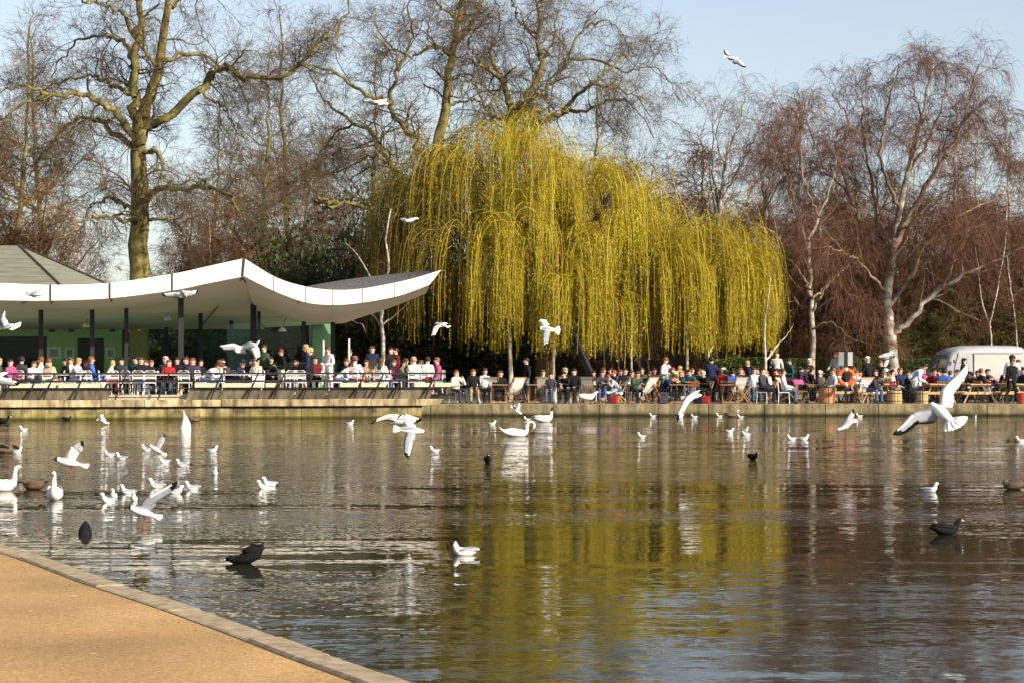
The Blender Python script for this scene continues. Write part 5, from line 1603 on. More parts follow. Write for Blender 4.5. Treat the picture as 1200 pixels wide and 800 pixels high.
# ================================================================== people
M_skin = mat('skin_light', (.58, .36, .26), rough=.6, var=.05); M_skin2 = mat('skin_tan', (.42, .25, .17), rough=.6, var=.05); M_skin3 = mat('skin_dark', (.07, .04, .028), rough=.6, var=.05)
CL = {}
def cloth(name, col):
    CL[name] = mat('cloth_' + name.replace(' ', '_'), col, rough=.9, var=.22, scale=7, spec=.15)
for n_, c_ in dict(black=(.012, .012, .015), white=(.74, .72, .71), grey=(.28, .29, .32), navy=(.018, .024, .06), blue=(.05, .13, .42), red=(.32, .02, .026), tan=(.46, .36, .22), brown=(.15, .08, .045), green=(.045, .075, .045), teal=(.02, .075, .09),
                    pink=(.36, .07, .17), cream=(.66, .60, .48), maroon=(.13, .012, .025), charcoal=(.045, .045, .055), olive=(.13, .12, .06), purple=(.05, .03, .065), yellow=(.45, .42, .22), khaki=(.34, .28, .17), denim=(.07, .11, .21), orange=(.55, .14, .03)).items():
    cloth(n_, c_)
CL['pale blue'] = mat('cloth_pale_blue', (.42, .52, .68), rough=.9, var=.15, scale=7)
CL['pale grey'] = mat('cloth_pale_grey', (.48, .50, .52), rough=.9, var=.12, scale=7)
HAIR = dict(dark=(.016, .011, .009), brown=(.075, .035, .016), auburn=(.17, .055, .02), blond=(.36, .235, .10), grey=(.42, .40, .38), white=(.68, .65, .60))
M_hair = {k_: mat('hair_' + k_, c_, rough=.55, var=.3, scale=22, stretch=(1, 1, .3)) for k_, c_ in HAIR.items()}
M_eye = mat('eye_dark', (.01, .01, .01), rough=.3)

def limbs_pose(pel, chest, head_dir, arms, legs):
    """joints of a pose. pel, chest: points; arms: [(elbow, hand)] x2; legs: [(knee, ankle, toe)] x2  (index 0 = the person's left, +x side facing -y)"""
    return dict(pel=Vector(pel), chest=Vector(chest), hd=Vector(head_dir).normalized(), arms=[(Vector(a), Vector(b)) for a, b in arms], legs=[tuple(Vector(q) for q in l) for l in legs])
POSES = {
 'stand': limbs_pose((0, 0, .95), (0, .01, 1.30), (0, -.05, 1), [((.245, .03, 1.12), (.25, -.08, .86)), ((-.245, .03, 1.12), (-.25, -.08, .86))], [((.10, -.01, .50), (.105, .03, .08), (.12, -.13, .03)), ((-.10, -.01, .50), (-.105, .03, .08), (-.12, -.13, .03))]),
 'hold': limbs_pose((0, 0, .95), (0, .0, 1.30), (0, -.2, 1), [((.24, .02, 1.10), (.10, -.26, 1.08)), ((-.24, .02, 1.10), (-.10, -.26, 1.12))], [((.10, -.01, .50), (.11, .03, .08), (.13, -.13, .03)), ((-.11, .0, .50), (-.12, .05, .08), (-.15, -.10, .03))]),
 'walk': limbs_pose((0, 0, .93), (0, -.03, 1.28), (0, -.1, 1), [((.24, .12, 1.10), (.25, .10, .86)), ((-.24, -.08, 1.10), (-.23, -.28, .95))], [((.10, -.20, .52), (.10, -.26, .09), (.11, -.42, .06)), ((-.10, .02, .50), (-.10, .30, .16), (-.11, .18, .04))]),
 'bend': limbs_pose((0, .10, .92), (0, -.24, 1.16), (0, -.6, .8), [((.22, -.30, .92), (.14, -.50, .80)), ((-.22, -.28, .90), (-.14, -.48, .80))], [((.10, -.02, .50), (.11, .05, .08), (.12, -.11, .03)), ((-.10, .0, .50), (-.11, .08, .08), (-.12, -.08, .03))]),
 'sit': limbs_pose((0, .10, .54), (0, .13, .88), (0, -.08, 1), [((.23, .05, .68), (.12, -.25, .62)), ((-.23, .05, .68), (-.12, -.25, .62))], [((.12, -.34, .52), (.13, -.36, .08), (.14, -.52, .03)), ((-.12, -.34, .52), (-.13, -.32, .08), (-.14, -.48, .03))]),
 'lean': limbs_pose((0, .10, .54), (0, -.06, .86), (0, -.25, 1), [((.24, -.24, .74), (.07, -.44, .78)), ((-.24, -.24, .74), (-.07, -.44, .80))], [((.12, -.34, .52), (.13, -.30, .08), (.14, -.46, .03)), ((-.12, -.34, .52), (-.13, -.36, .08), (-.14, -.52, .03))]),
 'drink': limbs_pose((0, .10, .54), (0, .08, .88), (0, -.1, 1), [((.24, -.16, .72), (.08, -.22, 1.04)), ((-.23, .02, .68), (-.10, -.32, .74))], [((.12, -.34, .52), (.10, -.36, .08), (.11, -.52, .03)), ((-.12, -.34, .52), (-.15, -.30, .08), (-.16, -.46, .03))]),
 'recline': limbs_pose((0, .0, .36), (0, .26, .66), (0, .18, 1), [((.23, .10, .52), (.10, -.16, .50)), ((-.23, .10, .52), (-.10, -.16, .50))], [((.12, -.44, .50), (.12, -.62, .08), (.13, -.78, .03)), ((-.12, -.44, .52), (-.12, -.70, .08), (-.13, -.86, .03))]),
 'hunch': limbs_pose((0, .08, .54), (0, -.20, .78), (0, -.75, .75), [((.22, -.36, .62), (.06, -.46, .84)), ((-.22, -.34, .60), (-.06, -.48, .66))], [((.15, -.34, .54), (.16, -.30, .08), (.19, -.46, .03)), ((-.15, -.34, .54), (-.16, -.34, .08), (-.19, -.50, .03))]),
}
def body_mesh(name, P):
    """one continuous skinned body: slots 0 skin, 1 top, 2 trousers, 3 shoes, 4 eyes"""
    V, E, Rd = [], [], []
    def v(p, r):
        V.append(tuple(p)); Rd.append(r if hasattr(r, '__len__') else (r, r)); return len(V) - 1
    pel, ch, hd = P['pel'], P['chest'], P['hd']
    up = (ch - pel).normalized()
    i_p = v(pel, (.14, .12)); i_m = v(pel.lerp(ch, .5), (.14, .12)); i_c = v(ch, (.165, .13))
    E += [(i_p, i_m), (i_m, i_c)]
    nk = ch + up * .155; i_n = v(nk, .066)
    h0 = nk + hd * .075; i_h0 = v(h0, .082); h1 = h0 + hd * .09; i_h1 = v(h1, .108); h2 = h1 + hd * .075; i_h2 = v(h2, .082)
    E += [(i_c, i_n), (i_n, i_h0), (i_h0, i_h1), (i_h1, i_h2)]
    seg = [(pel, ch, 1), (ch, nk - up * .05, 1), (nk, h2, 0)]
    hands = []
    for s, (el, ha) in zip((1, -1), P['arms']):
        sh = ch + Vector((s * .175, 0, 0)) + up * .09
        i_s = v(sh, .085); i_e = v(el, .056); w = el.lerp(ha, .86); i_w = v(w, .038); i_h = v(ha, (.036, .026))
        E += [(i_c, i_s), (i_s, i_e), (i_e, i_w), (i_w, i_h)]
        seg += [(sh, el, 1), (el, w, 1), (w, ha, 0)]
        hands.append((s, w, ha))
    for s, (kn, an, to) in zip((1, -1), P['legs']):
        hp = pel + Vector((s * .095, 0, -.04)); i_hp = v(hp, .105); i_k = v(kn, .072); i_a = v(an, .052); i_t = v(to, .035)
        E += [(i_p, i_hp), (i_hp, i_k), (i_k, i_a), (i_a, i_t)]
        seg += [(hp, kn, 2), (kn, an + (kn - an) * .12, 2), (an, to, 3)]
    me = bpy.data.meshes.new(name); me.from_pydata(V, E, [])
    ob = bpy.data.objects.new(name, me); COL.objects.link(ob)
    md = ob.modifiers.new('skin', 'SKIN'); md.use_smooth_shade = True
    for k_, sv in enumerate(me.skin_vertices[0].data):
        sv.radius = Rd[k_]; sv.use_root = (k_ == 0)
    ss = ob.modifiers.new('sub', 'SUBSURF'); ss.levels = 1; ss.render_levels = 1
    dg = bpy.context.evaluated_depsgraph_get(); dg.update()
    em = bpy.data.meshes.new_from_object(ob.evaluated_get(dg))
    bpy.data.objects.remove(ob); bpy.data.meshes.remove(me)
    o = MB(); o.v = [tuple(q.co) for q in em.vertices]
    for p in em.polygons:
        c = p.center; best, bm_ = 9, 1
        for a, b, k_ in seg:
            ab = b - a; t = max(0, min(1, (c - a).dot(ab) / max(ab.length_squared, 1e-9))); d = (c - a - ab * t).length - (.08 if k_ in (1,) else .04)
            if d < best: best, bm_ = d, k_
        if bm_ == 1 and (c - pel).dot(up) < .0: bm_ = 2
        o.f.append(tuple(p.vertices)); o.m.append(bm_)
    bpy.data.meshes.remove(em)
    # face and fingers
    fw = Vector((0, -1, 0)); fw = (fw - hd * fw.dot(hd)).normalized(); rt = fw.cross(hd).normalized()
    fc = h0 + hd * .075
    o.tube([fc + fw * .08 + hd * .03, fc + fw * .115, fc + fw * .085 - hd * .012], [.008, .016, .008], 5, 0)
    for s in (-1, 1):
        o.tube([fc + fw * .083 + rt * s * .033 + hd * .036, fc + fw * .092 + rt * s * .033 + hd * .036], [.012, .008], 6, 4)
        o.tube([fc + rt * s * .083 - hd * .01, fc + rt * s * .10 + hd * .01, fc + rt * s * .088 + hd * .04], [.01, .018, .01], 5, 0)
    o.tube([fc + fw * .082 - hd * .04 - rt * .022, fc + fw * .088 - hd * .04, fc + fw * .082 - hd * .04 + rt * .022], .006, 4, 4)
    for s, w, ha in hands:
        d = (ha - w).normalized(); side = d.cross(Vector((0, 0, 1)))
        side = side.normalized() if side.length > .1 else Vector((0, 1, 0))
        dn = d.cross(side).normalized()
        if dn.z > 0: dn = -dn
        for k_, (off, ln) in enumerate(((-.030, .055), (-.010, .068), (.010, .065), (.030, .052))):
            b0 = ha + side * off + d * .012
            o.tube([b0, b0 + d * ln * .55 + dn * .006, b0 + d * ln * .9 + dn * .025], [.0095, .009, .006], 5, 0)
        tb = w.lerp(ha, .55) + side * (.03 * (1 if s > 0 else -1))
        o.tube([tb, tb + side * (.025 * s) + d * .03, tb + side * (.026 * s) + d * .06 + dn * .01], [.011, .010, .007], 5, 0)
    m_ = o.mesh(name, [M_skin, CL['black'], CL['denim'], CL['charcoal'], M_eye], smooth=True)
    Mh = Matrix((( rt.x, -fw.x, hd.x, fc.x), (rt.y, -fw.y, hd.y, fc.y), (rt.z, -fw.z, hd.z, fc.z), (0, 0, 0, 1)))
    return m_, Mh
BODY = {k_: body_mesh('person_' + k_, p_) for k_, p_ in POSES.items()}
def hair_mesh(style):
    """cap of hair round a head centred on the face point; -y is the face"""
    o = MB(); rings = []
    n_ = 12
    for j, (zz, rad) in enumerate(((-.03, .094), (.02, .104), (.07, .104), (.11, .088), (.14, .052), (.152, .008))):
        ring = []
        for k_ in range(n_):
            a = 2 * math.pi * k_ / n_; front = max(0, -math.sin(a))
            r_ = rad * (1 - .20 * front * (1 if zz < .06 else 0)) + .004 * ((k_ * 7 + j * 3) % 3)
            z_ = zz + (.075 * front if zz < .05 else 0)
            ring.append((math.cos(a) * r_, math.sin(a) * r_ + .012, z_))
        rings.append(ring)
    o.loft(rings)
    if style == 'long':
        rings = []
        for zz, w_, y0, th in ((.08, .085, .05, .05), (-.02, .10, .055, .055), (-.12, .105, .06, .05), (-.22, .09, .075, .04), (-.29, .05, .08, .02)):
            ring = []
            for k_ in range(10):
                a = 2 * math.pi * k_ / 10
                ring.append((math.cos(a) * w_, y0 + math.sin(a) * th - (.035 if abs(math.cos(a)) > .7 and zz > -.2 else 0), zz))
            rings.append(ring)
        o.loft(rings)
    if style == 'bun':
        o.lathe([(.0, -.045), (.035, -.03), (.045, 0), (.035, .03), (0, .045)], (0, .12, .10), 8)
    return o.mesh('hair_' + style, [M_hair['brown']], smooth=True)
def cap_mesh():
    o = MB(); o.lathe([(.104, .04), (.106, .08), (.09, .13), (.05, .155), (.0, .16)], (0, .005, 0), 14)
    o.add([(-.08, -.08, .05), (.08, -.08, .05), (.06, -.19, .04), (-.06, -.19, .04), (-.08, -.08, .06), (.08, -.08, .06), (.06, -.19, .05), (-.06, -.19, .05)], [(0, 1, 2, 3), (7, 6, 5, 4), (0, 4, 5, 1), (1, 5, 6, 2), (2, 6, 7, 3), (3, 7, 4, 0)])
    return o.mesh('cap', [CL['white']], smooth=False)
HM = {s: hair_mesh(s) for s in ('short', 'long', 'bun')}
HM['cap'] = cap_mesh()
def hood_mesh():
    o = MB(); rings = []
    for zz, w_, y0, th in ((-.02, .12, .07, .06), (-.08, .14, .08, .07), (-.14, .13, .085, .06), (-.17, .08, .09, .03)):
        rings.append([(math.cos(a) * w_, y0 + math.sin(a) * th, zz) for a in [2 * math.pi * k_ / 10 for k_ in range(10)]])
    o.loft(rings); return o.mesh('hood', [CL['tan']], smooth=True)
HM['hood'] = hood_mesh()
def bag_mesh():
    o = MB(); o.box((0, .22, 1.15), (.28, .16, .40)); o.box((0, .31, 1.08), (.2, .06, .2)); return o.mesh('backpack', [CL['red']])
PEOPLE = []
def person(loc, pose, face, hair, top, bottom, label, group, scale=1.0, skin=None, extra=None, shoes=None):
    me, Mh = BODY[pose]
    o = link('person', me, None, loc, R(face))
    q_ = len(PEOPLE); hs_ = scale * (1 + .05 * math.sin(q_ * 3.7))
    o.scale = (hs_ * (1.04 + .11 * math.sin(q_ * 2.3)), hs_ * (1.04 + .10 * math.sin(q_ * 1.7)), hs_)
    o.rotation_euler = (0, R(2.5 * math.sin(q_ * 5.1)), R(face))
    for k_, m_ in enumerate((skin or M_skin, CL[top], CL[bottom], CL[shoes or 'charcoal'])):
        o.material_slots[k_].link = 'OBJECT'; o.material_slots[k_].material = m_
    style, hc = hair
    h = None
    if style != 'bald':
        h = link('hair', HM['short' if style == 'cap' else style], o); h.matrix_local = Mh
        h.material_slots[0].link = 'OBJECT'; h.material_slots[0].material = M_hair[hc]
    if style == 'cap':
        c = link('cap', HM['cap'], o); c.matrix_local = Mh
        c.material_slots[0].link = 'OBJECT'; c.material_slots[0].material = CL[(extra or 'white').replace('_', ' ')]
    if extra == 'hood':
        c = link('hood', HM['hood'], o); c.matrix_local = Mh
        c.material_slots[0].link = 'OBJECT'; c.material_slots[0].material = CL[top]
    tag(o, label, 'person', group)
    PEOPLE.append(o)
    return o
HN = dict(dark='dark haired', brown='brown haired', auburn='auburn haired', blond='blond', grey='grey haired', white='white haired')
PV = dict(stand='standing', hold='standing with hands raised', walk='walking', bend='bending over', sit='seated', lean='seated leaning on elbows', drink='seated drinking', recline='reclining', hunch='hunched forward on a seat')
def crowd(rows, floor, place, group, seat=None, tables=None):
    """rows: 'px Y pose face style-hair top bottom [@place] [!scale]'"""
    for line in rows.strip().splitlines():
        line = line.strip()
        if not line: continue
        pl_ = place
        if '@' in line:
            line, pl_ = line.split('@')
        tk = line.split()
        px, Y, pose, fc = float(tk[0]), float(tk[1]), tk[2], float(tk[3])
        st, hc = tk[4].split('-'); top, bot = tk[5].replace('_', ' '), tk[6].replace('_', ' ')
        sc = 1.0; skin = None; extra = None
        for t_ in tk[7:]:
            if t_[0] == '!': sc = float(t_[1:])
            elif t_ == 'darkskin': skin = M_skin3
            elif t_ == 'tanskin': skin = M_skin2
            else: extra = t_
        loc = floor(px, Y)
        hn = 'bald' if st == 'bald' else ('capped' if st == 'cap' else (('long ' if st == 'long' else '') + HN[hc]))
        lab = f"{hn} person in {top} top {PV[pose]} {pl_.strip()}"
        if len(lab.split()) > 16: lab = f"{hn} person {PV[pose].split()[0]} {pl_.strip()}"
        o = person(loc, pose, fc + random.uniform(-7, 7), (st, hc), top, bot, lab, group, sc, skin, extra)
        if seat and pose in ('sit', 'lean', 'drink', 'hunch'):
            f = R(fc)
            off = Vector((-math.sin(f), math.cos(f), 0)) * .10
            ws = f"{seat[1]} under the {hn} person in {top} {pl_.strip()}".split()
            if len(ws) > 16: ws = f"{seat[1]} under the person in {top} {pl_.strip()}".split()
            if len(ws) > 16: ws = f"{seat[1]} of the person {pl_.strip()}".split()
            put(seat[0], loc + off, f, ' '.join(ws[:16]))
TG = 'people on the cafe terrace'; BG = 'people on the lower bank'
# --- the cafe terrace (px, distance, pose, facing: 0 = the lake, 90 = the van side)
crowd('''
 3 74.2 sit 60 long-blond green denim @beside the girl in pink
 17 74.0 sit 70 short-dark pink black @with face turned to the lake
 26 74.5 sit 170 short-dark charcoal black @back to the lake beside the pink top
 36 74.3 lean 60 short-brown white navy @under the dark column
 43 74.8 sit -80 short-auburn cream denim @facing the white shirt
 60 73.2 sit 175 short-auburn tan khaki hood @with hooded coat, back to the lake
 73 74.6 sit -60 long-dark black denim @beside the hooded coat
 88 74.4 lean 75 long-blond pale_grey denim @at the long white table
 104 75.4 sit 20 short-dark black black @before the dark doorway
 112 74.2 sit 100 long-auburn blue denim @before the dark doorway
 127 74.0 lean 100 long-blond white red @with light hair over the shoulders
 141 76.0 sit -20 short-dark charcoal black @beneath the third print
 167 74.8 sit 20 long-brown black denim @before the olive pier
 170 75.6 drink -30 short-brown black denim @behind the olive pier table
 190 75.6 sit -20 short-grey charcoal black @behind the red jumper
 196 74.6 sit 0 long-auburn red denim @facing the lake near the glass corner
 207 75.6 sit 10 short-dark black black @beside the corner column
 226 74.4 sit 0 long-auburn charcoal black @wearing sunglasses by the glass corner
 239 75.2 sit 60 short-dark black black @behind the white shirt
 241 73.5 hunch 70 short-brown white denim @with his back to the railing
 252 74.2 sit -70 short-auburn pale_blue denim @across from the white shirt
 274 74.8 hunch -60 short-dark navy denim @beside the stacked menus
 283 75.2 lean 40 cap-dark navy denim navy @in a dark cap at the long table
 298 74.6 sit -40 long-blond cream denim @near the white blocks
 309 75.6 stand -30 short-brown green black @behind the black jumper
 329 74.9 hold -60 short-auburn black cream @in pale trousers before dark glass
 359 74.6 hold -70 long-blond navy black @beside the pale capped man
 363 75.2 stand -90 cap-blond black black cream @behind the blonde woman
 386 75.0 hold -50 short-brown white white @in pale coat before the entrance
 397 73.8 hunch 100 short-dark white denim @crouched forward at the railing
 411 76.4 stand 150 short-brown green black @by the white entrance pole
 419 73.9 sit 150 cap-brown white red pink @in a pink cap near the potted plant
 428 75.2 sit -20 long-brown tan olive @behind the potted plant
 438 76.4 stand 0 short-brown navy black @by the birch stem
 448 73.9 sit 160 long-brown white denim @beside the potted plant
 447 75.4 lean -40 short-brown tan khaki @with tan jacket by the birch
 457 76.0 stand 60 short-dark black black !.95 @behind the pink checked shirt
 459 74.6 sit -40 short-auburn pink denim @in checked shirt beside the birch
 464 76.2 stand -60 short-dark maroon black !.95 @talking behind the checked shirt
 469 74.4 lean 80 short-dark olive denim @before the park bench
 481 75.4 sit -30 short-auburn charcoal denim @behind the white backs
 487 74.2 sit 170 short-blond white denim @back to the lake by the red bag
 491 75.4 drink -70 short-brown cream denim @behind the white backs
 501 74.3 sit 175 short-dark white navy @with the red bag at her feet
''', ter, 'on the terrace', TG, ('white_chair', 'white metal chair'))
for px, Y, k_, lab in ((93, 74.7, 'long_table', 'white table before the blonde in the pale top'), (120, 75.0, 'white_table', 'white table between the blue jacket and the blonde'), (190, 74.2, 'long_table', 'white table in front of the red jumper'), (152, 75.2, 'white_table', 'white table near the third column'),
                    (283, 74.2, 'long_table', 'white table with the menus by the glass corner'), (340, 74.0, 'white_table', 'white table below the black jumper'), (378, 74.4, 'white_table', 'white table before the blonde woman'), (432, 74.4, 'white_table', 'white table with the potted plant'), (474, 75.0, 'white_table', 'white table between the white backs'), (30, 74.6, 'long_table', 'white table beside the pink top')):
    put(k_, ter(px, Y), TANG, lab)
for px, Y, rz, lab in ((163, 73.2, 180, 'empty white chair with open back by the open terrace edge'), (135, 73.2, 170, 'empty white chair behind the blonde in white'), (152, 73.4, 150, 'empty white chair beside the raking post at the open edge'), (176, 73.4, 190, 'empty white chair tucked under the long white table'), (102, 73.3, 180, 'empty white chair behind the pale stone bench'), (217, 73.6, 175, 'empty white chair at the glass corner'), (352, 73.4, 180, 'empty white chair below the blonde woman'), (340, 73.1, 200, 'empty white chair below the pale trousers')):
    put('white_chair', ter(px, Y), R(rz), lab)
# menus, cups, white blocks on the terrace
def small(name, label, cat, loc, rz, build_fn, group=None):
    t = thing(name, label, cat, loc, rz, group); build_fn(t); return t
M_menu = mat('menu_dark', (.06, .03, .03), rough=.6)
def menu(t):
    MB().box((0, -.03, .12), (.16, .012, .24), rx=R(-14)).build('front_leaf', M_menu, t); MB().box((0, .03, .12), (.16, .012, .24), rx=R(14)).build('rear_leaf', MATS['cloth_cream'], t)
for px, lab in ((260, 'dark menu card standing at the edge of the long white table'), (267, 'reddish menu card beside the dark one')):
    small('menu_card', lab, 'menu', ter(px, 74.1, .735), .1, menu, 'menu cards')
blk = small('white_block', 'white boxy stand beside the pale bench', 'stand', ter(302, 73.6), TANG, lambda t: (MB().box((0, 0, .18), (.42, .3, .36)).build('lower_box', M_whitep, t), MB().box((0, 0, .53), (.42, .3, .3)).build('upper_box', M_whitep, t)))
def cup(t):
    MB().lathe([(.026, 0), (.038, .11), (.040, .115), (.035, .11), (.024, .01)], sides=10).build('cup_body', M_whitep, t); MB().lathe([(.041, .112), (.041, .122), (.0, .126)], sides=10).build('lid', MATS['cloth_cream'], t)
for px, Y, z_, lab in ((377, 74.0, .735, 'tall pale paper cup on the table before the blonde woman'), (345, 73.8, .735, 'pale paper cup below the black jumper'), (185, 74.0, .735, 'white paper cup before the red jumper'), (431, 74.2, .735, 'white cup beside the potted plant')):
    small('paper_cup', lab, 'cup', ter(px, Y, z_), 0, cup, 'paper cups')
pt = thing('potted_plant', 'yellow green potted plant on a terrace table', 'plant', ter(437, 74.5, .735))
MB().lathe([(.08, 0), (.11, .18), (.12, .19), (.1, .18), (.0, .15)], sides=12).build('pot', M_tc, pt)
b_ = link('foliage', BUSH[2], pt, (0, 0, .12)); b_.scale = (.11, .11, .13)
pt2 = thing('potted_plant', 'green potted plant by the corner column of the glass wall', 'plant', ter(211, 74.2))
MB().lathe([(.12, 0), (.16, .3), (.17, .31), (.15, .3), (.0, .26)], sides=12).build('pot', M_tc, pt2)
b_ = link('foliage', BUSH[2], pt2, (0, 0, .25)); b_.scale = (.14, .14, .15)
bagr = thing('red_bag', 'red shoulder bag resting on the terrace bench', 'bag', tp(u_of(503), .12, 1.285), TANG)
MB().box((0, 0, .11), (.26, .14, .22)).build('pouch', CL['red'], bagr, bevel=.03); MB().tube([(-.1, 0, .22), (-.06, 0, .34), (.06, 0, .34), (.1, 0, .22)], .01, 6).build('strap', CL['black'], bagr)

# --- lower bank: front row
crowd('''
 537 79.2 drink 40 short-auburn cream charcoal @on a white chair by the terrace end
 555 79.4 sit 10 long-auburn black khaki @on a white chair beside the couple
 568 79.8 sit 20 short-brown pale_grey navy @wearing sunglasses beside the long haired woman
 585 79.8 sit 5 long-brown black black @with long hair before the birch stem
 645 79.2 sit -5 short-dark charcoal denim !.86 @as a child in jeans
 664 79.8 lean -20 short-dark black black @at the table with the red cup
 672 79.6 sit -15 short-dark black black @in dark jacket beside the birch by the trunk
 704 79.4 lean 10 short-brown charcoal denim @in front of the slanting prop
 743 79.4 lean 30 short-brown green black @in green behind the greylag goose
 898 79.0 sit 60 short-dark charcoal black @behind the crossed leg table
 922 78.7 sit 80 short-brown white denim !1.06 @in jeans on the edge by the side on deck chair
 1022 78.8 hunch 50 short-dark charcoal denim @in jeans near the slatted tub
''', gp, 'on the bank', BG, ('white_chair', 'pale chair'))
crowd('''
 616 79.8 stand -60 short-dark black denim !1.02 @between the birch stem and the willow trunk
 635 80.6 sit 10 short-auburn grey charcoal @behind the child in jeans
 661 81.2 sit 0 short-blond black black @before the birch by the trunk
 699 82.4 sit 60 short-dark black black @close to the slanting prop
 708 81.6 sit -10 short-brown navy denim @at the foot of the prop
 716 81.2 sit -60 short-auburn navy denim @in blue and white beside the prop
 724 80.8 hunch -70 short-auburn pale_grey denim @in pale shirt near the prop
 733 81.6 sit 20 short-dark black black @behind the pale shirt
 744 82.2 sit 40 long-brown charcoal black @below the thin birch
 754 82.8 sit 10 short-brown green black @behind the post
 764 82.4 lean -30 short-auburn navy black @behind the white deck chair
 776 79.6 hunch 70 short-brown navy black @before the leaning waiter
 778 82.0 hold 60 short-auburn pale_grey denim @serving at a table in a pale shirt
 784 81.2 bend 70 short-blond yellow denim @in pale yellow reaching over a table
 789 82.6 sit -10 short-auburn red black @near the pale yellow shirt
 801 82.2 sit 30 short-blond black black @below the white birch stem
 808 81.0 lean -20 short-brown teal denim @in a teal shirt beside the orange seat
 817 82.6 sit -30 short-auburn black black @beyond the teal shirt
 826 81.4 lean -40 short-grey black black @with a pale face beside the dark coat
 832 81.9 stand 170 short-dark navy black @in dark coat, back to the lake
 843 82.8 sit 20 short-auburn charcoal black @behind the grey haired man
 848 81.6 sit 0 short-grey maroon black @beside the crimson jumper
 853 81.0 sit 160 short-dark red black @in crimson jumper, back to the lake
 860 80.8 sit 170 short-dark blue denim @in bright blue shirt, back to the lake
 869 82.6 sit 10 short-auburn charcoal black @beyond the serving man
 877 80.6 hold -80 short-blond navy denim @in dark vest reaching across a table
 885 81.4 sit 10 short-brown pale_grey denim @beside the serving man
 893 82.4 lean 60 long-auburn tan khaki @below the slender birch
 906 83.0 sit -40 short-dark black black @near the slender birch
 913 83.4 sit 20 short-auburn black black @beyond the slender birch
 933 80.6 bend 60 short-dark purple black @beside the pushchair
 955 82.2 sit 90 short-dark black black @behind the walking white haired man
 964 80.2 sit 60 cap-dark charcoal black cream @in a pale cap behind the planter
 972 80.8 sit -60 short-auburn pale_grey denim @across from the pale cap
 977 81.6 lean -30 short-brown pink denim @behind the planter
 985 81.8 sit 10 short-auburn maroon denim @behind the life ring
 1000 82.0 sit -30 short-auburn orange denim @behind the life ring in orange
 1010 82.4 sit 30 short-dark black black @beside the white haired woman
 1032 82.0 lean 60 cap-grey white denim pale_blue @in pale hat at the pine table
 1042 81.4 sit -10 long-blond tan khaki @with light long hair before the birch trunk
 1050 81.2 sit 80 short-dark white black @beside the red seat
 1067 80.4 bend 70 short-dark pale_blue black @leaning over the pine table
 1072 81.8 sit -40 long-blond white denim @near the leaning man
 1080 82.0 sit 10 short-auburn pink denim @between two pine tables
 1090 81.6 sit -20 short-dark maroon black @in maroon at the first pine table
 1097 81.0 sit 10 short-dark maroon maroon @in dark red near the van bonnet
 1106 80.8 sit 160 short-dark blue denim @in bright blue near the van
 1116 80.8 sit 120 short-brown navy black @beside the bright blue shirt
 1130 82.6 stand 60 long-dark black black !.96 @before the van cab door
 1140 81.0 lean -60 short-dark charcoal black @at the middle pine table
 1153 80.6 sit 120 short-auburn navy denim @before the van hatch
 1161 81.2 sit 20 short-dark red black @in red before the van hatch
 1172 81.4 hunch -60 short-dark purple black @bent low at the far pine table
 1196 81.6 sit -60 short-dark navy black @beyond the far pine table
''', gp, 'on the bank', BG, ('folding_chair', 'slatted folding chair'))
crowd('''
 695 83.6 sit 20 short-brown charcoal black @behind the prop footing
 712 84.0 sit -40 short-dark navy black @by the leaning sapling
 729 83.4 sit 30 short-auburn brown black @by the railing sapling
 750 84.0 sit -20 short-dark black black @close behind the tall post
 770 84.2 sit 60 short-brown charcoal black @behind the waiter in pale shirt
 797 84.0 sit -20 short-auburn maroon black @at the foot of the white birch
 812 83.8 sit 30 short-dark black black @behind the teal shirt
 822 84.2 drink -60 short-blond grey denim @beside the dark coat
 838 84.2 sit 10 short-brown white black @beneath the forked birch
 857 83.6 sit -30 short-dark charcoal black @behind the bright blue shirt
 866 84.0 lean 40 short-auburn black black @beyond the bright blue shirt
 884 83.6 sit -40 short-dark black black @behind the dark vest
 889 84.4 sit 30 short-brown red black @in red beneath the slender birch
 900 81.8 lean -50 short-blond pale_grey denim @with a pale top by the slender birch
 918 82.4 sit 20 short-dark maroon black @behind the jeans wearer on the edge
 937 83.4 sit -30 short-auburn navy black @before the slender birch trunk
 942 82.0 sit 40 short-dark black black @near the pushchair hood
 958 84.0 sit -50 short-brown olive black @before the clipped hedge
 995 83.6 sit 20 short-dark charcoal black @behind the notice boards
 1006 81.4 lean -30 short-auburn white denim @beside the life ring deck chair
 1025 83.0 sit -20 short-brown black black @behind the boy in jeans
 1057 82.8 sit 30 short-auburn navy black @behind the red seat
 1062 83.6 sit -40 short-brown cream black @behind the leaning man
 1085 83.2 sit 20 short-dark black black @behind the maroon sitter
 1100 82.8 drink -40 short-dark black black @close to the van bonnet
 1111 82.4 sit 30 short-dark charcoal black @between the blue shirt and van
 1123 81.6 lean -30 short-brown black black @before the cab door
 1147 82.6 sit 20 short-brown maroon black @below the van hatch edge
 1178 82.8 sit -30 short-auburn black black @below the van hatch end
''', gp, 'on the bank', BG, ('folding_chair', 'slatted folding chair'))
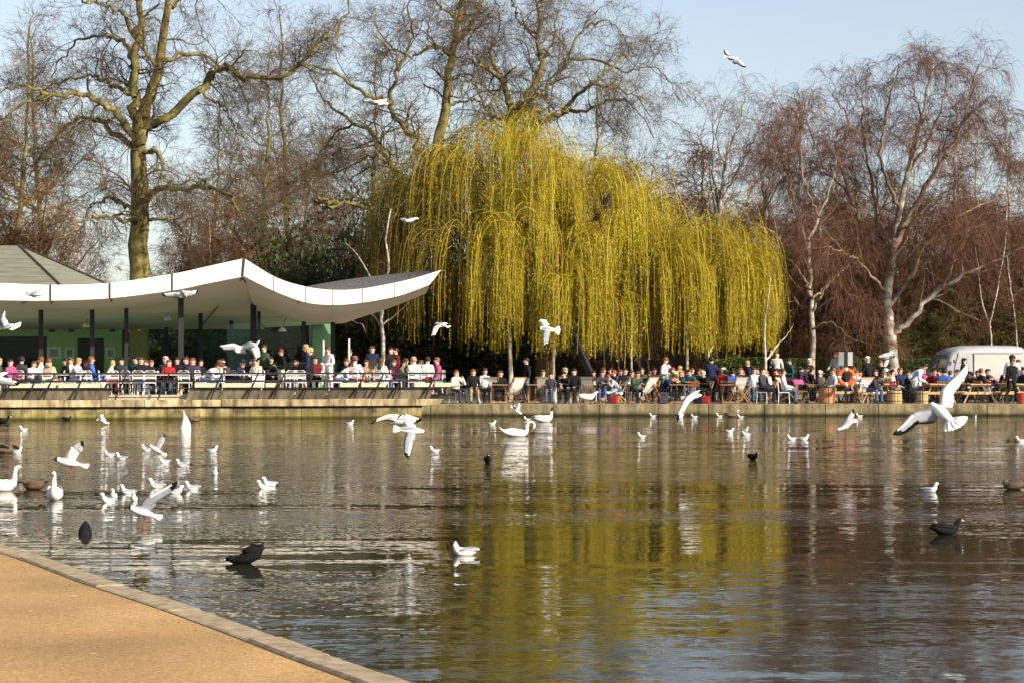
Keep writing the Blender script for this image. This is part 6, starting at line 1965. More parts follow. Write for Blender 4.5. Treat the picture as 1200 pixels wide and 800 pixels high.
crowd('''
 10 75.2 sit -30 short-brown charcoal black @behind the green top
 50 75.6 sit 30 short-dark navy black @behind the hooded coat
 80 75.8 sit -20 short-auburn white black @beyond the dark haired woman
 97 75.9 lean 40 short-brown maroon black @under the framed prints
 155 75.8 sit -40 short-dark teal black @beside the third column
 180 75.0 sit 30 short-auburn black denim @behind the long white table
 216 75.6 sit -30 short-brown navy black @behind the corner plant
 262 75.6 sit 30 short-dark charcoal black @behind the menu cards
 291 76.0 sit -40 short-brown black black @behind the dark cap
 318 75.8 sit 40 short-dark black black @behind the green standing man
 345 75.6 sit -20 short-auburn charcoal denim @below the tall dark glass
 372 75.8 sit 30 short-dark maroon black @behind the pale capped man
 404 75.2 sit -40 short-auburn navy black @between the entrance poles
 476 75.9 sit 20 short-brown black black @behind the olive top
 507 75.4 sit -60 short-auburn pink denim @at the end before the grey bench
''', ter, 'on the terrace', TG, ('white_chair', 'white metal chair'))
# walkers and standers behind
crowd('''
 832 84.6 stand 160 short-dark navy black @under the forked birch
 903 90.0 walk 60 bald-dark black black @by the railing behind the slender birch
 909 89.8 stand 170 bald-dark pale_grey red @in red trousers behind the slender birch
 925 84.0 hold -60 short-dark teal khaki @looking down before the hedge
 946 82.6 walk 10 short-white black denim @in dark coat with white hair
 980 90.0 walk -50 short-auburn pale_blue khaki @by the railing above the notice boards
 1018 83.6 stand 30 short-white black black @with white hair in a dark coat
 1034 83.6 hold -30 short-auburn black black @behind the pale hat
 1186 82.0 stand -30 short-dark white khaki darkskin !1.05 @in white shirt before the van tail
 1184 79.2 walk 20 short-auburn black black @in dark jacket on the path by the red tub
 1192 84.0 stand -30 short-auburn brown denim @by the van tail
 782 84.8 walk -60 short-blond pale_grey denim @under the yellow curtain
''', gp, 'on the bank', BG)
for px, Y, rz, lab, m_ in ((813, 79.9, 175, 'bright orange seat with its back to the lake', 'orange'), (1046, 80.0, 178, 'bright red seat with its back to the lake', 'red')):
    put('folding_chair', gp(px, Y), R(rz), lab, dict(back_slat=CL[m_], seat_slat=CL[m_]))
# pushchair with pink hood beside the deck chair
pc = thing('pushchair', 'pushchair with pink hood and brown bags beside the deck chair', 'pushchair', gp(934, 79.0), R(20))
o = MB(); rings = []
for k_ in range(7):
    a = R(10 + 26 * k_); rings.append([(x_, .1 + .28 * math.cos(a), .68 + .26 * math.sin(a)) for x_ in (-.22, -.11, 0, .11, .22)])
o.loft(rings, closed=False, cap=False); hd_ = o.build('hood', CL['pink'], pc, smooth=True); sm = hd_.modifiers.new('thick', 'SOLIDIFY'); sm.thickness = .012
MB().box((0, 0, .48), (.40, .5, .06)).build('seat', CL['brown'], pc); MB().box((0, .25, .66), (.40, .05, .42), rx=R(-15)).build('backrest', CL['brown'], pc)
for sx in (-1, 1):
    MB().bar((sx * .22, -.35, .1), (sx * .22, .45, .98), .025, .025).build('frame', M_steel, pc)
    MB().bar((sx * .22, .35, .1), (sx * .22, -.2, .5), .025, .025).build('frame', M_steel, pc)
    for y_ in (-.35, .35):
        w_ = MB().lathe([(.02, -.02), (.10, -.02), (.10, .02), (.02, .02)], sides=14).build('wheel', M_tyre, pc); w_.location = (sx * .25, y_, .1); w_.rotation_euler = (0, R(90), 0)
MB().bar((-.22, .45, .98), (.22, .45, .98), .03, .03).build('handle', M_steel, pc)
MB().box((0, .05, .25), (.34, .42, .22)).build('basket', CL['olive'], pc, bevel=.04)
# bags on the ground
for px, Y, c_, lab in ((719, 79.0, 'red', 'dark red bag on the ground behind the white goose'), (827, 79.2, 'red', 'red bag on the ground under the orange seat'), (776, 78.8, 'charcoal', 'black rucksack on the ground by the white deck chair'), (818, 78.7, 'black', 'black bag on the ground by the bank fence')):
    t = thing('bag', lab, 'bag', gp(px, Y), random.uniform(-.4, .4), 'bags on the ground')
    MB().box((0, 0, .15), (.34, .22, .30)).build('pouch', CL[c_], t, bevel=.05); MB().tube([(-.1, 0, .3), (-.07, 0, .38), (.07, 0, .38), (.1, 0, .3)], .012, 6).build('handle', CL['black'], t)
for p_ in PROTOF.values():
    for ch in list(p_.children): bpy.data.objects.remove(ch)
    bpy.data.objects.remove(p_)
# ================================================================== birds
B_white = mat('feather_white', (.80, .78, .75), rough=.7, var=.05, scale=20); B_grey = mat('feather_grey', (.30, .31, .34), rough=.7, var=.12, scale=18); B_pale = mat('feather_pale_grey', (.52, .52, .54), rough=.7, var=.1, scale=18)
B_black = mat('feather_black', (.010, .010, .012), rough=.85, var=.3, scale=18, spec=.1); B_dark = mat('feather_dark_head', (.035, .022, .017), rough=.7); B_brown = mat('feather_brown', (.13, .085, .05), rough=.75, var=.3, scale=14); B_greylag = mat('feather_greylag', (.19, .155, .12), rough=.75, var=.3, scale=12)
B_bill = mat('bill_red', (.16, .02, .015), rough=.45); B_billw = mat('bill_white', (.82, .80, .76), rough=.4); B_billo = mat('bill_orange', (.60, .20, .04), rough=.45); B_leg = mat('leg_red', (.35, .06, .03), rough=.5)
BM = [B_white, B_grey, B_pale, B_black, B_dark, B_brown, B_greylag]
W_, G_, P_, K_, D_, N_, L_ = range(7)

def bodyloft(o, path, mfun, sides=10):
    """path: (x, z, half width, half height); rings stand square to the spine. +x is forward"""
    rings = []
    for i, (x, z, w, h) in enumerate(path):
        a = path[max(i - 1, 0)]; b = path[min(i + 1, len(path) - 1)]
        t = Vector((b[0] - a[0], 0, b[1] - a[1])).normalized(); n = Vector((-t.z, 0, t.x))
        rings.append([Vector((x, 0, z)) + Vector((0, 1, 0)) * (w * math.cos(q)) + n * (h * math.sin(q)) for q in [2 * math.pi * k / sides for k in range(sides)]])
    o.loft(rings, mfun=mfun)

def folded_wing(o, s, x0, x1, z, y, h, m_in, m_tip, rise=.03):
    """slim folded wing on side s, its tip reaching past the tail"""
    rings = []
    for k in range(7):
        t = k / 6; x = x0 + (x1 - x0) * t
        hh = h * math.sin(math.pi * min(1, .12 + t * .86)) + .004
        yy = y * (1 - .75 * t * t)
        rings.append([(x, s * (yy - .004), z + rise * t - hh * .6), (x, s * (yy + .014), z + rise * t), (x, s * (yy - .012), z + rise * t + hh * .75), (x, s * (yy - .02), z + rise * t)])
    o.loft(rings, mfun=lambda i, k: m_tip if i >= 5 else m_in)

def gull_float_mesh(dark):
    o = MB()
    path = [(-.21, .075, .006, .004), (-.16, .068, .032, .018), (-.09, .055, .062, .050), (-.01, .050, .078, .066), (.07, .060, .070, .066), (.108, .100, .050, .048), (.122, .145, .038, .038), (.138, .180, .040, .038), (.168, .185, .031, .030), (.192, .176, .010, .010)]
    bodyloft(o, path, lambda i, k: (D_ if (dark and i >= 7) else W_))
    for s in (-1, 1):
        folded_wing(o, s, .07, -.245, .080, .068, .05, G_, K_, .002)
        o.tube([(.162, s * .030, .192), (.160, s * .035, .192)], [.006, .003], 5, K_)
    return o.mesh('gull', BM, smooth=True)
def bill_mesh(L, r, m):
    o = MB(); o.tube([(0, 0, 0), (L * .6, 0, -.002), (L, 0, -.008)], [r, r * .7, r * .15], 6); return o.mesh('bill', [m], smooth=True)
GF = [gull_float_mesh(False), gull_float_mesh(True)]
BILL = bill_mesh(.04, .008, B_bill)
def add_bill(o, me, loc, ry=0.0, rz=0.0):
    b = link('bill', me, o, loc); b.rotation_euler = (0, ry, rz); return b
FACE = {'L': ('side on', 180), 'R': ('side on, turned the other way', 0), 'A': ('facing away', 95), 'T': ('facing the near path', -85), 'l': ('three quarters on', 215), 'r': ('three quarters on, turned the other way', -35)}
def float_gull(px, py, face, label, dark=0, sc=1.0):
    p = onwater(px, py); ang = FACE[face][1] + random.uniform(-9, 9)
    o = link('gull', GF[dark], None, (p.x, p.y, -.012), R(ang)); o.scale = (sc,) * 3
    o.rotation_euler = (R(random.uniform(-3, 3)), R(random.uniform(-4, 3)), R(ang))
    add_bill(o, BILL, (.188, 0, .177))
    return tag(o, label, 'gull', 'gulls floating on the lake')
for px, py, f, lab in [
    (28, 504, 'L', 'small gull floating by the terrace wall foot'), (129, 534, 'L', 'gull leading a pair floating in line below the wall'), (143, 538, 'L', 'gull trailing a pair floating in line below the wall'),
    (172, 528, 'L', 'gull sitting close beside the wing lifting gull'), (193, 542, 'l', 'dark backed gull beside a companion swimming away'), (214, 546, 'L', 'gull swimming close behind the dark backed one'), (249, 529, 'R', 'lone gull with raised tail near open rippled water'),
    (251, 556, 'T', 'lone narrow gull seen end on'), (184, 571, 'L', 'plump white gull above the splashing one'), (226, 573, 'L', 'plump white gull behind the raised wing tip'), (127, 588, 'l', 'gull in front of a pair by the hovering gull'), (133, 583, 'T', 'gull partly hidden behind its neighbour in a pair'),
    (150, 578, 'L', 'gull behind its larger neighbour above the splash'), (157, 586, 'T', 'white breasted gull just above the splashing gull'), (205, 578, 'R', 'gull half hidden behind the raised wing'), (309, 572, 'l', 'gull sitting ahead of another near the yellow reflection'), (316, 569, 'l', 'gull sitting behind another near the yellow reflection'),
    (510, 529, 'L', 'gull floating under the pair in flight'), (752, 512, 'L', 'gull floating alone beyond the swan'), (855, 506, 'R', 'gull beside a pair off the bank'), (873, 505, 'r', 'gull behind its neighbour in a pair off the bank'), (875, 510, 'L', 'gull in front of its neighbour in a pair off the bank'),
    (928, 515, 'L', 'gull of a pair, bill toward open water'), (942, 515, 'R', 'upright gull of a pair, back to its mate'), (1090, 576, 'r', 'lone gull with dark wing in dark brown water'), (410, 497, 'R', 'gull floating under the terrace end'), (577, 497, 'R', 'small gull near the curled swan'),
    (765, 488, 'L', 'small gull close under the bank beside the geese'), (797, 489, 'R', 'small gull under the bank near the banking gull'), (814, 489, 'L', 'tiny gull under the bank between geese'), (843, 488, 'L', 'tiny gull under the bank by the dark goose'), (868, 489, 'L', 'tiny gull under the bank beside the second goose'), (1142, 490, 'T', 'bright gull under the bank near the picnic tables'),
    (1196, 517, 'L', 'gull cut off beside the van reflection'), (20, 530, 'R', 'gull beside the dark goose near the wall'), (1007, 488, 'L', 'tiny gull behind the rising wing'), (618, 492, 'L', 'small gull just behind the curled swan')]:
    float_gull(px, py, f, lab, sc=random.uniform(.68, .78))
float_gull(545, 650, 'L', 'dark headed gull floating alone in the yellow reflection', 1, .80)

# ---- flying gulls
def fly_gull(px, py, Y, head, up, wa, wb, label, dark=0, tail=.35, shade=(G_, P_), chord=None, legs=False, size=1.0, wingm=None, plain=False):
    """head: pixel vector to the head (dx, dy up, metres away); wa/wb: [wrist, tip] the same way, from the shoulder"""
    k = Y / FPX
    cv = lambda q: Vector((q[0] * k, q[2], q[1] * k))
    c = at(px, py, Y)
    f = cv(head).normalized(); u = Vector(up); u = (u - f * u.dot(f)).normalized(); s = u.cross(f).normalized()
    o = MB(); S = size
    prof = [(-.185, .006, .004), (-.15, .030, .015), (-.10, .044, .034), (-.03, .058, .055), (.05, .056, .055), (.10, .040, .040), (.135, .034, .034), (.158, .027, .027), (.178, .008, .009)]
    rings = [[c * 0 + f * (x * S) + s * (w * S * math.cos(a)) + u * (h * S * math.sin(a) + (.008 if x > .1 else 0)) for a in [2 * math.pi * q / 12 for q in range(12)]] for x, w, h in prof]
    o.loft(rings, mfun=lambda i, kk: (D_ if (dark and i >= 6) else (G_ if (not plain and 1 <= i <= 4 and 2 <= kk <= 3) else W_)))
    for sg in (-1, 1):
        e = f * (.152 * S) + s * (sg * .026 * S) + u * .014
        o.tube([e, e + s * (sg * .006)], [.006, .003], 5, K_)
    # tail feathers
    nf = 9
    for q in range(nf):
        a = (q / (nf - 1) - .5) * 2 * tail
        d = (-f * math.cos(a) + s * math.sin(a)); wd = (f * math.sin(a) + s * math.cos(a)) * ((.026 if plain else .017) * S)
        b0 = -f * (.125 * S) + s * (math.sin(a) * .02) + u * (.002 * (q % 2)); tl_ = 1.25 if plain else 1.0; e1 = b0 + d * (.10 * S * tl_); e2 = b0 + d * (.135 * S * tl_)
        o.add([b0 - wd * .5, b0 + wd * .5, e1 + wd, e2 + wd * .55, e2 - wd * .55, e1 - wd] + [p - u * .004 for p in (b0 - wd * .5, b0 + wd * .5, e1 + wd, e2 + wd * .55, e2 - wd * .55, e1 - wd)],
              [(0, 1, 2, 3, 4, 5), (11, 10, 9, 8, 7, 6)] + [(i, i + 6, (i + 1) % 6 + 6, (i + 1) % 6) for i in range(6)], W_)
    # wings
    for w_i, (wg, sg) in enumerate(((wa, 1), (wb, -1))):
        wr, tp_ = cv(wg[0]), cv(wg[1])
        sh = f * (.055 * S); side = s if (wr.dot(s) > 0) else -s
        sh = sh + side * (.03 * S) + u * (.02 * S)
        # bend wings to natural length
        l1 = wr.length; l2 = (tp_ - wr).length
        N = 18
        pts = catmull([sh, sh + wr * .5 + f * .02, sh + wr, sh + wr + (tp_ - wr) * .55, sh + tp_], N)
        cl = [.125, .135, .14, .145, .145, .145, .145, .14, .13, .125, .12, .112, .105, .095, .085, .07, .05, .012]
        rings = []
        for j, p in enumerate(pts):
            t = (pts[min(j + 1, N - 1)] - pts[max(j - 1, 0)]).normalized()
            cd = Vector(chord[w_i]) if chord and chord[w_i] else -f
            cd = (cd - t * cd.dot(t) * .8).normalized()
            n = t.cross(cd).normalized()
            if n.dot(u) < 0: n = -n
            cc = cl[j] * (.98 if plain else 1) * S * (1.0 + (.05 if j % 2 else -.03) * (j > 5))
            th = .016 * S * (1 - .8 * j / N)
            rings.append([p, p + cd * cc * .3 + n * th, p + cd * cc * .7 + n * th * .6, p + cd * cc, p + cd * cc * .7 - n * th * .25, p + cd * cc * .3 - n * th * .5])
        top, und = wingm[w_i] if wingm else shade
        def mf(i, kk, top=top, und=und, w_i=w_i):
            if i >= 14 and not (plain and w_i == 0): return K_ if kk in (1, 2, 3, 4) else (W_ if i < 15 else K_)
            if plain and w_i == 1 and i >= 8 and kk in (2, 3): return K_
            if kk == 0: return W_ if i > 8 else top
            if kk == 5: return W_
            if kk in (3, 4): return und if (und != K_ or i > 6) else P_
            return top
        o.loft(rings, mfun=mf)
    me = o.mesh('gull', BM, smooth=True)
    ob = link('gull', me, None, c)
    o2 = MB(); o2.tube([f * (.172 * S) + u * .004, f * (.195 * S), f * (.212 * S) - u * .006], [.009, .007, .002], 6); o2.build('bill', B_bill, ob, smooth=True)
    if legs:
        for sg in (-1, 1):
            b0 = -f * .04 + s * (sg * .022) - u * .04; e = b0 + Vector((-.01, 0, -.10 if legs is True else legs))
            l_ = MB(); l_.tube([b0, e], [.006, .005], 5); l_.add([e, e + Vector((-.04, -.02, -.01)), e + Vector((-.04, .02, -.01)), e + Vector((-.02, 0, -.016))], [(0, 1, 2), (0, 3, 1), (0, 2, 3), (1, 3, 2)]); l_.build('leg', B_leg, ob)
    return tag(ob, label, 'gull', 'gulls in flight over the lake')
UPV = (0, -.3, 1)
fly_gull(1103, 483, 20.5, (-9, 9, .12), (.15, -1, .25), [(3, 22, .02), (33, 50, .06)], [(-26, -3, .0), (-51, -28, -.04)], 'largest white gull banking with fanned tail and both wings spread', 0, tail=.85, wingm=((W_, W_), (G_, K_)), chord=((.75, 0, -.15), (.15, 0, -.8)), plain=True)  # sunlit wing painted white, shaded wing greyed, its dark primaries real
fly_gull(80, 541, 25.5, (-10, 2, .0), (.5, -.4, .8), [(8, 14, -.05), (23, 22, -.12)], [(4, 12, .10), (16, 17, .22)], 'dark headed gull hovering with both wings swept up beside the goose', 1, legs=True, wingm=((W_, W_), (W_, P_)), chord=((.9, 0, -.45), (.9, 0, -.45)))
fly_gull(166, 599, 25.0, (-10, 3, .0), (.2, -.5, .9), [(12, 14, -.04), (47, 32, -.08)], [(3, 4, .15), (16, 12, .28)], 'dark headed gull splashing up with one long wing raised', 1, legs=-.13, wingm=((G_, P_), (G_, G_)), chord=((.8, 0, -.5), (.8, 0, -.5)))
fly_gull(641, 386, 40, (-9, 1, .0), (.1, -1, .35), [(-4, 4, .05), (-10, 8, .02)], [(-2, -9, -.1), (0, -20, -.15)], 'dark headed gull wheeling in front of the willow curtain', 1, tail=.6, wingm=((W_, P_), (G_, P_)), chord=((1, 0, -.1), (.8, 0, .1)))
fly_gull(517, 381, 46, (-6, 1.5, .1), (.1, -.6, .8), [(-6, -4, -.1), (-9, -16, -.15)], [(4, 1, .2), (9, -2, .4)], 'white gull turning in front of the shaded willow flank', 0, wingm=((P_, P_), (W_, P_)), chord=((.9, 0, .1), None))
fly_gull(292, 405, 32, (-6, -1, .10), (.1, -.9, .5), [(-14, 4, .0), (-34, 1, .05)], [(8, -6, -.1), (15, -18, -.2)], 'gull sweeping past the glass columns with one wing down', 0, tail=.5, wingm=((P_, P_), (P_, G_)), chord=((.5, 0, -.8), (.8, 0, .3)))
fly_gull(468, 494, 29, (-8, -1, .05), (0, -.5, .9), [(-10, 2, -.1), (-28, -2, -.2)], [(10, 7, .1), (30, 1, .1)], 'gull crossing low over the water above its companion', 0, wingm=((W_, W_), (W_, K_)), chord=((.8, 0, .5), (-.4, 0, -.8)))
fly_gull(482, 504, 28, (9, -1, .0), (0, -.8, .6), [(-2, -12, -.1), (-7, -31, -.15)], [(-4, 6, .2), (-12, 8, .35)], 'gull crossing low over the water, grey wing hanging down', 0, wingm=((G_, G_), (W_, P_)), chord=((-.9, 0, .1), None))
fly_gull(606, 481, 62, (5, -4, .05), (0, -.5, .9), [(-2, 5, -.1), (-6, 9, -.15)], [(2, 5, .15), (1, 10, .3)], 'gull alighting on the water below the bank edge', 0)
fly_gull(812, 464, 42, (8, 1, .0), (0, -.6, .8), [(-8, -8, -.08), (-22, -30, -.14)], [(4, 3, .15), (9, 5, .35)], 'gull skimming the bank with one long pale wing down', 0, wingm=((W_, P_), (W_, P_)), chord=((-.8, 0, .3), None))
fly_gull(990, 499, 40, (-7, -4, .0), (0, -.5, .8), [(5, 9, -.05), (13, 21, -.08)], [(4, 4, .15), (12, 10, .35)], 'gull rising off the water with narrow wings lifted', 0, wingm=((P_, P_), (G_, P_)), chord=((.6, 0, -.7), None))
fly_gull(718, 460, 52, (-8, 0, .0), (0, -.5, .9), [(4, 1, -.15), (8, -2, -.4)], [(3, 3, .15), (6, 3, .4)], 'gull gliding in front of the seated crowd', 0)
fly_gull(8, 383, 42, (5, 1, -.03), (-.4, -.8, .3), [(-4, 8, .0), (-5, 18, .05)], [(6, 1, .1), (14, 4, .2)], 'gull flying past the dark pavilion pane', 0, wingm=((P_, P_), (W_, W_)), chord=((-.4, 0, -.8), (-.2, 0, -.9)))
fly_gull(213, 343, 46, (4, 0, -.12), (0, -.9, .4), [(-9, 1, .05), (-24, -1, .1)], [(8, 0, .05), (17, 1, .1)], 'gull gliding level against the roof underside', 0, wingm=((P_, P_), (P_, G_)), chord=((0, .3, -1), (0, .3, -1)))
fly_gull(42, 345, 50, (6, -1, -.05), (0, -.7, .7), [(-6, 2, .05), (-15, 1, .1)], [(2, 3, .1), (5, 4, .2)], 'gull gliding in front of the white roof edge', 0, wingm=((P_, P_), (P_, P_)), chord=((-.6, 0, -.6), None))
fly_gull(481, 258, 60, (-3, -1, -.05), (0, -.6, .8), [(-5, 2, .1), (-11, 1, .2)], [(5, 2, .1), (11, 3, .2)], 'small gull in front of the willow crown', 0, wingm=((W_, W_), (W_, W_)), chord=((0, .4, -1), (0, .4, -1)))
fly_gull(444, 119, 62, (-3, -1, -.05), (0, -.6, .8), [(-8, 2, .1), (-18, 1, .2)], [(7, 1, .1), (14, -2, .2)], 'small gull among the bare plane branches', 0, wingm=((P_, P_), (P_, P_)), chord=((0, .4, -1), (0, .4, -1)))
fly_gull(858, 68, 55, (5, -1, .0), (.2, -.7, .6), [(-5, 4, .1), (-11, 10, .2)], [(6, -2, .0), (14, -10, .0)], 'grey gull soaring alone in open sky', 0, wingm=((G_, G_), (G_, G_)), chord=((-.5, .2, -.8), (-.7, .2, -.5)))
fly_gull(-4, 442, 36, (-6, 1, .0), (0, -.6, .8), [(14, -1, -.1), (35, -6, -.2)], [(3, 3, .2), (8, 4, .4)], 'gull passing the railing with one white wing stretched out', 0, wingm=((W_, P_), (W_, P_)), chord=((.5, 0, -.7), None))
fly_gull(1036, 416, 60, (-5, -2, .0), (0, -.6, .8), [(7, 2, -.1), (13, 1, -.2)], [(3, -5, .1), (1, -15, .1)], 'gull flying in front of the big birch trunk', 0, wingm=((W_, W_), (W_, P_)), chord=((.3, 0, -.8), (.9, 0, .1)))
fly_gull(122, 494, 66, (5, -2, .0), (0, -.5, .9), [(-5, 3, -.1), (-9, 7, -.2)], [(-3, 5, .1), (-6, 10, .2)], 'gull beating its wings below the terrace wall', 0, wingm=((W_, W_), (W_, P_)))
fly_gull(183, 526, 45, (-7, 4, .0), (0, -.4, .9), [(4, 8, -.06), (12, 16, -.12)], [(2, 5, .1), (8, 12, .25)], 'gull sitting up on the water with wings half raised', 0, wingm=((P_, P_), (P_, P_)), chord=((.7, 0, -.5), None))

# ---- swans, geese, ducks, coots
def waterbird(name, label, cat, px, py, ang, path, mfun, wing, bill, size=1.0, z=0.0, onland=None, group=None, legs=None, tilt=0.0):
    p = onwater(px, py) if onland is None else Vector(onland)
    o = MB(); bodyloft(o, path, mfun, 12)
    if wing:
        for s in (-1, 1): folded_wing(o, s, *wing)
    ob = link(name, o.mesh(name, BM, smooth=True), None, (p.x, p.y, p.z + z if onland is not None else z)); ob.scale = (size,) * 3
    ob.rotation_euler = (0, R(tilt), R(ang))
    if bill:
        (bx, bz, L, r, m, ry) = bill
        add_bill(ob, bill_mesh(L, r, m), (bx, 0, bz), ry)
    if legs:
        for s in (-1, 1):
            l_ = MB(); l_.tube([(legs[0], s * .05, .06), (legs[0] + .01, s * .05, -legs[1] + .01)], [.012, .009], 6)
            l_.add([(legs[0] + .0, s * .05, -legs[1] + .012), (legs[0] + .09, s * .05 + .035, -legs[1]), (legs[0] + .09, s * .05 - .035, -legs[1]), (legs[0], s * .05, -legs[1])], [(0, 1, 2), (0, 3, 1), (0, 2, 3), (3, 2, 1)]); l_.build('leg', B_billo, ob)
    return tag(ob, label, cat, group)
swan_body = [(-.62, .34, .012, .01), (-.50, .22, .06, .05), (-.36, .14, .14, .10), (-.15, .12, .19, .15), (.10, .11, .19, .15), (.27, .12, .14, .13)]
waterbird('swan', 'white swan with its neck curled over in a ring', 'swan', 605, 511, 4, swan_body + [(.36, .17, .08, .08), (.39, .28, .052, .052), (.39, .40, .045, .045), (.44, .50, .042, .042), (.54, .535, .040, .040), (.63, .48, .038, .038), (.655, .39, .042, .045), (.63, .31, .035, .04), (.60, .26, .02, .02)], lambda i, k: W_, (.2, -.5, .18, .17, .14, W_, W_), (.60, .26, .09, .018, B_billo, R(120)), .76)
waterbird('swan', 'upended swan showing only its pointed white tail', 'swan', 217, 503, 20, [(-.02, -.15, .17, .17), (0, .02, .18, .18), (.02, .18, .14, .14), (.0, .34, .085, .08), (-.03, .46, .045, .03), (-.05, .58, .012, .006)], lambda i, k: W_, None, None)
gb = [(-.36, .16, .010, .008), (-.28, .13, .05, .035), (-.16, .10, .105, .09), (0, .09, .13, .115), (.14, .10, .11, .11), (.21, .15, .07, .07)]
gneck = [(.235, .22, .042, .042), (.24, .32, .034, .034), (.255, .40, .036, .036), (.29, .42, .034, .034), (.325, .41, .018, .018)]
waterbird('goose', 'white breasted goose swimming toward the near path', 'goose', 64, 585, -80, gb + gneck, lambda i, k: W_ if i > 4 else (G_ if k in (2, 3, 4) else W_), (.12, -.34, .13, .118, .09, P_, G_), (.325, .41, .05, .014, B_billo, 0), .95)
waterbird('goose', 'dark brown goose half hidden behind the white breasted one', 'goose', 40, 573, 170, gb + [(.26, .18, .04, .04), (.33, .17, .035, .035), (.38, .15, .02, .02)], lambda i, k: N_, (.12, -.34, .13, .118, .09, N_, K_), (.38, .15, .05, .014, B_billo, 0), .72)
waterbird('goose', 'white goose at the water with slim neck raised by the wall side', 'goose', 1, 575, 10, gb + gneck, lambda i, k: W_, (.12, -.34, .13, .118, .09, W_, W_), (.325, .41, .05, .014, B_billo, 0), .9)
waterbird('goose', 'black necked goose swimming near the terrace wall', 'goose', 6, 530, 5, gb + [(.25, .16, .04, .04), (.33, .12, .035, .035), (.38, .10, .02, .02)], lambda i, k: K_ if i > 4 else N_, (.12, -.34, .13, .118, .09, K_, K_), (.38, .10, .05, .014, B_black, 0), .85)
waterbird('goose', 'pale goose with dark brown head floating by the bank', 'goose', 637, 494, 12, [(q[0], q[1], q[2], q[3]) for q in gb] + gneck, lambda i, k: D_ if i >= 7 else (P_ if (i < 4 and k in (1, 2, 3, 4, 5)) else W_), (.12, -.34, .13, .118, .09, P_, G_), (.325, .41, .05, .014, B_billo, 0), 1.15)
def landbird(px, Y, ang, label, mf, wingm, size, legh=.16, flat=False):
    nk = gneck if not flat else [(.26, .20, .045, .045), (.31, .25, .038, .038), (.35, .27, .032, .032), (.38, .265, .018, .018)]
    waterbird('goose', label, 'goose', 0, 0, ang, gb + nk, mf, (.12, -.34, .13, .118, .09, *wingm), (nk[-1][0], nk[-1][1], .05, .014, B_billo, 0), size, z=legh * size, onland=(at(px, HY, Y).x, Y, .44), group='geese on the bank edge', legs=(.0, legh))
landbird(688, 77.45, 5, 'white goose standing on the bank edge', lambda i, k: W_, (W_, P_), 1.1, flat=True)
landbird(752, 77.5, 70, 'greylag goose standing on the bank below the deck chair', lambda i, k: W_ if i > 7 else L_, (L_, N_), .85)
landbird(786, 77.5, 110, 'greylag goose standing on the bank near the skimming gull', lambda i, k: L_, (L_, N_), .75, flat=True)
landbird(706, 77.5, 60, 'tan goose on the bank beside the white goose', lambda i, k: L_, (L_, N_), .7, flat=True)
for px, py, ang, lab in ((858, 488, 10, 'brown backed goose afloat under the bank before the crossed leg table'), (893, 487, 8, 'brown backed goose afloat under the bank by the walking guest')):
    waterbird('goose', lab, 'goose', px, py, ang, gb + [(.24, .21, .042, .042), (.26, .27, .036, .036), (.29, .28, .034, .034), (.32, .27, .018, .018)], lambda i, k: P_ if i > 5 else N_, (.12, -.34, .13, .118, .09, N_, K_), (.32, .27, .05, .014, B_billo, 0), .85, group='geese afloat under the bank')
db = [(-.24, .10, .008, .006), (-.18, .085, .04, .03), (-.09, .06, .07, .06), (.02, .055, .08, .07), (.11, .065, .06, .06), (.15, .11, .038, .038), (.16, .16, .034, .034), (.185, .175, .032, .03), (.215, .165, .014, .014)]
for px, py, ang, lab, m_ in ((11, 492, 170, 'small brown duck under the terrace wall corner', N_), (64, 491, 5, 'brown duck below the hooded coat', N_), (228, 493, 10, 'brown duck beside the upended swan', N_), (1187, 573, 160, 'plump brown duck in the dark reflection, head tucked', N_)):
    waterbird('duck', lab, 'duck', px, py, ang, db if px != 1187 else db[:5] + [(.13, .10, .04, .04), (.11, .13, .038, .035), (.08, .13, .02, .02)], lambda i, k, m_=m_: m_, (.07, -.22, .075, .07, .05, N_, K_), (.21, .165, .045, .012, B_billo, 0) if px != 1187 else None, 1.0, group='ducks on the lake')
cb = [(-.20, .075, .010, .008), (-.15, .085, .045, .035), (-.07, .06, .075, .06), (.03, .05, .08, .065), (.10, .065, .06, .055), (.135, .105, .036, .036), (.15, .15, .030, .030), (.172, .17, .030, .028), (.195, .165, .014, .014)]
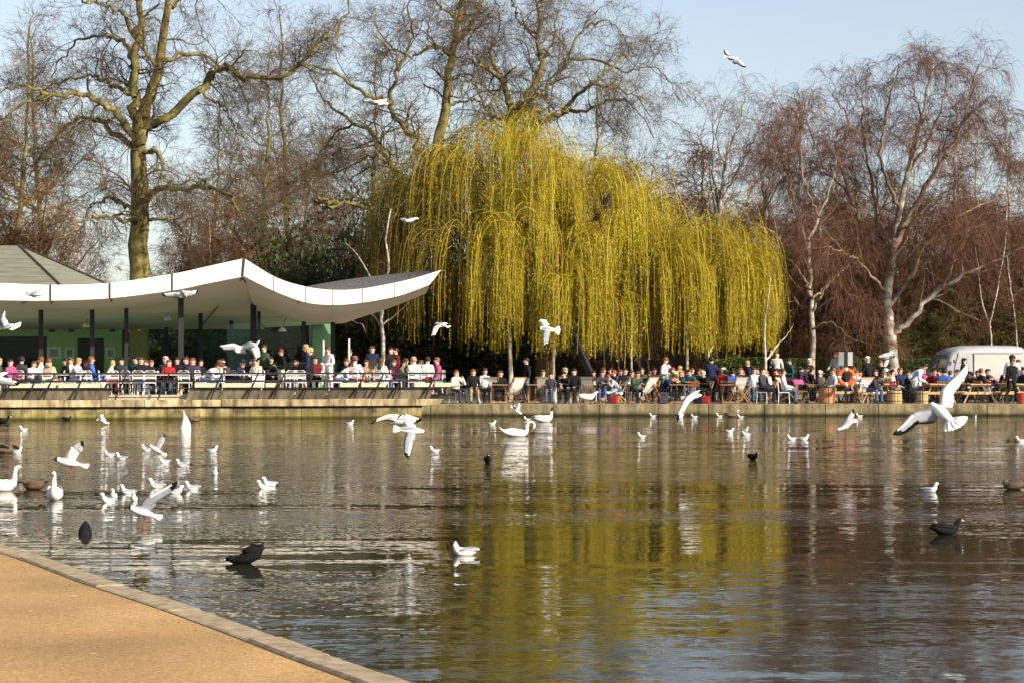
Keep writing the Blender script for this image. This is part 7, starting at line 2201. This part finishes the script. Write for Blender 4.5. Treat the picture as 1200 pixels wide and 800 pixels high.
for px, py, ang, lab in ((1108, 626, 10, 'black coot with white bill swimming in the brown reflection'), (571, 541, -80, 'tiny black coot in the yellow reflection below the swan'), (882, 538, -60, 'tiny black coot in the rippled water below the gull trio'), (78, 492, 20, 'tiny black coot under the terrace wall')):
    waterbird('coot', lab, 'coot', px, py, ang, cb, lambda i, k: K_, (.06, -.18, .085, .07, .045, K_, K_), (.190, .168, .035, .013, B_billw, R(10)), 1.0 if py > 600 else .9, group='coots on the lake')
waterbird('coot', 'black coot tipping forward with its back raised and white bill low', 'coot', 288, 660, 176, [(-.17, .20, .008, .006), (-.15, .16, .04, .03), (-.10, .10, .07, .06), (-.02, .06, .08, .065), (.07, .03, .06, .05), (.12, .035, .036, .034), (.155, .045, .032, .03), (.19, .038, .014, .014)], lambda i, k: K_, (.02, -.19, .12, .06, .06, K_, K_), (.185, .04, .035, .013, B_billw, R(10)), 1.05)
waterbird('coot', 'black coot diving with only its rounded rear above water', 'coot', 100, 625, 100, [(-.12, -.08, .07, .05), (-.09, .0, .08, .06), (-.03, .05, .075, .055), (.04, .085, .055, .04), (.09, .12, .03, .018), (.12, .14, .008, .006)], lambda i, k: K_, None, None, 1.0)
waterbird('coot', 'dark blue black waterbird at the terrace wall edge', 'coot', 3, 495, 0, cb, lambda i, k: K_, (.06, -.18, .085, .07, .045, K_, K_), (.190, .168, .035, .013, B_billw, R(10)), 1.3)
# far crane beyond the trees
cr = thing('crane', 'far pink red lattice crane mast showing between bare trees', 'crane', at(92, HY, 420) + Vector((0, 0, -1.1)))
o = MB()
hz = at(92, 264, 420).z - .9
for sx in (-1, 1):
    for sy in (-1, 1):
        o.bar((sx * .8, sy * .8, 0), (sx * .8, sy * .8, hz), .14, .14)
for k_ in range(14):
    z0 = hz * k_ / 14; z1_ = hz * (k_ + 1) / 14; s = 1 if k_ % 2 else -1
    o.bar((-.8 * s, -.8, z0), (.8 * s, -.8, z1_), .08, .08)
o.build('mast', mat('crane_red', (.55, .26, .29), rough=.6), cr)
MB().bar((0, 0, hz), (-2.5, 1, hz + 3), .3, .3).build('jib', MATS['crane_red'], cr)
